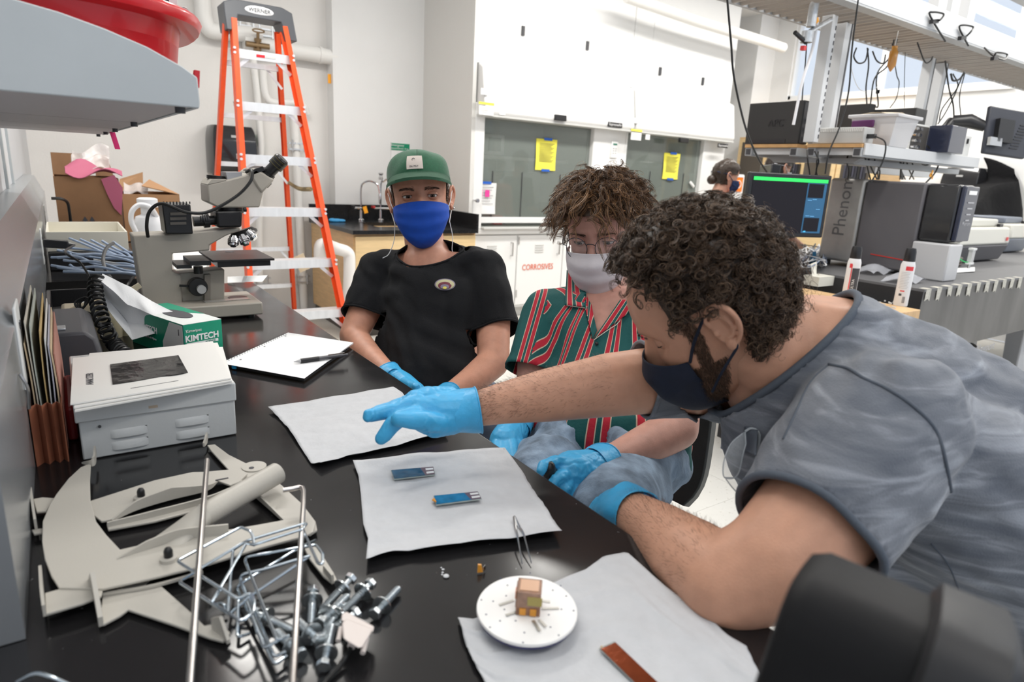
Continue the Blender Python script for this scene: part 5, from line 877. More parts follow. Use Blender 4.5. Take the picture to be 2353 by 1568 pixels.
dS = 3.25; TL, TR, BR = atd(1722, 393, dS), atd(1908, 403, dS + .12), atd(1894, 550, dS + .12); U = TR - TL; W = np.array((0, 0, 1.)); ctr = (TL + BR) / 2
t = thing('prep_table', 'low black table carrying the monitor and cables', 'table', (2.9, 2.1, 0)); M().bb(2.82, 3.34, 1.98, 2.75, TZ - .03, TZ).build('table_top', ODARK, t); 
for x, y in ((2.86, 2.02), (2.86, 2.7), (3.3, 2.02), (3.3, 2.7)): M().bb(x - .02, x + .02, y - .02, y + .02, 0, TZ - .03).build('leg', ODARK, t)
screen(ctr, np.linalg.norm(U), .318, .03, U, W, 'black monitor showing a dark window with a green title bar', 'monitor')
c2 = atd(1768, 452, 3.60); screen(c2, .38, .34, .05, (.72, .69, .0), (.16, .10, 1), 'black monitor tilted back behind the lit monitor, seen edge on', 'monitor', False)
# cable clutter on the table behind monitor
tg = thing('cable_heap', 'heap of white grey and blue cables between monitor and electron microscope', 'cables', (3.3, 2.1, TZ)); rg = random.Random(5); cc = [(.55, .56, .58), (.03, .03, .03), (.25, .3, .4), (.7, .7, .7)]
for k in range(26):
    p = [atz(rg.uniform(1838, 1900), rg.uniform(560, 612), TZ + .01 + .05 * rg.random()) for _ in range(4)]; M().tube(catm(p, 5), .004, 6).build('cable', mat('heap_%d' % (k % 4), cc[k % 4], .45), tg)
# spray cans and bench block
WOOD = mat('butcher_block', (.62, .40, .20), .45, var=.15, vscale=10, stretch=(6, 1, 1)); bz = .845
t = thing('wood_topped_cart', 'cart with a thick light wood top next to the optical table', 'cart', (3.0, 1.6, 0)); bx1, by0_ = atz(2116, 712, bz)[0], atz(2116, 712, bz)[1]
M().bb(2.66, bx1, by0_, by0_ + .70, bz - .045, bz).build('wood_top', WOOD, t, bevel=.003); M().bb(2.72, bx1 - .06, by0_ + .05, by0_ + .65, 0.0, bz - .045).build('body', mat('blue_grey', (.08, .09, .13), .5), t)
CANW = mat('can_white', (.74, .74, .75), .3); CANR = mat('can_red', (.70, .05, .06), .35)
def can(px, py, h, lab, kind):
    b_ = atz(px, py, bz); t = thing('spray_can', lab, 'spray can', b_); r = .029; M().lathe([(r * .95, 0), (r, .004), (r, h * .70), (r * .86, h * .755), (r * .80, h * .77)], b_, n=32).build('body', CANW, t, smooth=50)
    cp_ = M().lathe([(r * .80, h * .77), (r * .84, h * .78), (r * .78, h * .93), (r * .66, h * .99), (r * .1, h)], b_, n=32).build('cap', BLKP, t, smooth=50)
    f = nrm(np.array((-b_[0], -b_[1], 0))); s_ = np.array((-f[1], f[0], 0)); rr_ = r * 1.012
    def band(a0, a1, z0, z1, m_, nm): 
        M().grid(lambda u, v: b_ + (f * math.cos(a0 + (a1 - a0) * u) + s_ * math.sin(a0 + (a1 - a0) * u)) * rr_ + Zv * (z0 + (z1 - z0) * v) * h, 10, 1, .0003).build(nm, m_, t)
    if kind == 0:
        band(-.3, -.15, .05, .66, CANR, 'red_stripe'); band(-.10, 1.2, .04, .60, DGREY, 'dark_panel'); band(-.6, -.2, .60, .68, CANR, 'red_label'); text('ULTRA', .016, b_ + f * (rr_ + .002) + s_ * .008 + Zv * h * .30, (0, 0, 1), -s_, MATS['sign_white'], t)
    else:
        band(-.2, .9, .62, .69, CANR, 'red_label'); 
        for k in range(11): band(-.75, .6 - .1 * (k % 3), .58 - .027 * k, .588 - .027 * k, MATS['badge_grey'], 'print_line')
        for k in range(5): band(.1 + .08 * k, .14 + .08 * k, .06, .17, INK, 'barcode'); 
        band(-.5, -.1, .18, .22, INK, 'print_label'); band(-.4, .2, .255, .275, CANR, 'red_label')
    return t
can(2068, 702, .262, 'white aerosol can with barcode standing near the wood edge', 1); can(1948, 688, .25, 'black capped aerosol can with a dark and red label', 0)
c = atz(1880, 655, bz); t = thing('small_carton', 'white open cardboard carton behind the grey shirt collar', 'carton', c); M().bb(c[0] - .07, c[0] + .08, c[1] - .04, c[1] + .05, bz, bz + .05).build('body', mat('carton_cream', (.74, .72, .64), .6), t); M().prism([(c[0] - .07, c[1], bz + .05), (c[0] - .03, c[1], bz + .05), (c[0] + .0, c[1] + .03, bz + .12), (c[0] - .05, c[1] + .03, bz + .11)], (0, .002, 0)).build('flap', MATS['carton_cream'], t)
c = atz(1868, 612, TZ) ; solo(M().sph(c + (0, 0, .03), (.05, .03, .03)).bar(c + (.0, 0, .03), c + (.06, .04, .07), .02, .02), 'blue_clamp', mat('teal_plastic', (.01, .12, .24), .35), 'dark blue spring clamp beside the lit monitor foot', 'clamp', smooth=60)
PB = mat('clear_bag', (.55, .56, .60), .12, alpha=.45, bump=.006, bscale=30)
for px, py, lb in ((2005, 628, 'clear plastic bag on the table by the black capped can'), (2075, 648, 'clear plastic bag lying in front of the red line')):
    c = atz(px, py, TZ + .002); solo(M().grid(lambda u, v: c + np.array((.22 * (u - .5), .12 * (v - .5), .012 + .03 * math.sin(math.pi * u) * math.sin(math.pi * v) + .012 * math.sin(9 * u + 5 * v))), 14, 10, .001), 'plastic_bag', PB, lb, 'bag')
c = atz(2040, 722, bz + .004); m = M()
for k in range(30): q = atz(rg.uniform(1965, 2075), rg.uniform(690, 728), bz + .004); m.box(q, (rg.uniform(.005, .02), .004, .006), (rg.uniform(-1, 1), 1, 0))
tag(solo(m, 'plastic_scraps', CR_, 'scattered clear plastic scraps on the wood top', 'scraps'), kind='stuff')
# pale instruments at the far right of the table
IW = mat('instrument_ivory', (.64, .63, .57), .38); IG = mat('instrument_blue_grey', (.17, .19, .23), .4)
def instr(px0, px1, pyb, pyt, y, dep, label, k):
    a = aty(px0, pyb, y); b_ = aty(px1, pyb, y); zt = aty((px0 + px1) / 2, pyt, y)[2]; x0, x1 = a[0], b_[0]; t = thing('bench_instrument', label, 'instrument', ((x0 + x1) / 2, y, TZ)); h = zt - TZ
    M().prism([(x0, y, TZ + .01), (x1 - .04, y, TZ + .01), (x1, y - .03, TZ + h * .42), (x0, y - .03, TZ + h * .42)], (0, dep, 0)).build('lower_case', IG if k else MATS['case_grey'], t, bevel=.012)
    M().prism([(x0, y - .03, TZ + h * .42), (x1, y - .03, TZ + h * .42), (x1 - .02, y - .02, TZ + h * .82), (x0, y - .02, TZ + h * .82)], (0, dep, 0)).build('upper_case', IW, t, bevel=.014); M().bb(x0, x1 - .08, y + .04, y + dep - .05, TZ + h * .82, zt).build('lid', IW if not k else IG, t, bevel=.012)
    M().box((x1 - .07, y - .034, TZ + h * .55), (.03, .004, .025)).build('red_badge', CANR, t); M().box((x1 - .10, y + .02, TZ + h * .86), (.06, .02, .02)).build('latch', BLKP, t); return t
instr(2185, 2300, 594, 505, 1.86, .45, 'ivory instrument with dark base just right of the electron microscope', 0); instr(2305, 2352, 582, 500, 2.1, .4, 'second ivory and blue instrument farther along the table', 1)
c = atz(2190, 612, TZ); t = thing('coiled_hose', 'coiled brown ribbed hose in front of the ivory instrument', 'hose', c); m = M()
for k in range(3): M().tube([c + (.04 * math.cos(q) * 1.6, .03 * math.sin(q) + 0, .015 + .018 * k) for q in np.linspace(0, 6.28, 25)[:-1]], .010, 8, closed=True).build('coil', mat('hose_brown', (.12, .10, .085), .6, bump=.002, bscale=120), t)
c = atz(2225, 618, TZ); t = thing('flow_meter', 'upright glass flow meter with green tube by the coiled hose', 'flow meter', c); c = c + (0, 0, 0); M().bb(c[0] - .02, c[0] + .02, c[1] - .012, c[1] + .012, TZ + .03, TZ + .13).build('body', mat('clear_body', (.7, .7, .7), .15, alpha=.7), t, bevel=.002); M().cyl(c, c + (0, 0, .03), .008).build('stem', STEEL, t)
for z in (.035, .125): M().box(c + (0, 0, z), (.05, .03, .012)).build('end_block', OUT, t)
M().tube(catm([c + (-.01, 0, .04), c + (-.06, .02, .05), c + (-.13, .06, .10), c + (-.15, .08, .13)], 5), .004, 6).build('green_tube', mat('tube_green', (.02, .45, .12), .3), t)
solo(M().grid(lambda u, v: atz(2180 + 60 * u, 618 + 10 * v - 4 * u, TZ + .002 + .004 * u * v), 4, 3, .0008), 'paper_sheet', PAPER, 'cream paper scrap under the coiled hose', 'paper')
CLO = mat('black_cloth', (.006, .006, .007), .8, bump=.01, bscale=9, spec=.2)
def cloth(u, v):
    px = 2200 + 190 * u; y = 2.45 + .35 * v; top = 488 - 120 * (max(0, u) ** 1.1) * (.7 + .3 * v); p = aty(px, top, 2.35); z = (p[2]) if v > .35 else TZ + (p[2] - TZ) * (v / .35) ** .6; return (min(7.33, p[0] * (1 + .05 * v)), 2.3 + .42 * v + .03 * math.sin(14 * u), z + .02 * math.sin(11 * u + 4 * v))
solo(M().grid(cloth, 24, 14, .004), 'cloth_cover', CLO, 'black cloth draped over equipment at the right edge', 'cloth', smooth=180)
dispenser((WR, 2.86, 1.43), (0, -1, 0), (-1, 0, 0), .36, .36, .22, 'black paper towel dispenser on the right wall behind the cloth')
# ---------------------------------------------------------------- shelf and rack above the table
RK = mat('rack_white', (.56, .57, .58), .42); RKD = mat('rack_grey', (.40, .41, .42), .45); PLY = mat('plywood', (.50, .29, .12), .55, var=.1, vscale=20)
t = thing('equipment_shelf', 'two sided steel shelf with plywood ends above the electron microscope', 'shelf', (3.6, 2.1, 1.57)); zs = 1.575; xe = 3.40; x1e = 4.78
for y0, y1 in ((1.83, 2.13), (2.19, 2.53)):
    M().bb(xe, xe + .5, y0, y1, zs - .018, zs).build('plywood_deck', PLY, t); M().bb(xe + .5, x1e, y0, y1, zs - .02, zs).build('steel_deck', RK, t)
    for y in (y0, y1 - .045): M().bb(xe + .008, x1e, y, y + .045, zs - .064, zs - .019).build('deck_beam', RKD, t, bevel=.002); M().bb(xe + .006, xe + .008, y + .006, y + .039, zs - .058, zs - .025).build('beam_end', mat('beam_hole', (.05, .05, .055), .5), t)
    M().bb(xe + .03, xe + .06, y0 + .045, y1 - .045, zs - .055, zs - .02).build('end_rail', RK, t)
M().bb(xe + .02, x1e + .02, 1.818, 1.829, zs - .055, zs + .004).build('white_lip', RK, t, bevel=.002)
M().prism([(xe + .14, 1.90, zs - .066), (xe + .14, 2.46, zs - .066), (xe + .14, 2.42, zs - .092), (xe + .14, 1.94, zs - .092)], (.05, 0, 0)).build('cross_bracket', RKD, t); M().bb(xe + .2, x1e + .12, 1.96, 2.02, zs - .095, zs - .066).build('long_rail', RKD, t); M().bb(xe + .9, x1e + .3, 2.2, 2.26, zs - .12, zs - .066).build('long_rail', RK, t)
def bx(x, pL, pC, pR, top, label, m_, name='computer', cat='computer'):
    c = atx(pC, top, x); l = atx(pL, top, x); r = aty(pR, top, c[1]); z1 = max((c[2] + l[2]) / 2, zs + .03); t = thing(name, label, cat, (x, c[1], zs)); M().bb(x, r[0], c[1], l[1], zs + .003, z1).build('case', m_, t, bevel=.004); return t, x, r[0], c[1], l[1], z1
UP = mat('ups_black', (.020, .0195, .0195), .5)
t, x0, x1, y0, y1, z1 = bx(3.42, 1724, 1848, 1869, 234, 'large black power supply tower at the far end of the shelf', UP, 'power_supply', 'power supply')
text('APC', .055, (x0 - .003, (y0 + y1) / 2 - .02, (zs + z1) / 2), (0, -1, 0), (0, 0, 1), BLKP, t); M().bb(x0 - .002, x0, y0 + .08, y1 - .03, zs + .006, zs + .028).build('vent', BLKP, t)
M().bb(x0 + .01, x1 - .01, y0 - .003, y0, zs + .01, z1 - .01).build('socket_panel', DGREY, t)
for k in range(3): M().bar((x0 + .06, y0 - .003, zs + .03 + .05 * k), (x0 + .06, y0 - .045, zs + .03 + .05 * k), .022, .024).build('plug', BLKP, t)
bx(3.98, 1914, 2000, 2014, 240, 'black computer case standing behind the clear bin', UP); bx(4.06, 1998, 2107, 2133, 250, 'wide black computer case with a narrow silver end', UP); bx(4.2, 2135, 2190, 2226, 288, 'low black computer right of the electronics', MATS['navy_face'])
t, x0, x1, y0, y1, z1 = bx(3.43, 1872, 1988, 2012, 293, 'low grey ribbed instrument in front of the clear bin', mat('instr_grey', (.40, .40, .39), .5), 'bench_instrument', 'instrument')
for k in range(26): y = y0 + .012 + k * (y1 - y0 - .02) / 26; M().bb(x0 - .002, x0, y, y + .005, z1 - .022, z1 - .006).build('vent', LGREY, t)
M().bar((x0 + .04, y0, zs + .04), (x0 + .04, y0 - .04, zs + .04), .024, .022).build('plug', BLKP, t); M().tube(catm([(x0 + .04, y0 - .04, zs + .04), (x0 + .07, y0 - .08, zs + .01), (x0 + .08, y0 - .08, zs - .08), (x0 + .04, y0 - .06, zs - .19)], 5), .004, 6).build('cord', BLK, t)
BIN = mat('bin_plastic', (.72, .72, .74), .3, alpha=.62, bump=.0005, bscale=60); c = atx(2062, 262, 3.62); l = atx(1958, 268, 3.62); r = aty(2112, 275, c[1]); x0, x1, y0, y1, zt = 3.62, r[0], c[1], l[1], min(c[2], l[2]) - .01
t = thing('storage_bin', 'translucent storage bin with purple handle on the shelf', 'bin', (x0, y0, zs)); m = M(); m.ring([[(x0 + e, y0 + e, z), (x1 - e, y0 + e, z), (x1 - e, y1 - e, z), (x0 + e, y1 - e, z)] for z, e in ((zs + .004, .025), (zt, .0))], True, False); m.build('tub', BIN, t)
M().bb(x0 - .015, x1 + .015, y0 - .015, y1 + .015, zt, zt + .018).build('lid', BIN, t, bevel=.004); M().bb(x0 - .016, x0 - .002, (y0 * .3 + y1 * .7) - .06, (y0 * .3 + y1 * .7) + .06, zt - .05, zt - .012).build('handle', mat('purple_plastic', (.09, .015, .09), .35), t, bevel=.005); M().bb(x0 + .06, x1 - .1, y0 + .05, y1 - .08, zs + .01, zs + .06).build('contents', MATS['badge_grey'], t)
solo(M().grid(lambda u, v: (x0 + .03 + .20 * u, y0 + .03 + .20 * v, zt + .020 + .012 * math.sin(4 * u + 3 * v) ** 2), 8, 5, .001), 'paper_sheet', mat('paper_cream', (.6, .5, .36), .7), 'loose papers lying on the bin lid', 'paper')
a = aty(2100, 295, 1.87)[0]; b1 = aty(2130, 345, 1.87)[0]; t = thing('electronics_module', 'open rack module with knobs and wires beside the bin', 'module', (a, 1.9, zs)); M().bb(a, b1, 1.88, 2.06, zs + .003, zs + .15).build('chassis', LGREY, t); M().bb(a + .01, b1 - .01, 1.876, 1.88, zs + .01, zs + .14).build('panel', mat('panel_dark', (.06, .055, .05), .5), t)
for k in range(12): M().cyl((a + .02 + .028 * (k % 3), 1.876, zs + .025 + .032 * (k // 3)), (a + .02 + .028 * (k % 3), 1.858, zs + .025 + .032 * (k // 3)), .009, n=10).build('knob', STEEL if k % 2 else CHROME, t)
c0 = aty(2150, 330, 1.9); t = thing('circuit_module', 'beige terminal module with a blue label', 'module', c0); M().box((c0[0], 1.92, zs + .062), (.09, .06, .12)).build('housing', mat('pale_olive', (.42, .40, .28), .5), t, bevel=.003); M().box((c0[0] - .03, 1.885, zs + .08), (.03, .004, .05)).build('blue_label', MATS['tab_blue'], t)
for k in range(4): M().box((c0[0] + .03, 1.885, zs + .02 + .026 * k), (.02, .012, .014)).build('terminal', BEI, t)
c0 = aty(2210, 342, 1.88); t = thing('control_box', 'silver control box with a blue printed label on the shelf', 'control box', (c0[0], 1.9, zs)); M().box((c0[0], 1.93, zs + .068), (.22, .10, .13)).build('case', LGREY, t, bevel=.003); M().box((c0[0] - .06, 1.877, zs + .105), (.06, .003, .03)).build('blue_label', MATS['tab_blue'], t); M().box((c0[0] - .06, 1.877, zs + .07), (.06, .003, .03)).build('print_label', PAPER, t); M().box((c0[0] + .05, 1.875, zs + .10), (.012, .008, .03)).build('switch', BLKP, t)
# monitor arm and monitor seen from behind
t = thing('articulated_mount', 'black articulated monitor arm at the right end of the shelf', 'monitor arm', aty(2166, 370, 1.95)); dj = 4.15; j = [atd(2170, 372, dj), atd(2172, 296, dj), atd(2188, 280, dj), atd(2265, 292, dj - .08), atd(2290, 302, dj - .08)]
M().tube([j[0], j[1], j[2]], [.028, .034, .036], 14).build('post', BLKP, t); M().tube([j[2], (j[2] + j[3]) / 2 + (0, 0, .02), j[3]], [.040, .044, .030], 14).build('arm', BLKP, t, smooth=60); M().tube([j[3], j[4]], .02, 12).build('wrist', BLKP, t)
c0 = atd(2312, 306, 4.1); U = nrm(CR * .95 + CF * .3 - CU * .02); W = nrm(CU * .85 + CR * .42); t = thing('monitor', 'black monitor seen from behind on the arm at the right edge', 'monitor', c0); M().box(c0, (.36, .03, .29), U, W).build('casing', mat('monitor_back', (.035, .038, .05), .45), t, bevel=.01)
M().box(c0 - np.cross(W, U) * -.0 + nrm(np.cross(U, W)) * .03 - U * .06, (.13, .03, .14), U, W).build('mount_bracket', BLKP, t); M().box(c0 + nrm(np.cross(U, W)) * .035 - U * .1 - W * .08, (.10, .02, .05), U, W).build('silver_plate', STEEL, t)
for k in range(9): M().box(c0 + nrm(np.cross(U, W)) * .0165 + U * .10 + W * (-.10 + .02 * k), (.07, .003, .006), U, W).build('vent', BLKP, t)
# overhead tray
t = thing('overhead_tray', 'slotted grey overhead cable tray with a white side beam', 'cable tray', (4.5, 2.07, 2.2)); zt = 2.2; yn, yf_ = 1.874, 2.279; X0, X1 = 2.55, 6.86
M().bb(X0, X1, yn - .01, yn, zt, zt + .115).build('side_beam', RK, t, bevel=.004); M().bb(X0, X1, yn - .01, yn + .05, zt - .008, zt).build('bottom_flange', RKD, t); M().bb(X0, X1, yf_ - .02, yf_, zt - .008, zt + .05).build('far_beam', RKD, t)
TRG = mat('tray_slat', (.34, .31, .28), .45, .2)
for k in range(66):
    x = X0 + .03 + k * .0655; lo = [(x, yn + .05, zt + .004), (x + .036, yn + .05, zt + .004), (x + .036, yf_ - .02, zt + .004), (x, yf_ - .02, zt + .004)]
    mm = M(); mm.tube([(x + .018, yn + .05, zt + .008), (x + .018, yf_ - .02, zt + .008)], .017, 6); mm.build('slat', TRG, t)
for k in range(33): x = X0 + .03 + k * .131; M().bb(x - .012, x + .012 + .0, yn + .045, yf_ - .02, zt + .012, zt + .020).build('slat_lip', TRG, t)
def post(px, pyt, pyb, y, label, zt_=2.19, perf=False, w=.045, zb=None):
    b_ = aty(px, pyb, y); z0_ = zs + .002 if zb is None else zb; t = thing('rack_post', label, 'post', (b_[0], y, z0_)); M().bb(b_[0] - w / 2, b_[0] + w / 2, y - .03, y + .03, z0_, zt_).build('channel', RK, t, bevel=.002)
    if perf:
        for k in range(int((zt_ - z0_) / .035) - 1): M().bb(b_[0] + w / 2 - .012, b_[0] + w / 2 - .004, y - .0312, y - .03, z0_ + .02 + .035 * k, z0_ + .04 + .035 * k).build('slot', INK, t)
    else: M().bb(b_[0] + w * .2, b_[0] + w * .4, y - .0312, y - .03, z0_, zt_).build('groove', DGREY, t)
    return t
post(1868, 60, 290, 2.06, 'perforated white rack post beside the power supply tower', perf=True); post(1903, 60, 290, 2.10, 'white rack post just left of the black computer cases', w=.07); post(2112, 170, 262, 2.20, 'white rack post behind the wide black computer', w=.05); post(2142, 170, 262, 2.22, 'white rack post nearest the monitor arm', w=.06)
for k, px in enumerate((2165, 2195, 2235)):
    b_ = aty(px, 60, 2.0); t = thing('rack_post', 'white post rising above the overhead tray, %s along the beam' % ('nearest the valve', 'the middle one', 'farthest')[k], 'post', (b_[0], 2.0, 2.32)); M().bb(b_[0] - .05, b_[0] + .05, 2.02, 2.08, 2.22, 3.38).build('channel', RK, t)
t = thing('upper_shelf', 'pale shelf high above the overhead tray near the ceiling', 'shelf', (5, 2.2, 2.75)); M().bb(3.2, 6.8, 2.0, 2.35, 2.80, 2.83).build('board', RKD, t); M().bb(3.2, 6.8, 1.98, 2.0, 2.76, 2.86).build('beam', RK, t)
# hanging cables
hc = [((1670, -14), (1680, 100), (1687, 180), (1712, 290), (1740, 360), (1762, 395), 1.90, 'long black cable hanging left of the power supply tower', .0045), ((1972, 0), (1958, 110), (1950, 210), (1930, 290), (1905, 350), (1896, 400), 1.85, 'long black cable hanging from the tray in front of the shelf', .004), ((1855, 75), (1851, 140), (1846, 190), (1843, 232), None, None, 2.02, 'thin black cable dropping onto the power supply tower', .003), ((1993, 110), (1996, 150), (1990, 200), (1992, 240), None, None, 2.1, 'black cable running straight down to the computer cases', .004), ((2062, 90), (2040, 150), (2010, 180), (2000, 240), None, None, 2.1, 'black cable slanting from tray to the left computer case', .004), ((2055, 88), (2045, 130), (2015, 172), (2018, 240), (2012, 246), None, 2.12, 'black cable crossing to the gap between computer cases', .004), ((2050, 100), (2060, 170), (2066, 190), (2060, 225), (2045, 248), None, 2.15, 'thin black cable curving onto the wide computer', .003), ((2080, 120), (2078, 190), (2078, 248), None, None, None, 2.15, 'thin grey cable dropping behind the bin', .002), ((2172, 140), (2180, 200), (2190, 240), (2192, 268), None, None, 2.05, 'thick black cable hanging to the monitor arm', .005), ((2215, 165), (2195, 215), (2172, 260), (2155, 285), None, None, 2.05, 'black cable slanting left to the electronics', .004), ((2190, 170), (2200, 200), (2165, 250), (2158, 282), None, None, 2.07, 'black cable twisted beside the monitor arm post', .004), ((2217, 168), (2205, 220), (2208, 268), None, None, None, 2.05, 'black cable ending behind the black arm', .0035)]
for *pts, y, lb, r in hc: P_ = [aty(a[0], a[1], y) for a in pts if a]; cable('hanging_cable', lb, P_, r, cat='cable', group='cables hanging from the overhead tray')
def loop(pts, y, lb, r=.004, g='cables hanging from the overhead tray', m_=None): cable('cable_loop', lb, [aty(a, b_, y) for a, b_ in pts], r, group=g, m_=m_)
loop([(1968, 110), (1962, 130), (1972, 145), (1988, 140), (1995, 112)], 2.05, 'black cable loop under the tray nearest the white post'); loop([(2005, 118), (2015, 140), (2030, 145), (2035, 125)], 2.1, 'small black cable loop under the tray beside the amber bottle'); loop([(2108, 98), (2125, 142), (2138, 140), (2143, 130)], 2.0, 'short black cable loop under the tray right of the bottle'); loop([(1958, 95), (1955, 150), (1975, 205), (2010, 205), (2030, 170)], 2.1, 'wide thin grey cable loop below the tray', .0015, m_=LGREY); loop([(2185, 170), (2190, 185), (2205, 182), (2215, 168)], 2.0, 'knotted black cable loop above the monitor arm', .006)
BRD = ((2140, 50, 2162, 32, 2172, 95, 'first cable stub with loop on the white beam'), (2205, 88, 2230, 62, 2225, 105, 'second cable stub with loop on the white beam'), (2280, 135, 2308, 125, 2262, 110, 'third cable stub with loop on the white beam'))
for a, b_, c_, d_, e_, f_, lb in BRD:
    t = thing('cable_stub', lb, 'cable', aty(a, b_, yn - .03)); p = aty(a, b_, yn - .03); M().bar(p, p + (.06, 0, .012), .02, .02).build('connector', BLKP, t); M().tube(catm([p + (.06, 0, .012), aty(c_, d_ + 12, yn - .05), aty(c_ + 6, d_, yn - .04), aty(c_ - 18, d_ - 4, yn - .03), aty(c_ - 25, d_ + 4, yn - .02), aty(e_, f_, yn - .02)], 5), .005, 6).build('loop', BLK, t)
c0 = aty(2050, 142, 2.0); t = thing('amber_dropper', 'amber bottle hanging upside down from the tray', 'bottle', c0); M().lathe([(.004, -.05), (.012, -.035), (.022, -.02), (.022, .05), (.015, .06), (.015, .08)], c0).build('bottle', mat('amber_glass', (.55, .25, .04), .15, alpha=.8), t); M().tube([c0 + (0, 0, .08), c0 + (.01, 0, .2)], .002, 5).build('cord', LGREY, t)
t = thing('tray_valve', 'grey valve with orange tag hanging under the tray by the perforated post', 'valve', aty(1858, 75, 2.0)); c0 = aty(1863, 62, 2.0); M().cyl(c0, c0 + (0, 0, .12), .022).build('cylinder', GALV, t); M().cyl(c0 + (.0, 0, -.02), c0 + (.16, 0, .06), .012).build('pipe', GALV, t); c1 = aty(1852, 98, 2.0); M().cyl(c1, c1 + (0, 0, .05), .028).build('body', GALV, t); M().cyl(c1 + (-.1, 0, .03), c1, .010).build('handle', BLKP, t); c2 = aty(1873, 50, 1.99); M().box(c2, (.055, .004, .022), (1, 0, .6)).build('orange_tag', MATS['orange_tag'], t); M().box(c1 + (-.03, -.01, -.03), (.02, .02, .02)).build('red_knob', RED, t)
M().tube(catm([c0 + (.05, 0, .05), c0 + (.04, 0, -.1), c0 + (-.0, 0, -.25), c0 + (-.02, 0, -.45)], 5), .007, 8).build('white_hose', WP, t)
# cables under the shelf
rg = random.Random(11); GR = 'cables drooping under the equipment shelf'
for k, (a, b_) in enumerate(((1855, 1862), (1872, 1880), (1880, 1870), (1952, 1948), (1982, 2000), (1998, 2015), (2015, 2020), (2028, 2018), (2060, 2068), (2066, 2072), (2072, 2080), (2078, 2075), (2084, 2100), (2110, 2090))):
    P_ = [aty(a, 345 + 2 * (k % 3), 2.0), aty((a * .7 + b_ * .3) + rg.uniform(-8, 8), 370, 1.98), aty((a + b_) / 2 + rg.uniform(-6, 6), 390, 2.0), aty(b_, 412, 2.05)]; cable('shelf_cable', 'black cable drooping below the shelf, %s from the left' % ('first', 'second', 'third', 'fourth', 'fifth', 'sixth', 'seventh', 'eighth', 'ninth', 'tenth', 'eleventh', 'twelfth', 'thirteenth', 'fourteenth')[k], P_, .0042, 5, group=GR, n=6)
for pts, lb in ((((2100, 345), (2110, 365), (2125, 380), (2140, 372), (2142, 350), (2130, 335)), 'black cable loop hanging before the circuit module'), (((2148, 350), (2157, 370), (2150, 395), (2128, 420)), 'thick black cable with orange flags'), (((2160, 350), (2180, 372), (2197, 370), (2190, 352)), 'black cable loop below the silver control box')): cable('shelf_cable', lb, [aty(a, b_, 1.86) for a, b_ in pts], .005, 5, group=GR, n=6)
c0 = aty(2140, 405, 1.86); t = thing('orange_flag', 'orange flag labels on the thick black cable', 'label', c0); M().box(c0, (.05, .003, .02), (1, 0, -.35)).build('flag', MATS['orange_tag'], t); M().box(c0 + (0, 0, .02), (.016, .003, .03), (1, 0, -.3)).build('flag', MATS['orange_tag'], t)
# ---------------------------------------------------------------- far background
t = thing('wall_cabinet', 'maple cabinet with glass doors against the right wall', 'cabinet', (7.1, 4.5, 0)); xc = 6.9; M().bb(xc, WR, 3.5, 5.22, 0, 1.9).build('carcass', MAPLE, t)
for k in range(4):
    y = 3.52 + k * .425; M().bb(xc - .02, xc, y, y + .41, .95, 1.88).build('door_frame', MAPLE2, t); M().bb(xc - .024, xc - .019, y + .05, y + .36, 1.0, 1.84).build('glass_pane', mat('dark_glass', (.10, .085, .07), .1), t); M().bb(xc - .03, xc, y, y + .41, .08, .93).build('lower_door', MAPLE2, t)
for k in range(16): solo(M().bb(xc - .05, xc - .03, 3.6 + k * .03 + (k > 7) * .5, 3.622 + k * .03 + (k > 7) * .5, 1.42, 1.60), 'book', mat('book_%d' % (k % 3), ((.03, .03, .04), (.05, .05, .07), (.02, .02, .02))[k % 3], .6), 'dark binder spine standing in the far maple cabinet', 'binder', 'dark binders in the maple cabinet')
c0 = aty(1697, 424, 4.6); t = thing('warning_sign', 'orange sign with a crossed circle beside the dark blue mask', 'sign', c0); sg = c0; U = nrm((.85, -.5, 0)); N = np.cross(U, Zv)
N = nrm(np.array((-.5, -.85, 0))); M().box(sg, (.085, .01, .15), U).build('plate', mat('sign_orange', (.95, .22, .02), .5), t); M().tube([sg + N * .007 + (U * math.cos(q) + Zv * 1.5 * math.sin(q)) * .026 for q in np.linspace(0, 6.28, 28)[:-1]], .004, 6, closed=True).build('circle', MATS['sign_white'], t); M().bar(sg + N * .007 + (U * -.02 + Zv * .03), sg + N * .007 + (U * .02 - Zv * .03), .007, .003).build('slash', MATS['sign_white'], t); M().box(sg + N * .004 + Zv * .092, (.085, .012, .03), U).build('white_header', MATS['sign_white'], t)
M().box((sg[0] - N[0] * .03, sg[1] - N[1] * .03, (sg[2] + .1) / 2), (.12, .04, sg[2] + .1), U).build('board', PAPER, t)
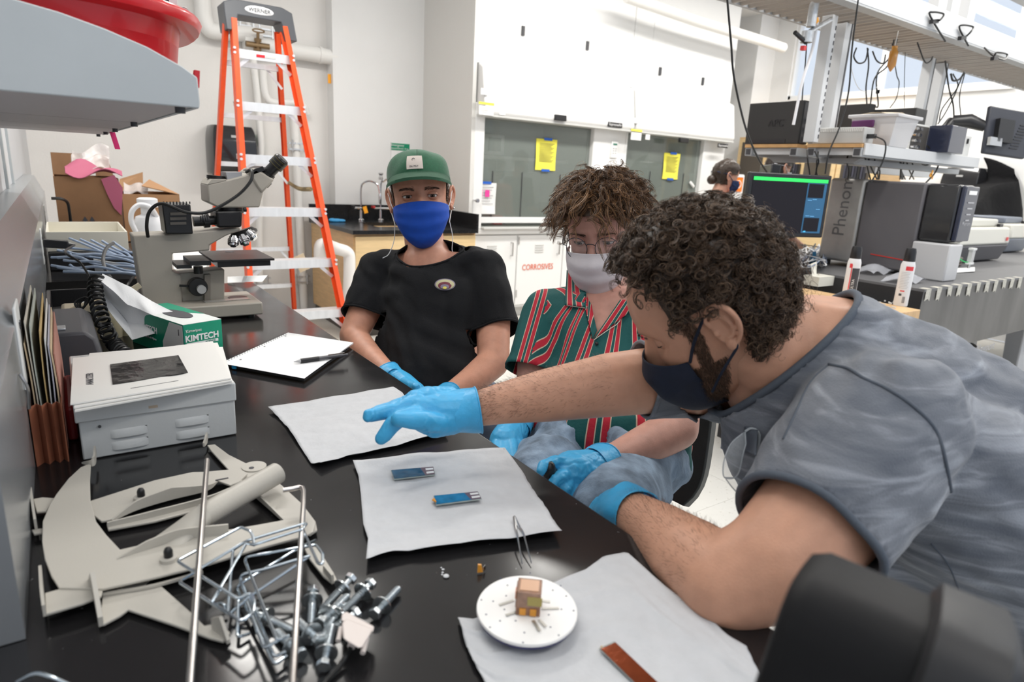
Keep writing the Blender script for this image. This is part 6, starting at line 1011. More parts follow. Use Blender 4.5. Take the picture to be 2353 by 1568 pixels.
# ================================================================== people
def skin(name, col, var=.10):
    m = mat(name, col, .48, var=var, vscale=38, bump=.00025, bscale=420, sss=.12, spec=.4); return m
def eulR(yaw, pitch, roll):
    a, b, c = (math.radians(q) for q in (yaw, pitch, roll)); ca, sa, cb, sb, cc, sc = math.cos(a), math.sin(a), math.cos(b), math.sin(b), math.cos(c), math.sin(c)
    return np.array([[ca, -sa, 0], [sa, ca, 0], [0, 0, 1]]) @ np.array([[1, 0, 0], [0, cb, -sb], [0, sb, cb]]) @ np.array([[cc, 0, sc], [0, 1, 0], [-sc, 0, cc]])
HZ = np.array([-.125, -.115, -.10, -.08, -.06, -.04, -.02, 0, .02, .04, .06, .08, .10, .115, .1245]); HF = np.array([.050, .076, .087, .089, .090, .092, .091, .088, .094, .095, .090, .079, .058, .034, .006])
HB = np.array([.020, .000, -.022, -.050, -.070, -.086, -.096, -.101, -.103, -.101, -.094, -.081, -.058, -.034, -.012]); HWd = np.array([.016, .034, .046, .054, .060, .065, .069, .0715, .0735, .0745, .073, .067, .053, .035, .010])
def head_pt(z, a, off=0.0, feat=True):
    """a: azimuth, 0 = straight ahead (+y), positive to +x"""
    f, b, w = np.interp(z, HZ, HF), np.interp(z, HZ, HB), np.interp(z, HZ, HWd); cy = (f + b) / 2; ry = (f - b) / 2; s, c = np.sin(a), np.cos(a)
    e = 2 / 2.35; x = w * np.sign(s) * np.abs(s) ** e; y = cy + ry * np.sign(c) * np.abs(c) ** (e if True else 1)
    if feat:
        fr = np.clip((y - .02) / .04, 0, 1); g = lambda x0, z0, sx, sz: np.exp(-((x - x0) / sx) ** 2 - ((z - z0) / sz) ** 2)
        t = np.clip((.012 - z) / .055, 0, 1); und = np.clip((z + .056) / .010, 0, 1); y = y + fr * (np.exp(-(x / (.0075 + .006 * t)) ** 2) * (.008 + .026 * t) * und * np.clip((.030 - z) / .02, 0, 1)
            + (g(.011, -.046, .006, .007) + g(-.011, -.046, .006, .007)) * .008 - (g(.031, -.002, .0155, .0115) + g(-.031, -.002, .0155, .0115)) * .0125 + (g(.028, .021, .018, .007) + g(-.028, .021, .018, .007)) * .0045
            + (g(.046, -.030, .014, .014) + g(-.046, -.030, .014, .014)) * .004 + g(0, -.075, .018, .006) * .006 + g(0, -.086, .016, .006) * .006 - g(0, -.097, .02, .005) * .004 + g(0, -.112, .014, .010) * .004)
    n = np.sqrt(x * x + (y - cy) ** 2) + 1e-9; return np.array([x + off * x / n, y + off * (y - cy) / n, z + off * np.clip((z - .05) / .08, -.2, 1) * .9])
def head_grid(nz=64, na=120, off=0.0, feat=True, z0=-.125, z1=.1245):
    zs_ = z0 + (z1 - z0) * (.5 - .5 * np.cos(np.linspace(0.02, np.pi - .02, nz))) if z0 < -.12 else np.linspace(z0, z1, nz)
    return [[head_pt(z, 2 * math.pi * j / na, off, feat) for j in range(na)] for z in zs_]
class Head:
    def __init__(s, R, p, sc=1.0): s.R = R; s.p = np.array(p); s.s = sc
    def w(s, q): return s.p + s.R @ (np.asarray(q, float) * s.s)
    def W(s, A): return s.p + (np.asarray(A, float) * s.s) @ s.R.T
    def d(s, v): return s.R @ np.asarray(v, float)
def ear_mesh(side):
    """ear in head space, outward +x*side"""
    m = M(); c = np.array([.0745, -.016, -.004]); o = lambda y, z, x=0: (side * (c[0] + x), c[1] + y, c[2] + z)
    hel = [(.012, .004, .002), (.013, .018, .006), (.004, .029, .010), (-.010, .031, .014), (-.020, .022, .018), (-.023, .006, .018), (-.019, -.010, .014), (-.011, -.022, .010), (-.002, -.029, .008)]
    P_ = catm([np.array(o(y, z, x)) for y, z, x in hel], 6); m.tube(P_, [.0028 + .0012 * math.sin(math.pi * min(1, i / len(P_) * 1.1)) for i in range(len(P_))], 8)
    ah = catm([np.array(o(y, z, x)) for y, z, x in ((-.002, .018, .008), (-.011, .010, .013), (-.013, -.002, .012), (-.008, -.013, .009), (.001, -.016, .007))], 5); m.tube(ah, .0034, 8)
    m.sph(o(-.004, -.002, .004), (.004, .018, .026), 10, W=(0, -.1, 1)); m.sph(o(0, -.026, .007), (.0045, .008, .009), 8); m.sph(o(.009, -.004, .006), (.0045, .0045, .006), 8); m.sph(o(-.014, .010, .010), (.0035, .009, .018), 8); m.sph(o(.002, .0, -.006), (.008, .016, .024), 8)
    V_, F_, _ = remesh(m, .0013, 5, .5); return V_, F_
def assemble(parts):
    vs = []; fs = []; b = 0
    for V_, F_ in parts: vs.append(np.asarray(V_)); fs += [tuple(b + i for i in f) for f in F_]; b += len(V_)
    return np.concatenate(vs), fs
def head_parts(H, ears=(1, -1)):
    m = M(); m.ring(head_grid()); out = [(H.W(np.array(m.v)), m.f)]
    for s in ears: V_, F_ = ear_mesh(s); out.append((H.W(V_), F_))
    return out
def J(px, py, d, r=None, rpx=None): return (atd(px, py, d), r if r is not None else rpx * d / FPX)
def blobs(chains, voxel, sm=8, extra=None):
    m = M()
    for c in chains: seg_mesh(m, c)
    if extra: extra(m)
    return remesh(m, voxel, sm)
def eyes(H, par, gaze=(0, 1, -.1), upper=14, lower=-24, irc=(.09, .05, .03), smat=None, sides=(1, -1), sink=0.0):
    EW = mat('eye_white', (.62, .58, .55), .12, coat=.4); IR = mat('iris_%d' % int(irc[0] * 1000), irc, .15); PU = mat('pupil', (.004, .004, .004), .08)
    for s in sides:
        c = np.array([s * .0315, .0718 - sink, -.001]); g = nrm(np.array(gaze, float)); m = M(); m.sph(H.w(c), .0122 * H.s, 12); e = m.build('eye', EW, par, smooth=180)
        m = M(); m.lathe([(.0062, .0106), (.0052, .0116), (.0, .0126)], H.w(c), H.d(g), 20); m.build('iris', IR, e, smooth=180); M().lathe([(.0028, .0123), (.0, .0130)], H.w(c), H.d(g), 14).build('pupil', PU, e, smooth=180)
        def lid(u, v, up):
            az = math.radians(-100 + 200 * u); ca_ = max(0, math.cos(az)) ** .7; ed = (upper if up else lower); ed = -4 + (ed + 4) * ca_; el = math.radians(ed + (75 - ed) * v) if up else math.radians(ed + (-75 - ed) * v); r = .0134 + .0012 * v
            return H.w(c + r * np.array([math.sin(az) * math.cos(el) * 1.12, math.cos(az) * math.cos(el), math.sin(el)]))
        m = M(); m.grid(lambda u, v: lid(u, v, True), 14, 7); m.grid(lambda u, v: lid(u, v, False), 14, 6); m.build('eyelid', smat, par, smooth=180)
        m = M(); m.tube([lid(u, 0, True) + H.d((0, .0008, 0)) for u in np.linspace(.14, .86, 14)], .0006, 5); m.build('eyelash', mat('lash', (.02, .014, .01), .6), par)
def strands(P_, R_, name, mats, par, n=3):
    """P_ [k,m,3] strand points, R_ [k,m] radii -> one mesh of thin tubes"""
    k, m, _ = P_.shape; T = np.gradient(P_, axis=1); T /= np.linalg.norm(T, axis=2, keepdims=True) + 1e-12; a = np.array([.31, .52, .79]); U = np.cross(T, a); U /= np.linalg.norm(U, axis=2, keepdims=True) + 1e-9; W = np.cross(T, U)
    ang = 2 * np.pi * np.arange(n) / n; V_ = (P_[:, :, None] + (U[:, :, None] * np.cos(ang)[:, None] + W[:, :, None] * np.sin(ang)[:, None]) * R_[:, :, None, None]).reshape(-1, 3)
    i = np.arange(k)[:, None, None] * m * n + np.arange(m - 1)[None, :, None] * n; j = np.arange(n)[None, None]; q = np.stack([i + j, i + (j + 1) % n, i + n + (j + 1) % n, i + n + j], -1).reshape(-1, 4)
    po = ORG[par.name]; me = bpy.data.meshes.new(name); me.vertices.add(len(V_)); me.vertices.foreach_set('co', (V_ - po).ravel()); me.loops.add(q.size); me.loops.foreach_set('vertex_index', q.ravel().astype(np.int32)); me.polygons.add(len(q)); me.polygons.foreach_set('loop_start', np.arange(0, q.size, 4, dtype=np.int32))
    me.polygons.foreach_set('use_smooth', np.ones(len(q), bool)); mi = np.repeat(rng.integers(0, len(mats), k), (m - 1) * n); 
    for a_ in mats: me.materials.append(a_)
    me.update(calc_edges=True); me.polygons.foreach_set('material_index', mi.astype(np.int32)); o = bpy.data.objects.new(name, me); o['kind'] = 'stuff'; COL.objects.link(o); o.parent = par; ORG[o.name] = po; return o
def scalp(H, n, test, seed):
    r = np.random.default_rng(seed); P_, N_ = [], []
    while len(P_) < n:
        z = r.uniform(-.11, .124); a = r.uniform(-math.pi, math.pi)
        if r.random() > np.interp(z, HZ, HWd) / .074 + .15: continue
        if not test(z, a): continue
        p = head_pt(z, a, 0, False); q = head_pt(z, a, .01, False); u = nrm(q - p + np.array([0, 0, .012 * max(0, (z - .03) / .09)])); P_.append(p); N_.append(u)
    return np.array(P_), np.array(N_)
def curls(H, par, P_, N_, L, curl, fall, seed, mats, rad=.0006, m=18, turns=2.2, name='hair', bias=(0, 0, 0), rvar=.4):
    r = np.random.default_rng(seed); k = len(P_); t = np.linspace(0, 1, m); Lk = L * (1 + rvar * r.uniform(-1, 1, k)) if np.isscalar(L) else L * (1 + rvar * r.uniform(-1, 1, k))
    down = np.array(fall)[None] if np.ndim(fall) == 1 else fall; d0 = N_ + r.normal(0, .22, (k, 3)) + np.array(bias); d0 /= np.linalg.norm(d0, axis=1, keepdims=True)
    path = P_[:, None] + d0[:, None] * (t[None, :, None] * (1 - .45 * t[None, :, None])) * Lk[:, None, None] + down[:, None] * (t ** 2)[None, :, None] * Lk[:, None, None]
    a = np.cross(d0, r.normal(size=(k, 3))); a /= np.linalg.norm(a, axis=1, keepdims=True); b = np.cross(d0, a); ph = r.uniform(0, 6.28, k)[:, None] + (turns * (1 + .3 * r.uniform(-1, 1, k)))[:, None] * 2 * np.pi * t[None]
    amp = curl * np.minimum(1, t * 3)[None] * (1 + .3 * r.uniform(-1, 1, k))[:, None]; path = path + a[:, None] * (np.cos(ph) * amp)[..., None] + b[:, None] * (np.sin(ph) * amp)[..., None]
    R_ = rad * (1 - .6 * t ** 3)[None] * (1 + .4 * r.uniform(-1, 1, k))[:, None]; return strands(H.W(path), R_ * H.s, name, mats, par)
def clumps(P_, N_, per, spread, seed):
    """several strands share a lock: they start around one root"""
    r = np.random.default_rng(seed); Q = np.repeat(P_, per, 0) + r.normal(0, spread, (len(P_) * per, 3)); return Q, np.repeat(N_, per, 0)
def lockhair(H, par, P_, N_, per, L, curl, fall, seed, mats, rad, m, turns, name='hair', spread=.0022, bias=(0, 0, 0)):
    """each root grows one curly lock made of `per` nearly parallel strands"""
    r = np.random.default_rng(seed); k = len(P_); t = np.linspace(0, 1, m); Lk = L * (1 + .3 * r.uniform(-1, 1, k)); fall = np.broadcast_to(np.array(fall, float), (k, 3))
    d0 = N_ + r.normal(0, .25, (k, 3)) + np.array(bias); d0 /= np.linalg.norm(d0, axis=1, keepdims=True); path = P_[:, None] + d0[:, None] * (t * (1 - .4 * t))[None, :, None] * Lk[:, None, None] + fall[:, None] * (t ** 2)[None, :, None] * Lk[:, None, None]
    a = np.cross(d0, r.normal(size=(k, 3))); a /= np.linalg.norm(a, axis=1, keepdims=True); b = np.cross(d0, a); ph = r.uniform(0, 6.28, k)[:, None] + (turns * (1 + .35 * r.uniform(-1, 1, k)) * r.choice([-1, 1], k))[:, None] * 2 * np.pi * t[None]
    amp = (curl * (1 + .4 * r.uniform(-1, 1, k)))[:, None] * np.minimum(1, .25 + t * 2)[None]; path = path + a[:, None] * (np.cos(ph) * amp)[..., None] + b[:, None] * (np.sin(ph) * amp)[..., None]
    off = r.normal(0, spread, (k, per, 1, 3)) * (1 - .35 * t)[None, None, :, None]; wob = r.normal(0, spread * .5, (k, per, 1, 3)) * np.sin(t * 7)[None, None, :, None]
    PP = (path[:, None] + off + wob).reshape(k * per, m, 3); R_ = rad * (1 - .65 * t ** 3)[None] * (1 + .4 * r.uniform(-1, 1, k * per))[:, None]
    return strands(H.W(PP), R_, name, mats, par)
def cap_under(H, par, test, off, m_, name='hair_base', seed=3, amp=.004):
    G = head_grid(72, 120, off, False, -.11, .124); V_ = np.array(G); nz, na, _ = V_.shape; m = M(); flat = V_.reshape(-1, 3); nn = fbm(flat, 110, seed); zs_ = np.linspace(-.11, .124, nz); c = np.array([0, 0, .02]); dirs = flat - c; dirs /= np.linalg.norm(dirs, axis=1, keepdims=True); flat = flat + dirs * (nn * amp)[:, None]
    ok = lambda i, j: test(zs_[i], (2 * math.pi * (j % na) / na + math.pi) % (2 * math.pi) - math.pi)
    fs = [(i * na + j, i * na + (j + 1) % na, (i + 1) * na + (j + 1) % na, (i + 1) * na + j) for i in range(nz - 1) for j in range(na) if ok(i, j) and ok(i + 1, j) and ok(i, j + 1) and ok(i + 1, j + 1)] + ([tuple((nz - 1) * na + j for j in range(na))] if test(.124, 0) else [])
    used = sorted({q for f in fs for q in f}); mp = {q: i for i, q in enumerate(used)}; return put(H.W(flat[used]), [tuple(mp[q] for q in f) for f in fs], name, m_, par)
def brows(H, par, m_, z=.0195, thick=.0035, ang=.0, seed=1, n=110):
    for s in (1, -1): brow1(H, par, m_, z, thick, ang, seed + s, n // 2, (s,))
def brow1(H, par, m_, z=.0195, thick=.0035, ang=.0, seed=1, n=110, sides=(1, -1)):
    r = np.random.default_rng(seed); S = []
    for s in sides:
        for i in range(n):
            u = r.random(); x = s * (.012 + .036 * u); zz = z - .0035 + .0125 * u - .010 * u * u + r.normal(0, thick * .45) * (1 - .6 * u); a = math.atan2(x, .088); p = head_pt(zz, math.asin(max(-1, min(1, x / .0735))) * .86, .0006); 
            p[0] = x; p[1] += .0004; d = np.array([s * .8, -.15 * abs(u), .35 - .5 * u]); S.append([p + d * .0075 * t + np.array((0, .0010, 0)) for t in (0, .5, 1)])
    return strands(H.W(np.array(S)), np.tile([.00035, .0003, .0001], (len(S), 1)), 'eyebrow', [m_], par)
def mask(H, par, m_, prof, side_top=(-.028), side_bot=(-.088), xs=.0715, ys=.022, pleats=2, name='face_mask', crease=.0):
    """prof: centre-line (y,z) from below the chin up to the nose bridge"""
    C_ = catm([np.array((0, y, z)) for y, z in prof], 6); n = len(C_) - 1
    def f(u, v):
        k = v * n; i = min(int(k), n - 1); c = C_[i] * (1 - (k - i)) + C_[i + 1] * (k - i); q = 2 * u - 1; zz = side_bot + (side_top - side_bot) * v; w = abs(q) ** 1.7
        y = ys + (c[1] - ys) * math.cos(q * math.pi / 2) ** (.62 + .2 * v); x = xs * math.sin(q * math.pi / 2) * (.66 + .34 * min(1, v * 1.9) ** .7); 
        z = c[2] * (1 - w) + zz * w; y += pleats * .0006 * math.sin(v * 26) * math.cos(q * 1.4) - crease * abs(q) * .02 + .0012 * math.sin(7 * q + 9 * v) * (1 - abs(q)); return H.w((x, y, z))
    o = M().grid(f, 48, 36, .0012).build(name, m_, par, smooth=180); 
    for v in (0.012, .985): M().tube([f(u, v) + H.d((0, .0006, 0)) for u in np.linspace(0, 1, 40)], .0010, 6).build('edge_seam', m_, o)
    return o, f
def cut_cloth(V_, F_, cuts):
    V_ = np.asarray(V_); bad = np.zeros(len(V_), bool); loops = []
    for p, n, rad in cuts: p = np.asarray(p); n = nrm(n); dd = (V_ - p) @ n; rr_ = np.linalg.norm(V_ - p, axis=1); bad |= (dd > 0) & (rr_ < rad)
    # snap the rim to the plane
    keep = [f for f in F_ if not any(bad[i] for i in f)]; used = np.unique(np.concatenate([np.array(f) for f in keep])); mp = -np.ones(len(V_), int); mp[used] = np.arange(len(used)); V2 = V_[used].copy(); F2 = [tuple(mp[i] for i in f) for f in keep]
    ec = {}
    for f in F2:
        for a, b in zip(f, f[1:] + f[:1]): e = (min(a, b), max(a, b)); ec[e] = ec.get(e, 0) + 1
    bd = np.unique(np.array([e for e, c in ec.items() if c == 1]).ravel()) if ec else np.array([], int)
    for p, n, rad in cuts:
        p = np.asarray(p); n = nrm(n); idx = [i for i in bd if np.linalg.norm(V2[i] - p) < rad * 1.1 and abs((V2[i] - p) @ n) < .015]
        if not idx: loops.append(None); continue
        for i in idx: V2[i] -= n * ((V2[i] - p) @ n)
        Q = V2[idx]; c = Q.mean(0); u, w = frame(n); an = np.arctan2((Q - c) @ w, (Q - c) @ u); L_ = Q[np.argsort(an)]; k = 40; g = np.linspace(-np.pi, np.pi, k, endpoint=False); A_ = np.sort(an); out = np.stack([np.interp(g, A_, L_[:, q], period=2 * np.pi) for q in range(3)], 1)
        for _ in range(3): out = (np.roll(out, 1, 0) + out * 2 + np.roll(out, -1, 0)) / 4
        loops.append(out)
    return V2, F2, loops
def garment(chains, voxel, cuts, name, m_, par, hem=.0022, sm=10, foldf=None, extra=None, hemm=None, th=.002):
    V_, F_, N_ = blobs(chains, voxel, sm, extra)
    if foldf is not None: V_ = foldf(V_, N_)
    V_, F_, loops = cut_cloth(V_, F_, cuts); o = put(V_, F_, name, m_, par); sd = o.modifiers.new('thickness', 'SOLIDIFY'); sd.thickness = th; sd.offset = -1
    for l, c in zip(loops, cuts):
        if l is not None and hem: M().tube([q for q in l], hem, 6, closed=True).build('hem', hemm or m_, o, smooth=180)
    return o, V_, F_
NIT = mat('nitrile_glove', (.055, .40, .72), .40, var=.06, vscale=40, bump=.0010, bscale=110, stretch=(1, 1, 1), spec=.5, sss=.05)
def glove(chains, par, name='glove', voxel=.0022, cuff=None, foldamp=.0007, sm=5, seed=2):
    V_, F_, N_ = blobs(chains, voxel, sm); V_ = V_ + N_ * (foldamp * np.sin(fbm(V_, 160, seed) * 9) * np.clip(fbm(V_, 60, seed + 1) * 2 + .6, 0, 1))[:, None]
    o = put(V_, F_, name, NIT, par)
    if cuff is not None:
        c, d, r = cuff; u, w = frame(d); n_ = 30; lo = [[c + nrm(d) * s + (u * math.cos(q) + w * math.sin(q)) * (r * (1 + .06 * math.sin(3 * q + s * 90)) + .0025 * s / .03) for q in np.linspace(0, 2 * math.pi, n_ + 1)[:-1]] for s in np.linspace(-.025, .012, 9)]
        M().ring(lo, False, False).build('cuff', NIT, o, smooth=180); M().tube(lo[-1], .0013, 6, closed=True).build('rolled_edge', NIT, o)
    return o
def hairmat(name, c, rough=.42):
    return mat(name, c, rough, spec=.5)
from mathutils.bvhtree import BVHTree
class Surf:
    def __init__(s, V_, F_): s.b = BVHTree.FromPolygons([tuple(map(float, v)) for v in V_], [tuple(int(i) for i in f) for f in F_])
    def hit(s, px, py, off=.001, dflt=1.5):
        r = _ray(px, py); h = s.b.ray_cast(Vector(CAMP), Vector(nrm(r)))
        return (np.array(h[0]) - nrm(r) * off) if h[0] is not None else atd(px, py, dflt)
    def near(s, p, off=.001):
        h = s.b.find_nearest(Vector(p)); return np.array(h[0]) + np.array(h[1]) * off
def patch(S, pts, off, name, m_, par, th=.0005, n=1):
    P_ = [S.hit(a, b, off) for a, b in pts]; c = sum(P_) / len(P_); cc = S.near(c, off); m = M(); k = len(P_); m.add([cc] + P_, [(0, i + 1, (i + 1) % k + 1) for i in range(k)]); return m.build(name, m_, par)
# ------------------------------------------------------------------ first person: green cap, black T-shirt
SK1 = skin('skin_tan', (.56, .275, .185)); H1 = Head(eulR(152.1, 5.9, 5.5), (.82, 1.64, 1.263), 1.02)
p1 = thing('person', 'person in a green cap, blue mask and black T-shirt seated beyond the bench', 'person', (.83, 1.62, .55))
fw1 = nrm(np.array((-.47, -.88, 0))); rt1 = np.array((fw1[1], -fw1[0], 0)); hipc = np.array((.86, 1.55, .66))
armR = [J(872, 625, 1.82, .050), J(842, 705, 1.77, .045), J(812, 772, 1.72, .038), J(845, 815, 1.63, .034), J(898, 868, 1.52, .025)]; armL = [J(1104, 625, 1.76, .052), J(1133, 730, 1.70, .047), J(1134, 832, 1.62, .041), J(1085, 875, 1.55, .036), J(1028, 912, 1.47, .026)]
neck = [(H1.w((0, -.015, -.06)), .056), (H1.w((0, -.022, -.12)), .056), J(984, 585, 1.81, .062), J(985, 625, 1.79, .085)]
trunk = [J(925, 630, 1.81, .060), J(1050, 628, 1.77, .060), J(985, 700, 1.76, .095), J(985, 800, 1.70, .095), J(985, 880, 1.65, .095)]
V_, F_, _ = blobs([neck, armR, armL, trunk[:2], trunk[2:], [armR[0], trunk[0]], [armL[0], trunk[1]], [trunk[1], (hipc, .1)]], .006, 8)
A_, B_ = assemble([(V_, F_)] + head_parts(H1)); put(A_, B_, 'body', SK1, p1)
eyes(H1, p1, (-.12, 1, -.22), 8, -24, (.07, .04, .025), SK1); HB1 = hairmat('hair_brown_dark', (.055, .032, .02)); brows(H1, p1, HB1, .0160, .0055, n=260)
MB = mat('mask_blue', (.004, .065, .42), .75, var=.08, vscale=60, bump=.0003, bscale=500)
mo, mf = mask(H1, p1, MB, [(.052, -.138), (.090, -.128), (.112, -.100), (.122, -.070), (.127, -.042), (.113, -.017)], -.030, -.074, .0725, .026, 2.6)
CORD = mat('elastic_white', (.75, .75, .74), .6)
for s in (1, -1):
    M().tube(catm([H1.w((s * .071, .028, -.035)), H1.w((s * .080, .004, -.012)), H1.w((s * .086, -.020, .012)), H1.w((s * .088, -.034, -.008)), H1.w((s * .082, -.018, -.034)), H1.w((s * .072, .024, -.072))], 6), .0012, 6).build('ear_loop', CORD, mo)
    M().tube(catm([H1.w((s * .073, .024, -.070)), H1.w((s * .078, .030, -.110)), H1.w((s * (.074 + .02 * (s > 0)), .040, -.145)), H1.w((s * (.080 + .03 * (s > 0)), .055, -.155))], 6), .0011, 6).build('cord_end', CORD, mo)
M().sph(H1.w((-.088, -.010, -.033)), .0032, 6).build('earring', CHROME, p1)
# cap
CAPM = mat('cap_green', (.022, .105, .052), .85, var=.12, vscale=140, bump=.0005, bscale=420, sheen=.2); CAPB = mat('cap_brim', (.016, .070, .036), .85, var=.10, vscale=140, bump=.0005, bscale=420)
cz = lambda a: .040 + .010 * math.cos(a); 
def capf(u, v):
    a = 2 * math.pi * u; z0 = cz(a); z = z0 + (.117 - z0) * math.sin(v * math.pi / 2); k = math.cos(v * math.pi / 2) ** .50; q = head_pt(min(z0, .06), a, .0080, False); c = np.array((0, -.006, 0)); r = (q - c) * k + c; r[2] = z + .004 * math.sin(a * 2 + 1) * v; dent = .004 * math.sin(5 * a + 3 * v) * math.sin(math.pi * v); r[:2] *= 1 + dent / .08; return H1.w(r)
cap = M().grid(capf, 64, 22, .0018).build('cap', CAPM, p1, smooth=180)
for a in np.linspace(0, 2 * math.pi, 6)[:-1] + .63: M().tube([capf(a / (2 * math.pi), v) + 0 * H1.p for v in np.linspace(.02, .98, 14)], .0008, 5).build('seam', CAPB, cap)
def brim(u, v):
    a = math.radians(-78 + 156 * u); q = head_pt(.045, a, .0075, False); o_ = np.array((math.sin(a) * .22, 1, 0)); L_ = .068 * math.cos(a * 1.08) ** .5; r = q + o_ * L_ * v; r[2] = cz(a) + .009 - .020 * v * math.cos(a) - .006 * (1 - math.cos(a)) - .016 * abs(math.sin(a)) ** 2 * v; return H1.w(r)
b_ = M().grid(brim, 40, 10, .0075, H1.d((0, 0, 1))).build('brim', CAPB, cap, smooth=60)
lb = [capf(q, v) for q, v in ((.0 - .052 + 1, .12), (.052, .12), (.048, .52), (1 - .048, .52))]; cN = H1.d((0, 1, .15)); LBL = mat('label_cream', (.66, .58, .52), .8)
m = M(); m.grid(lambda u, v: capf(((u - .5) * .066 + 1.012) % 1, .13 + .34 * v) + cN * .0022, 8, 6, .0012); m.build('cloth_label', LBL, cap); lc = capf(.012, .225) + cN * .0040; text('CAL POLY', .0056, lc + H1.d((0, 0, -.0035)), H1.d((-1, 0, 0)), H1.d((0, -.25, 1)), INK, cap, sx=.9)
M().tube([capf(.012, .36) + cN * .0036 + H1.d((-.0038 * math.cos(q), 0, .0038 * math.sin(q))) for q in np.linspace(.5, 6, 14)], .0007, 5).build('stitched_mark', INK, cap)
side1 = lambda z, a: (z < .052 and z > -.012 and abs(a) > 1.22 and abs(a) < 1.66 and not (abs(a) > 1.55 and z < .01)) or (z < .05 and abs(a) >= 1.66 and z > -.075 + .02 * (abs(a) < 2.1))
P_, N_ = scalp(H1, 2600, side1, 4); curls(H1, p1, P_, N_ * .35 + np.array((0, -.3, -1.0)), .016, .0008, (0, 0, -.1), 5, [HB1, hairmat('hair_brown_mid', (.10, .06, .035))], .0005, 6, .5); cap_under(H1, p1, side1, .0030, HB1, amp=.001)
TS1 = mat('tshirt_black', (.0095, .0100, .0115), .9, var=.15, vscale=9, bump=.0006, bscale=260, spec=.25)
def sl(c, grow): return [(p, r + grow) for p, r in c]
sh1 = lambda V_, N_: folds(folds(V_, N_, (.3, .2, 1), 60, .0035, 11), N_, (1, -.6, .8), 90, .0018, 12)
cR = armR[1][0] + (armR[1][0] - armR[0][0]) * .28; cL = armL[1][0] + (armL[1][0] - armL[0][0]) * .28
ncut = atd(984, 572, 1.74); nn_ = nrm(np.cross(atd(1052, 545, 1.80) - atd(928, 535, 1.85), atd(982, 598, 1.70) - atd(985, 522, 1.88))); nn_ = nn_ if nn_[2] > 0 else -nn_
sh, SV1, SF1 = garment([[J(985, 600, 1.88, .072), J(985, 625, 1.84, .080)], [J(925, 625, 1.82, .071), J(1050, 623, 1.78, .071)], [J(985, 640, 1.78, .115), J(988, 700, 1.76, .125), J(986, 790, 1.71, .113), J(985, 880, 1.65, .108)], [J(925, 700, 1.79, .085), J(922, 800, 1.74, .075), J(925, 880, 1.68, .07)], [J(1050, 700, 1.73, .085), J(1050, 800, 1.68, .072), J(1045, 880, 1.62, .07)],
    [J(925, 625, 1.82, .068), (armR[0][0], .066), (armR[1][0], .062), (armR[1][0] + (armR[1][0] - armR[0][0]) * .32, .064)], [J(1050, 623, 1.78, .068), (armL[0][0], .068), (armL[1][0], .064), (armL[1][0] + (armL[1][0] - armL[0][0]) * .32, .066)]], .006,
    [(atd(986, 570, 1.76), nn_, .110), (cR, armR[1][0] - armR[0][0], .092), (cL, armL[1][0] - armL[0][0], .092), (atd(985, 915, 1.62), (0, 0, -1), .3)], 'tshirt', TS1, p1, foldf=sh1, hem=.003)

S1 = Surf(SV1, SF1); el = lambda cx, cy, rx, ry, n=28: [(cx + rx * math.cos(q), cy + ry * math.sin(q)) for q in np.linspace(0, 2 * math.pi, n + 1)[:-1]]
lg = patch(S1, el(1022.5, 654, 24, 13.5), .0012, 'emblem', mat('emblem_violet', (.22, .19, .26), .7), sh); patch(S1, el(1022.5, 654, 21.5, 11.6), .0026, 'emblem_ring', mat('emblem_cream', (.52, .49, .30), .7), lg); patch(S1, el(1022, 656.5, 15.5, 8.6), .0040, 'emblem_ring', mat('emblem_maroon', (.16, .03, .05), .7), lg); patch(S1, el(1022, 659, 10, 5.6), .0054, 'emblem_ring', MATS['emblem_violet'], lg); patch(S1, el(1022, 661.5, 4.5, 3), .0068, 'emblem_ring', mat('emblem_yellow', (.75, .65, .12), .7), lg)
hcu = mat('hem_black', (.03, .031, .034), .85)
JN = mat('denim_blue', (.15, .20, .28), .85, var=.25, vscale=22, bump=.0006, bscale=500, stretch=(1, 1, .35)); JL = mat('denim_light', (.34, .40, .50), .85, var=.2, vscale=25, bump=.0006, bscale=500)
def legs(par, hip, f, mt, knees, label=None, shoe=True):
    rt = np.array((f[1], -f[0], 0)); ch = []
    for s, k in zip((1, -1), knees):
        h = hip + rt * .09 * s; k = np.array(k); a = np.array((k[0], k[1], 0)) - f * .06 + rt * .0; a[2] = .10; ch += [[(h, .098), ((h + k) / 2, .082), (k, .066), ((k * .6 + a * .4), .060), (a, .047)]]
        if shoe: m = M(); m.sph(a + f * .07 + np.array((0, 0, -.055)), (.048, .135, .045), 10, U=rt); m.build('shoe', mat('shoe_dark', (.05, .05, .055), .6), par, smooth=180)
    ch.append([(hip + rt * .09, .105), (hip - rt * .09, .105)]); V_, F_, N_ = blobs(ch, .010, 6); V_ = folds(V_, N_, (f[0], f[1], .6), 55, .003, 21); return put(V_, F_, 'jeans', mt, par)
legs(p1, hipc, fw1, JN, [(.60, 1.16, .60), (.86, 1.06, .60)])
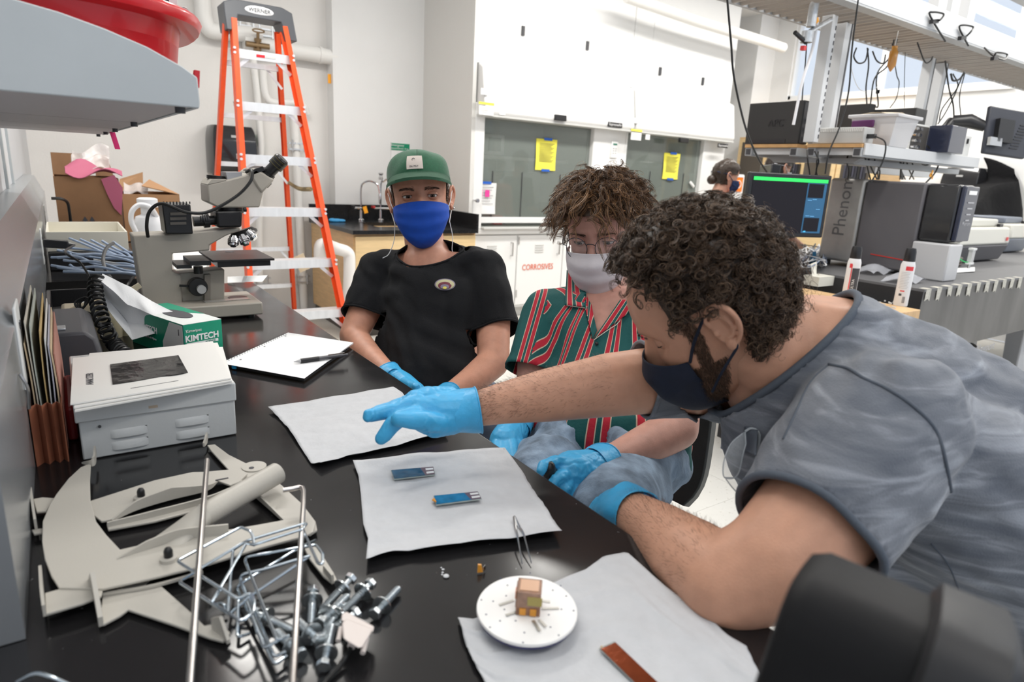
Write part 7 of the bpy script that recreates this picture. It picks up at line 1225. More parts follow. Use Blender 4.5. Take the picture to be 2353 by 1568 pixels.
def stool(c, h, lab, back=None):
    t = thing('lab_stool', lab, 'stool', (c[0], c[1], 0)); M().lathe([(0, h - .06), (.17, h - .055), (.20, h - .03), (.195, h), (.14, h + .008), (0, h + .004)], (c[0], c[1], 0), n=40).build('seat', BLKP, t, smooth=50); M().cyl((c[0], c[1], .08), (c[0], c[1], h - .05), .025).build('column', STEEL, t)
    for k in range(5):
        q = 2 * math.pi * k / 5 + .3; e = np.array((c[0] + .27 * math.cos(q), c[1] + .27 * math.sin(q), .055)); l = M().bar((c[0], c[1], .10), e, .035, .022).build('leg', DGREY, t); M().sph(e + (0, 0, -.03), (.022, .022, .025), 8).build('caster', BLKP, l)
    M().tube([(c[0] + .19 * math.cos(q), c[1] + .19 * math.sin(q), .24) for q in np.linspace(0, 2 * math.pi, 33)[:-1]], .008, 8, closed=True).build('foot_ring', STEEL, t)
    if back is not None:
        b = np.array(back[0]); f = nrm(back[1]); u = np.array((-f[1], f[0], 0)); w, hh = back[2], back[3]; M().grid(lambda p, q: b + u * w * (p - .5) * (1 - .25 * (2 * q - 1) ** 4) + Zv * hh * (q - .5) - f * .05 * (2 * p - 1) ** 2 * -1, 14, 12, .03).build('backrest', mat('backrest_plastic', (.04, .045, .045), .45), t, bevel=.004, smooth=60)
        M().bar((c[0], c[1], h - .05), b - f * 0 - Zv * hh * .3, .05, .012).build('back_bracket', BLKP, t)
    return t
stool((hipc[0], hipc[1]), .565, 'black lab stool under the person in the green cap')
glove([[J(898, 868, 1.52, .030), J(925, 884, 1.50, .030), J(955, 903, 1.46, .024)], [J(955, 903, 1.46, .012), J(975, 925, 1.42, .009)], [J(950, 908, 1.47, .012), J(962, 930, 1.44, .009)], [J(940, 912, 1.48, .012), J(950, 935, 1.45, .009)], [J(932, 912, 1.5, .011), J(938, 936, 1.47, .008)], [J(930, 880, 1.47, .013), J(955, 890, 1.42, .010)]], p1, cuff=(atd(896, 866, 1.525), atd(870, 845, 1.57) - atd(898, 868, 1.52), .031))
glove([[J(1028, 912, 1.47, .030), J(1005, 930, 1.44, .030), J(980, 945, 1.41, .024)]] + [[J(985 - 4 * k, 940 + 5 * k, 1.41, .012), J(962 - 2 * k, 952 + 6 * k, 1.38, .009)] for k in range(4)] + [[J(1010, 925, 1.41, .013), J(990, 930, 1.37, .010)]], p1, cuff=(atd(1028, 912, 1.475), atd(1060, 890, 1.52) - atd(1028, 912, 1.47), .031))
# ------------------------------------------------------------------ second person: striped shirt, round glasses, white mask
SK2 = skin('skin_fair', (.56, .30, .235)); H2 = Head(eulR(125, -12.5, 5.3), (1.011, 1.104, 1.224), 1.0)
p2 = thing('person', 'person with wavy brown hair, round glasses, white mask and striped green shirt', 'person', (1.05, 1.08, .5))
fw2 = nrm(np.array((-.72, -.69, 0))); rt2 = np.array((fw2[1], -fw2[0], 0)); hip2 = np.array((1.03, 1.04, .60))
aR = [J(1262, 722, 1.52, .052), J(1232, 830, 1.48, .044), J(1222, 895, 1.45, .037), J(1208, 935, 1.40, .033), J(1192, 975, 1.34, .025)]; aL = [J(1530, 735, 1.38, .054), J(1556, 860, 1.32, .050), J(1556, 985, 1.24, .042), J(1480, 1025, 1.19, .038), J(1385, 1068, 1.12, .026)]
nk = [(H2.w((0, -.015, -.06)), .053), (H2.w((0, -.025, -.12)), .053), J(1408, 700, 1.47, .058), J(1400, 745, 1.46, .075)]
tr = [J(1320, 720, 1.49, .062), J(1480, 725, 1.42, .062), J(1395, 800, 1.45, .100), J(1395, 900, 1.40, .100), J(1395, 1000, 1.34, .105)]
V_, F_, _ = blobs([nk, aR, aL, tr[:2], tr[2:], [aR[0], tr[0]], [aL[0], tr[1]], [tr[0], tr[2]], [tr[4], (hip2, .1)]], .006, 8)
A_, B_ = assemble([(V_, F_)] + head_parts(H2)); put(A_, B_, 'body', SK2, p2)
eyes(H2, p2, (.05, 1, -.45), 3, -30, (.10, .07, .04), SK2); HB2 = hairmat('hair_brown', (.12, .056, .022)); HB2b = hairmat('hair_brown_light', (.25, .125, .048)); HB2d = hairmat('hair_brown_deep', (.065, .035, .018)); brows(H2, p2, HB2d, .0175, .0050, n=240, seed=6)
MW = mat('mask_white', (.70, .66, .68), .8, var=.03, vscale=40, bump=.0003, bscale=500); mo2, mf2 = mask(H2, p2, MW, [(.050, -.136), (.088, -.128), (.108, -.104), (.120, -.075), (.124, -.045), (.112, -.019)], -.028, -.076, .0725, .026, 2.0)
for s in (1, -1): M().tube(catm([H2.w((s * .071, .028, -.033)), H2.w((s * .081, .002, -.008)), H2.w((s * .087, -.022, .014)), H2.w((s * .088, -.034, -.008)), H2.w((s * .080, -.014, -.040)), H2.w((s * .072, .026, -.074))], 6), .0012, 6).build('ear_loop', CORD, mo2)
GF = mat('glasses_metal', (.10, .10, .11), .3, .9); GLZ = mat('lens_glass', (.9, .93, .95), .02, alpha=.10, spec=.9)
gl = []; gy = .104
for s in (1, -1):
    c = np.array((s * .0335, gy, -.011)); P_ = [H2.w(c + np.array((.0245 * math.cos(q), -.010 * abs(math.cos(q)) * (1 if s * math.cos(q) > 0 else 0), .0245 * math.sin(q)))) for q in np.linspace(0, 2 * math.pi, 41)[:-1]]; gl.append(P_)
g_ = M().tube(gl[0], .0009, 6, closed=True).tube(gl[1], .0009, 6, closed=True).build('eyeglasses', GF, p2, smooth=180)
M().tube(catm([H2.w((.010, gy, -.004)), H2.w((.005, gy + .006, .001)), H2.w((-.005, gy + .006, .001)), H2.w((-.010, gy, -.004))], 5), .0010, 6).build('bridge', GF, g_)
for s, P_ in zip((1, -1), gl):
    M().add([H2.w((s * .0335, gy, -.011))] + P_, [(0, i + 1, (i + 1) % 40 + 1) for i in range(40)]).build('lens', GLZ, g_); M().tube(catm([H2.w((s * .058, gy - .010, -.006)), H2.w((s * .070, gy - .022, -.003)), H2.w((s * .081, .02, .010)), H2.w((s * .084, -.012, .018)), H2.w((s * .084, -.028, .006))], 5), .0010, 6).build('temple', GF, g_); M().sph(H2.w((s * .0115, gy - .008, -.014)), .0028, 6).build('nose_pad', GLZ, g_)
hl2 = lambda z, a: (z > .055 and abs(a) < 1.15) or (abs(a) >= 1.15 and abs(a) < 1.75 and z > .035) or (abs(a) >= 1.75 and z > -.02)
sd2 = lambda z, a: (abs(a) >= 1.22 and abs(a) < 1.70 and z > .002 and z <= .045 and not (abs(a) > 1.5 and z < .026)) or (abs(a) >= 1.75 and z > -.078 and z <= -.01)
cap_under(H2, p2, hl2, .009, HB2d, seed=8); cap_under(H2, p2, sd2, .0025, HB2d, seed=9); P_, N_ = scalp(H2, 2600, sd2, 14); curls(H2, p2, P_, N_ * .5 + np.array((0, -.2, -.9)), .013, .0008, (0, 0, -.1), 15, [HB2d, HB2], .00045, 6, .5)
r_ = np.random.default_rng(5); P_, N_ = scalp(H2, 760, hl2, 16); fwd = np.clip((P_[:, 1] + .02) / .1, 0, 1); sx_ = np.sign(P_[:, 0] + r_.normal(0, .01, len(P_)))
fall = np.stack([sx_ * .30, fwd * .42, -.38 - .50 * fwd], 1) + r_.normal(0, .12, (len(P_), 3)); P2_ = P_ + N_ * .006; Lh = .042 + .018 * fwd
lockhair(H2, p2, P2_, N_ + np.array((0, .15, .0)), 10, Lh, .0078, fall, 17, [HB2, HB2b, HB2d, HB2, HB2d], .00050, 24, 1.5, spread=.0024)
P_, N_ = scalp(H2, 90, hl2, 19); curls(H2, p2, P_ + N_ * .02, N_, .06, .006, (0, 0, -.35), 20, [HB2b], .00030, 20, 2.2)
# striped shirt
def stripe_mat():
    m = bpy.data.materials.new('striped_cotton'); m.use_nodes = True; nt = m.node_tree; b = nt.nodes['Principled BSDF']; b.inputs['Roughness'].default_value = .8
    at = nt.nodes.new('ShaderNodeAttribute'); at.attribute_name = 'stripe'; fr = nt.nodes.new('ShaderNodeMath'); fr.operation = 'FRACT'; nt.links.new(at.outputs['Fac'], fr.inputs[0]); r = nt.nodes.new('ShaderNodeValToRGB'); r.color_ramp.interpolation = 'CONSTANT'
    G, R_, C_ = (.0, .078, .076), (.46, .010, .030), (.56, .46, .34); stops = [(0, G), (.30, C_), (.325, R_), (.475, C_), (.50, G), (.60, C_), (.625, R_), (.775, C_), (.80, G)]
    e = r.color_ramp.elements; e[0].position = 0; e[0].color = (*G, 1); e[1].position = stops[1][0]; e[1].color = (*stops[1][1], 1)
    for p_, c in stops[2:]: q = e.new(p_); q.color = (*c, 1)
    nt.links.new(fr.outputs[0], r.inputs[0]); nt.links.new(r.outputs[0], b.inputs['Base Color']); tc = nt.nodes.new('ShaderNodeTexCoord'); n = nt.nodes.new('ShaderNodeTexNoise'); n.inputs['Scale'].default_value = 220; bp = nt.nodes.new('ShaderNodeBump'); bp.inputs['Distance'].default_value = .0005; nt.links.new(tc.outputs['Object'], n.inputs[0]); nt.links.new(n.outputs[0], bp.inputs['Height']); nt.links.new(bp.outputs[0], b.inputs['Normal']); return m
STR = stripe_mat()
def set_stripe(o, fn):
    me = o.data; n = len(me.vertices); c = np.zeros(n * 3); me.vertices.foreach_get('co', c); c = c.reshape(-1, 3) + ORG[o.name]; nl = len(me.loops); li = np.zeros(nl, np.int32); me.loops.foreach_get('vertex_index', li); tot = np.zeros(len(me.polygons), np.int32); me.polygons.foreach_get('loop_total', tot)
    ce = np.zeros(len(me.polygons) * 3); me.polygons.foreach_get('center', ce); ce = ce.reshape(-1, 3) + ORG[o.name]; at = me.attributes.new('stripe', 'FLOAT', 'CORNER'); at.data.foreach_set('value', fn(c[li], np.repeat(ce, tot, 0)).astype(np.float32))
tc2 = atd(1395, 850, 1.42); lat2 = nrm(atd(1480, 725, 1.42) - atd(1320, 720, 1.49)); lat2 = nrm(lat2 - Zv * (lat2 @ Zv)); PER = .050
def seg_near(V_, a, b): d = b - a; t = np.clip(((V_ - a) @ d) / (d @ d), 0, 1); return np.linalg.norm(V_ - (a + t[:, None] * d), axis=1)
def stripe2(V_, K_):
    lat = (V_ - tc2) @ lat2; dep = (V_ - tc2) @ nrm(np.cross(lat2, Zv)); st = np.where(np.abs(lat) < .17, np.arctan2(lat, np.abs(dep) + .09) * .16, lat) / PER + 5
    for A__ in (aR, aL):
        a, b = A__[0][0], A__[1][0]; d = nrm(b - a); u = nrm(np.cross(d, Zv)) if False else nrm(np.cross(d, fw2)); w = np.cross(d, u); far = ((((K_ - tc2) @ lat2) * (-1 if A__ is aR else 1)) > (.155 if A__ is aR else .16)); lt_ = nrm(np.cross(d, CF)); st = np.where(far, ((V_ - a) @ lt_) / PER + 9.2, st)
    return st
cR = aR[1][0] + (aR[1][0] - aR[0][0]) * .25; cL = aL[1][0] + (aL[1][0] - aL[0][0]) * .42
sh2f = lambda V_, N_: folds(folds(V_, N_, (.5, .3, .8), 55, .0035, 31), N_, (-.7, .2, .8), 80, .0022, 32)
def vcut(V_, F_, tip, wdir, w0, slope):
    """open V neckline: drop cloth above the V in front"""
    q = V_ - tip; x = np.abs(q @ wdir); front = q @ nrm(np.array((fw2[0], fw2[1], 0))); bad = (q[:, 2] > slope * np.maximum(0, x - w0)) & (front > -.14) & (x < .085); keep = [f for f in F_ if not any(bad[i] for i in f)]; used = np.unique(np.concatenate([np.array(f) for f in keep])); mp = -np.ones(len(V_), int); mp[used] = np.arange(len(used)); return V_[used], [tuple(mp[i] for i in f) for f in keep]
chn = [[J(1320, 722, 1.49, .070), J(1480, 727, 1.42, .070)], [J(1325, 745, 1.49, .085), J(1320, 850, 1.47, .085), J(1310, 980, 1.40, .088)], [J(1395, 745, 1.46, .108), J(1395, 850, 1.42, .115), J(1390, 1000, 1.35, .118)], [J(1470, 745, 1.42, .085), J(1478, 850, 1.38, .088), J(1490, 1000, 1.30, .095), J(1520, 1060, 1.28, .06)],
    [J(1320, 722, 1.49, .068), (aR[0][0], .066), (aR[1][0], .066), (aR[1][0] + (aR[1][0] - aR[0][0]) * .30, .068)], [J(1480, 727, 1.42, .068), (aL[0][0], .068), (aL[1][0], .066), (aL[1][0] + (aL[1][0] - aL[0][0]) * .48, .070)]]
V_, F_, N_ = blobs(chn, .0055, 10); V_ = sh2f(V_, N_); S2a = Surf(V_, F_); tip = S2a.hit(1364, 776, 0); V_, F_, loops = cut_cloth(V_, F_, [(atd(1408, 694, 1.47), nrm(np.array((fw2[0] * .35, fw2[1] * .35, 1))), .098), (cR, aR[1][0] - aR[0][0], .095), (cL, aL[1][0] - aL[0][0], .095), (atd(1390, 1052, 1.33), (0, 0, -1), .4)])
V_, F_ = vcut(V_, F_, tip, lat2, .002, 1.75); so = put(V_, F_, 'striped_shirt', STR, p2); set_stripe(so, stripe2); sd = so.modifiers.new('thickness', 'SOLIDIFY'); sd.thickness = .002; sd.offset = -1
# collar and lapels laid on the shirt front
def lapel(pts, off, name, swing=0.0):
    P_ = [S2a.hit(a, b_, o_) for (a, b_), o_ in zip(pts, off)]; m = M(); c = sum(P_) / len(P_) ; k = len(P_)
    def f(u, v): return (1 - u) * (1 - v) * P_[0] + u * (1 - v) * P_[1] + u * v * P_[2] + (1 - u) * v * P_[3]
    m.grid(f, 12, 12, .0016); o = m.build(name, STR, so, smooth=180); return o, P_
for pts, off in ((((1302, 622), (1345, 640), (1344, 706), (1298, 702)), (.006, .016, .010, .006)), (((1345, 640), (1372, 760), (1362, 780), (1344, 706)), (.012, .006, .005, .010)), (((1425, 690), (1465, 690), (1440, 722), (1362, 782)), (.012, .012, .006, .006))):
    o, P_ = lapel(pts, off, 'lapel'); d = nrm(P_[3] - P_[0]); u = nrm(P_[1] - P_[0]); set_stripe(o, lambda V_, K_, u=u, P_=P_, d=d: ((V_ - P_[0]) @ nrm(u - d * (u @ d))) / PER + 2.25)
PIP = mat('piping_white', (.62, .55, .48), .8); M().tube([S2a.hit(a, b_, .008) for a, b_ in ((1302, 702), (1322, 705), (1344, 708))], .0009, 5).build('piping', PIP, so); M().tube(catm([S2a.hit(a, b_, .008) for a, b_ in ((1425, 700), (1424, 738), (1395, 760), (1364, 782))], 3), .0009, 5).build('piping', PIP, so)
for a, b_ in ((1371, 790), (1360, 860)): q = S2a.hit(a, b_, .003); M().sph(q, .004, 6).build('button', BLKP, so)
JM = mat('denim_faded', (.21, .28, .37), .85, var=.5, vscale=24, bump=.0012, bscale=260, stretch=(1, 1, .4))
ch = [[J(1480, 1045, 1.30, .095), J(1440, 1110, 1.18, .078), J(1400, 1185, 1.02, .066)], [J(1400, 1185, 1.02, .066), (np.array((.62, .72, .3)), .056), (np.array((.66, .78, .10)), .045)], [J(1310, 1035, 1.36, .088), J(1265, 1065, 1.27, .075), J(1225, 1110, 1.16, .064)], [J(1225, 1110, 1.16, .064), (np.array((.66, .92, .3)), .055), (np.array((.70, .95, .10)), .045)], [J(1480, 1045, 1.30, .1), J(1310, 1035, 1.36, .1)]]
V_, F_, N_ = blobs(ch, .008, 8); V_ = folds(V_, N_, (.8, -.3, .5), 70, .008, 41); V_ = folds(V_, N_, (.3, .8, .3), 130, .003, 43); put(V_, F_, 'jeans', JM, p2)
for c in ((.63, .76), (.67, .93)): M().sph((c[0] - .05, c[1] - .03, .045), (.13, .048, .045), 10, U=fw2).build('shoe', MATS['shoe_dark'], p2, smooth=180)
ct = J(1430, 1090, 1.36)[0] if False else atd(1430, 1075, 1.38); stool((ct[0] + .02, ct[1] + .03), .50, 'black office chair with a rounded back behind the striped shirt', (atd(1470, 990, 1.50), fw2, .30, .30))
glove([[J(1190, 975, 1.34, .029), J(1172, 1000, 1.31, .034), J(1160, 1015, 1.28, .032)]] + [[J(1143 + 11 * k, 1015 + 2 * k, 1.27 - .005 * k, .0125), J(1140 + 13 * k, 1040, 1.23, .0105), J(1138 + 14 * k, 1068, 1.20, .009)] for k in range(4)] + [[J(1186, 1005, 1.29, .014), J(1189, 1030, 1.26, .012), J(1187, 1048, 1.24, .010)]], p2, cuff=(atd(1191, 972, 1.345), atd(1204, 942, 1.39) - atd(1192, 975, 1.34), .031))
glove([[J(1378, 1068, 1.11, .030), J(1345, 1082, 1.09, .036), J(1315, 1085, 1.07, .036)], [J(1350, 1100, 1.09, .03), J(1320, 1110, 1.07, .03)], [J(1310, 1068, 1.06, .013), J(1278, 1062, 1.05, .0115), J(1248, 1070, 1.03, .009), J(1243, 1084, 1.02, .008)], [J(1308, 1088, 1.05, .013), J(1285, 1098, 1.03, .011), J(1268, 1112, 1.02, .009)], [J(1310, 1105, 1.05, .013), J(1298, 1125, 1.03, .011), J(1290, 1140, 1.03, .009)], [J(1325, 1115, 1.05, .013), J(1318, 1135, 1.04, .011), J(1316, 1152, 1.04, .009)], [J(1340, 1115, 1.06, .012), J(1340, 1135, 1.05, .010), J(1340, 1152, 1.05, .008)]], p2, cuff=(atd(1380, 1066, 1.115), atd(1410, 1050, 1.15) - atd(1378, 1068, 1.11), .034), seed=5)
kc = atd(1262, 1082, 1.035); t = thing('lever_knob', 'small black knob held between the blue gloved fingers', 'knob', kc); M().sph(kc, (.011, .011, .017), 10, W=(.2, 0, 1)).build('knob', BLKP, t, smooth=180); M().cyl(kc, kc + (.0, .0, -.08), .004).build('shaft', STEEL, t)
# ------------------------------------------------------------------ third person: leaning in, grey T-shirt, curly dark hair
SK3 = skin('skin_light', (.56, .30, .20), .08); H3 = Head(eulR(30.5, -36.4, -15.7), (.706, .548, 1.181), 1.0)
p3 = thing('person', 'person with curly dark hair in a washed grey T-shirt reaching over the bench', 'person', (.95, .40, .6))
SL, SR = atd(2030, 975, .76), atd(1800, 850, 1.05)
aL3 = [(SL, .075), J(1930, 1130, .70, .068), J(1790, 1290, .67, .058), J(1672, 1345, .68, .050), J(1590, 1290, .74, .050), J(1520, 1230, .81, .041), J(1452, 1180, .88, .031)]
aR3 = [(SR, .072), J(1640, 870, 1.01, .060), J(1520, 872, .985, .052), J(1400, 885, .97, .049), J(1250, 910, .96, .040), J(1150, 928, .952, .031), J(1085, 943, .95, .026)]
nk3 = [(H3.w((0, -.01, -.055)), .058), (H3.w((0, -.035, -.10)), .066), J(1790, 800, .88, .070), J(1850, 820, .89, .080)]
tz = [J(1880, 850, .90, .11), J(2000, 960, .92, .13), J(2200, 1090, .95, .145), J(2450, 1270, .98, .15), J(2700, 1450, 1.0, .155)]
V_, F_, _ = blobs([nk3, aL3, aR3, tz, [(SL, .060), (nk3[3][0], .060)], [(SR, .07), (nk3[3][0], .075)], [(H3.w((0, .020, -.085)), .034), (H3.w((0, -.01, -.10)), .048), J(1760, 880, .90, .06)]], .005, 8)
A_, B_ = assemble([(V_, F_)] + head_parts(H3)); put(A_, B_, 'body', SK3, p3)
eyes(H3, p3, (0, 1, -.7), -22, -28, (.06, .035, .02), SK3, sink=.0045); HD = hairmat('hair_dark', (.040, .024, .015)); HD2 = hairmat('hair_dark_brown', (.088, .052, .030)); HD3 = hairmat('hair_dark_light', (.16, .098, .058)); brows(H3, p3, HD, .0190, .0045, n=170, seed=9)
MN = mat('mask_navy', (.008, .013, .030), .8, var=.15, vscale=50, bump=.0004, bscale=500); mo3, mf3 = mask(H3, p3, MN, [(.046, -.137), (.088, -.131), (.114, -.106), (.128, -.074), (.130, -.044), (.113, -.016)], -.034, -.084, .061, .050, 1.2)
for s in (1, -1):
    for q, e in (((s * .061, .048, -.036), (s * .084, -.006, .020)), ((s * .060, .046, -.088), (s * .084, -.018, -.036))): M().tube(catm([H3.w(q), H3.w((np.array(q) + np.array(e)) / 2 + np.array((s * .004, .004, 0))), H3.w(e)], 5), .0021, 4).build('ear_loop', MN, mo3)
    M().tube(catm([H3.w((s * .084, -.006, .020)), H3.w((s * .082, -.030, .022)), H3.w((s * .083, -.040, -.005)), H3.w((s * .084, -.018, -.036))], 6), .0018, 4).build('ear_loop', MN, mo3)
h3 = lambda z, a: (z > .096 and abs(a) < 1.1) or (abs(a) >= 1.1 and abs(a) < 1.3 and z > .072) or (abs(a) >= 1.3 and abs(a) < 1.40 and z > .030) or (abs(a) >= 1.40 and abs(a) < 1.5 and z > .024) or (abs(a) >= 1.5 and abs(a) < 1.85 and z > .030) or (abs(a) >= 1.85 and z > -.066)
cap_under(H3, p3, h3, .011, HD, seed=12)
P_, N_ = scalp(H3, 1050, h3, 21); top = np.clip((P_[:, 2] + .02) / .1, .15, 1); lockhair(H3, p3, P_ + N_ * .008 * top[:, None], N_, 8, .022 + .026 * top, .0060, (0, .0, -.18), 22, [HD, HD2, HD, HD3], .00042, 24, 2.0, spread=.0018)
P_, N_ = scalp(H3, 420, h3, 23); curls(H3, p3, P_ + N_ * .012, N_, .040, .0048, (0, 0, -.1), 24, [HD2, HD3], .00026, 20, 2.6)
P_, N_ = scalp(H3, 1500, h3, 25); curls(H3, p3, P_, N_, .012, .002, (0, 0, -.5), 26, [HD], .0004, 7, 1.0)
beard = lambda z, a: (z < -.048 and abs(a) > .35 and abs(a) < 1.60 and z > -.124) or (z < .034 and z > -.06 and abs(a) > 1.24 and abs(a) < 1.44) or (z < -.095 and abs(a) <= .5)
P_, N_ = scalp(H3, 11000, beard, 27); HBd = hairmat('beard_brown', (.085, .042, .022)); cap_under(H3, p3, beard, .0006, mat('beard_shadow', (.20, .105, .065), .6, var=.3, vscale=300), 'beard_base', 5, .0003); curls(H3, p3, P_, N_ * .35 + np.array((0, .1, -.9)), .0075, .0008, (0, 0, -.3), 28, [HBd, HD2, HD], .00020, 6, .6, name='beard')
# forearm hair
def armhair(par, chain, n, L, seed, m_, top=(0, 0, 1)):
    r = np.random.default_rng(seed); S = []
    for _ in range(n):
        i = r.integers(0, len(chain) - 1); t = r.random(); p = chain[i][0] * (1 - t) + chain[i + 1][0] * t; rad = chain[i][1] * (1 - t) + chain[i + 1][1] * t; d = nrm(chain[i + 1][0] - chain[i][0]); u = r.normal(size=3); u = nrm(u - d * (u @ d)); 
        if u[2] < -.3: continue
        q = p + u * rad * .93; e = nrm(d * .7 + u * .35 + r.normal(0, .25, 3)); S.append([q, q + e * L * .6, q + e * L + u * -.001 + r.normal(0, .0012, 3)])
    return strands(np.array(S), np.tile([.00012, .00010, .00005], (len(S), 1)), 'arm_hair', [m_], par)
armhair(p3, aR3[3:], 2600, .011, 31, HBd); armhair(p3, aL3[3:], 2400, .011, 32, HBd)
# grey T-shirt
def shirt3_mat():
    m = mat('washed_grey_cotton', (.15, .165, .195), .9, bump=.0006, bscale=420, sheen=.2); nt = m.node_tree; b = nt.nodes['Principled BSDF']; tc = [q for q in nt.nodes if q.type == 'TEX_COORD'][0]
    mp = nt.nodes.new('ShaderNodeMapping'); mp.inputs['Rotation'].default_value = (.5, .35, .6); mp.inputs['Scale'].default_value = (1, 1, 6); nt.links.new(tc.outputs['Object'], mp.inputs[0]); n = nt.nodes.new('ShaderNodeTexNoise'); n.inputs['Scale'].default_value = 9; n.inputs['Detail'].default_value = 7; n.inputs['Distortion'].default_value = .8; nt.links.new(mp.outputs[0], n.inputs[0])
    r = nt.nodes.new('ShaderNodeValToRGB'); e = r.color_ramp.elements; e[0].position = .36; e[1].position = .70; e[0].color = (.105, .118, .145, 1); e[1].color = (.30, .32, .36, 1); q = e.new(.52); q.color = (.155, .168, .195, 1); nt.links.new(n.outputs[0], r.inputs[0]); nt.links.new(r.outputs[0], b.inputs['Base Color']); return m
TG = shirt3_mat(); TG2 = mat('grey_hem', (.085, .10, .125), .9, bump=.0006, bscale=300)
latL = nrm(SL - SR)
sl_dir = aL3[1][0] - aL3[0][0]
hemc = atd(1858, 1240, .68); hemn = nrm(atd(1800, 1290, .67) - atd(2000, 1020, .76))
tors = [[J(1870, 860, .90, .125), J(2000, 950, .92, .150), J(2200, 1080, .95, .165), J(2450, 1260, .98, .175), J(2720, 1460, 1.0, .18)], [(SL + latL * -.03, .085), J(2200, 1130, .82, .12), J(2450, 1330, .85, .13), J(2700, 1500, .88, .13)], [(SR + latL * .03, .082), J(1980, 900, 1.08, .10), J(2200, 1000, 1.1, .11), J(2450, 1150, 1.12, .12)],
    [(SL, .088), (SR, .085)], [J(1800, 960, .90, .085), J(1790, 1060, .90, .075), J(1900, 1180, .92, .09), J(2100, 1300, .95, .12)], [(SL, .090), J(1950, 1090, .715, .088), J(1858, 1215, .68, .078), J(1790, 1300, .665, .074)], [(SR, .078), J(1640, 868, 1.01, .068), J(1500, 870, .985, .060), J(1440, 875, .98, .058)]]
def f3(V_, N_):
    V_ = folds(V_, N_, nrm(atd(2100, 1000, .8) - atd(1800, 700, .8)), 70, .0042, 51); V_ = folds(V_, N_, (.2, -.5, 1), 110, .0022, 52); return folds(V_, N_, (0, .3, 1), 45, .0035, 53)
pA, pB, pN = atd(1925, 672, .95), atd(1690, 945, .86), atd(1868, 830, .775); nv = nrm(np.cross(pB - pA, pN - pA)); nv = nv if nv @ (H3.p - pA) > 0 else -nv
V_, F_, N_ = blobs(tors, .0055, 10); V_ = f3(V_, N_); V_, F_, loops = cut_cloth(V_, F_, [((pA + pB) / 2, nv, .17), (hemc, hemn, .13), (atd(1478, 872, .983), nrm(atd(1400, 880, .97) - atd(1520, 870, .985)), .10)])
so3 = put(V_, F_, 'grey_tshirt', TG, p3); sd = so3.modifiers.new('thickness', 'SOLIDIFY'); sd.thickness = .0025; sd.offset = -1; S3 = Surf(V_, F_)
for l, nm, r in zip(loops, ('collar_band', 'sleeve_hem', 'sleeve_hem'), (.0055, .0045, .003)):
    if l is not None: M().tube([q for q in l], r, 8, closed=True).build(nm, TG2 if r > .004 else TG, so3, smooth=180)
def seam(pts, r=.0018, off=.0): 
    P_ = [S3.hit(a, b_, off) for a, b_ in [tuple(q) for q in catm([np.array(p, float) for p in pts], 8)]]; return M().tube(P_, r, 6).build('seam', TG2, so3, smooth=180)
seam([(1905, 838), (1950, 848), (1985, 870), (2040, 895), (2100, 935), (2150, 990), (2172, 1060), (2185, 1130)], .0022); seam([(1700, 1175), (1740, 1225), (1800, 1258), (1900, 1270), (2015, 1290)], .0012); seam([(1905, 838), (1862, 880), (1828, 950), (1800, 1010)], .0016)
seam([(2140, 1250), (2180, 1300), (2205, 1360), (2230, 1410)], .001)
# henley placket with a button
for a, b_, c_, d_ in ((1716, 985, 1742, 1042), ): 
    P_ = [S3.hit(q, w, .004) for q, w in ((1712, 980), (1742, 990), (1738, 1048), (1712, 1040))]; m = M(); m.grid(lambda u, v: (1 - u) * (1 - v) * P_[0] + u * (1 - v) * P_[1] + u * v * P_[2] + (1 - u) * v * P_[3], 6, 8, .0015); pk = m.build('placket', TG2, so3, smooth=180); q = S3.hit(1720, 1006, .006); M().sph(q, (.005, .005, .005), 8).build('button', mat('button_dark', (.04, .045, .05), .35), pk)
# safety glasses hanging from the collar
SGL = mat('safety_lens', (.72, .78, .82), .03, alpha=.28, spec=.9, coat=.5); SGF = mat('safety_frame', (.55, .60, .64), .08, alpha=.6); sg0 = atd(1700, 1060, .80); t = thing('safety_glasses', 'clear safety glasses hanging from the grey collar', 'glasses', sg0); dsg = .80
def px3(pts, d=dsg, k=5): return catm([atd(a, b_, d) for a, b_ in pts], k)
l1 = [(1712, 992), (1680, 1020), (1664, 1058), (1662, 1092), (1672, 1100), (1690, 1097), (1700, 1080), (1706, 1050), (1714, 1020)]; l2 = [(1666, 1098), (1682, 1120), (1704, 1142), (1722, 1150), (1728, 1138), (1712, 1112), (1694, 1099)]
for L_ in (l1, l2): 
    P_ = px3(L_); c = sum(P_) / len(P_); k = len(P_); M().add([c - CF * .006] + P_, [(0, i + 1, (i + 1) % k + 1) for i in range(k)]).build('lens', SGL, t, smooth=180); M().tube(P_, .0009, 6, closed=True).build('lens_edge', SGF, t)
M().tube(px3([(1712, 992), (1728, 985), (1745, 1000), (1735, 1060), (1712, 1100)], .83), .0016, 6).build('temple', SGF, t); M().tube(px3([(1722, 1148), (1745, 1132), (1760, 1120)], .81), .0016, 6).build('temple', SGF, t)
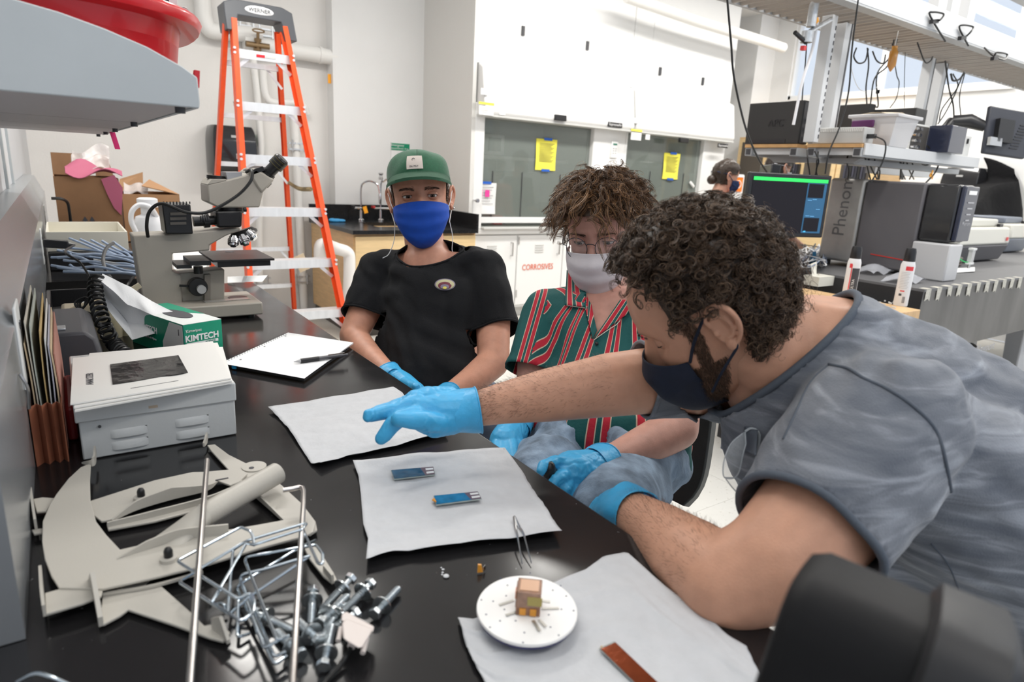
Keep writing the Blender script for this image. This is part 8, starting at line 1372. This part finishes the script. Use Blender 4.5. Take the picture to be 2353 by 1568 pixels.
# gloves
glove([[J(1085, 943, .95, .029), J(1040, 945, .945, .030), J(1000, 945, .935, .027), J(965, 940, .925, .020)], [J(1030, 925, .96, .024), J(980, 922, .945, .022), J(955, 922, .935, .017)], [J(1040, 962, .94, .024), J(1000, 975, .92, .020), J(960, 965, .905, .015)],
    [J(962, 925, .93, .0150), J(915, 940, .912, .0118), J(880, 949, .902, .0105), J(848, 956, .895, .0095)], [J(965, 918, .945, .014), J(925, 930, .935, .0115), J(885, 942, .925, .0095), J(862, 948, .92, .0085)], [J(968, 925, .955, .013), J(940, 938, .95, .011), J(915, 950, .945, .009)],
    [J(955, 955, .905, .0145), J(918, 962, .893, .0125), J(900, 978, .888, .0118), J(884, 1000, .886, .0105), J(876, 1008, .886, .0092)], [J(1010, 975, .915, .0150), J(975, 968, .893, .0140), J(945, 966, .880, .0125), J(915, 963, .874, .0105)]], p3, voxel=.0018, cuff=(atd(1080, 943, .951), atd(1110, 936, .953) - atd(1060, 945, .948), .0335), foldamp=.0009, sm=5, seed=3)
glove([[J(1450, 1180, .885, .036), J(1425, 1180, .91, .037), J(1400, 1190, .935, .034)], [J(1405, 1205, .93, .028), J(1380, 1222, .95, .022)]] + [[J(1385 - 2 * k, 1205 + 8 * k, .95, .013), J(1370, 1225 + 8 * k, .96, .010), J(1360, 1245 + 6 * k, .965, .009)] for k in range(4)] + [[J(1400, 1180, .93, .014), J(1380, 1190, .93, .011)]], p3, cuff=(atd(1452, 1181, .882), atd(1490, 1205, .85) - atd(1430, 1168, .9), .0375), seed=7)
# trousers of the standing figure (right of the frame)
fb = np.array((.95, -.3, 0)); V_, F_, N_ = blobs([[J(2700, 1450, 1.0, .17), (np.array((1.52, .18, .92)), .17)], [(np.array((1.50, .28, .88)), .12), (np.array((1.36, .34, .48)), .08), (np.array((1.40, .36, .1)), .06)], [(np.array((1.50, .08, .88)), .12), (np.array((1.36, .06, .48)), .08), (np.array((1.40, .05, .1)), .06)]], .012, 6); put(V_, F_, 'trousers', mat('trousers_dark', (.06, .065, .08), .85), p3)
for y in (.36, .05): M().sph((1.33, y, .045), (.14, .05, .045), 10).build('shoe', MATS['shoe_dark'], p3, smooth=180)
# ================================================================== two people at the back
def backperson(px, py, d, yaw, label, shirtc, maskc, hairc, bun, sc=1.0, glasses=False):
    sk = skin('skin_back', (.52, .29, .21)); p0 = atd(px, py, d); H = Head(eulR(yaw, -8, 0), p0, sc); t = thing('person', label, 'person', (p0[0], p0[1], 0)); f = nrm(np.array((-math.sin(math.radians(yaw)), math.cos(math.radians(yaw)), 0))); rt = np.array((f[1], -f[0], 0)); zh = p0[2]; sh_ = [p0 + rt * .17 * s - Zv * .25 - f * .03 for s in (1, -1)]; pel = np.array((p0[0] - f[0] * .05, p0[1] - f[1] * .05, max(.55, zh - .72)))
    arms = [[(q, .05), (q - Zv * .28 + f * .02 * 1 + rt * .04 * s, .042), (q - Zv * .36 + f * .24, .028)] for q, s in zip(sh_, (1, -1))]; V_, F_, _ = blobs([[(H.w((0, -.015, -.06)), .053), (H.w((0, -.03, -.16)), .058)], arms[0], arms[1], [(sh_[0], .05), (sh_[1], .05)], [(p0 - Zv * .34, .11), (pel, .12)]], .010, 6); A_, B_ = assemble([(V_, F_)] + head_parts(H)); put(A_, B_, 'body', sk, t)
    hm = hairmat('hair_back_%d' % int(hairc[0] * 999), hairc); tst = lambda z, a: (z > .062 and abs(a) < 1.0) or (abs(a) >= 1.0 and abs(a) < 1.7 and z > .02) or (abs(a) >= 1.7 and z > -.07); cap_under(H, t, tst, .012, hm, seed=33); P_, N_ = scalp(H, 900, tst, 34); curls(H, t, P_ + N_ * .008, N_ * .3 + np.array((0, -.8, -.4)), .022, .002, (0, -.1, -.3), 35, [hm], .0009, 7, .6)
    if bun: M().sph(H.w((0, -.115, -.05)), (.034, .036, .036), 10).build('hair_bun', hm, t, smooth=180)
    eyes(H, t, smat=sk); mm = mat('mask_back_%d' % int(maskc[2] * 999), maskc, .8, var=.5, vscale=90); mo, _ = mask(H, t, mm, [(.050, -.136), (.088, -.128), (.110, -.104), (.122, -.075), (.126, -.045), (.112, -.017)], -.028, -.088, .0725, .026, 2.0)
    for s in (1, -1): M().tube([H.w((s * .0715, .028, -.03)), H.w((s * .09, -.03, .01)), H.w((s * .05, -.11, .015))], .003, 5).build('tie', mm, mo)
    if glasses:
        g = M()
        for s in (1, -1): g.tube([H.w((s * .033 + .026 * math.cos(q), .108, -.004 + .018 * math.sin(q))) for q in np.linspace(0, 6.28, 20)[:-1]], .0016, 5, closed=True); g.tube([H.w((s * .06, .10, 0)), H.w((s * .084, -.02, .01))], .0016, 5)
        g.build('eyeglasses', BLKP, t)
    V_, F_, N_ = blobs([[(sh_[0], .066), (sh_[1], .066)], [(p0 - Zv * .30, .125), (pel, .135)]] + [[(c[0][0], .062), (c[1][0], .052)] for c in arms], .010, 8); V_ = folds(V_, N_, (.3, 0, 1), 50, .004, 61); V_, F_, lp = cut_cloth(V_, F_, [(H.w((0, -.02, -.165)), (0, 0, 1), .10), (pel - Zv * .06, (0, 0, -1), .3)] + [(c[1][0], c[1][0] - c[0][0], .08) for c in arms]); so = put(V_, F_, 'shirt', shirtc, t)
    V_, F_, N_ = blobs([[(pel, .13), (pel + rt * .09 - Zv * .05, .10), (np.array((pel[0], pel[1], .45)) + rt * .09, .07), (np.array((pel[0], pel[1], .08)) + rt * .09, .05)], [(pel - rt * .09 - Zv * .05, .10), (np.array((pel[0], pel[1], .45)) - rt * .09, .07), (np.array((pel[0], pel[1], .08)) - rt * .09, .05)]], .014, 5); put(V_, F_, 'trousers', MATS['trousers_dark'], t)
    for s in (1, -1): M().sph(np.array((pel[0], pel[1], .045)) + rt * .09 * s + f * .06, (.05, .13, .045), 8, U=rt).build('shoe', MATS['shoe_dark'], t, smooth=180)
backperson(1668, 405, 5.0, -112, 'person in a coral shirt and dark blue patterned mask standing at the back', mat('coral_cotton', (.72, .20, .13), .85, var=.12, vscale=18), (.012, .03, .10), (.030, .018, .011), True, .97)
backperson(1790, 386, 5.1, -100, 'person mostly hidden behind the lit monitor, dark hair and glasses', mat('dark_cotton', (.05, .05, .06), .85), (.5, .52, .55), (.022, .015, .012), False, 1.0, True)
# ================================================================== out of focus camera in the near right corner
CB = mat('camera_rubber', (.007, .007, .008), .6, spec=.3, bump=.0002, bscale=300); CB2 = mat('camera_band', (.022, .022, .024), .5)
a0 = atd(1850, 1545, .34); ax_ = nrm(CR * .72 - CU * .26 - CF * .50); W_ = nrm(CU - ax_ * (ax_ @ CU)); Dd = nrm(np.cross(ax_, W_)); t = thing('video_camera', 'blurred black camera hood in the nearest right corner', 'camera', a0)
def rsec(s, h, d, r=.45, n=28): return [a0 + ax_ * s + W_ * (h * math.copysign(abs(math.sin(q)) ** r, math.sin(q))) + Dd * (d * math.copysign(abs(math.cos(q)) ** r, math.cos(q))) for q in np.linspace(0, 2 * math.pi, n + 1)[:-1]]
M().ring([rsec(s, h, d) for s, h, d in ((-.018, .050, .030), (-.016, .056, .036), (-.008, .060, .040), (.03, .0605, .0405), (.05, .060, .040), (.05, .045, .03))]).build('lens_hood', CB, t, smooth=50)
M().ring([rsec(s, h, d) for s, h, d in ((.040, .062, .042), (.043, .068, .047), (.070, .0685, .0475), (.075, .063, .043))]).build('focus_ring', CB2, t, smooth=50)
M().ring([rsec(s, h, d) for s, h, d in ((.074, .052, .036), (.20, .054, .038), (.34, .056, .04))]).build('barrel', CB, t, smooth=50)
M().ring([rsec(s, h, d) for s, h, d in ((.11, .030, .050), (.33, .030, .052))]).build('body', CB2, t, smooth=50)
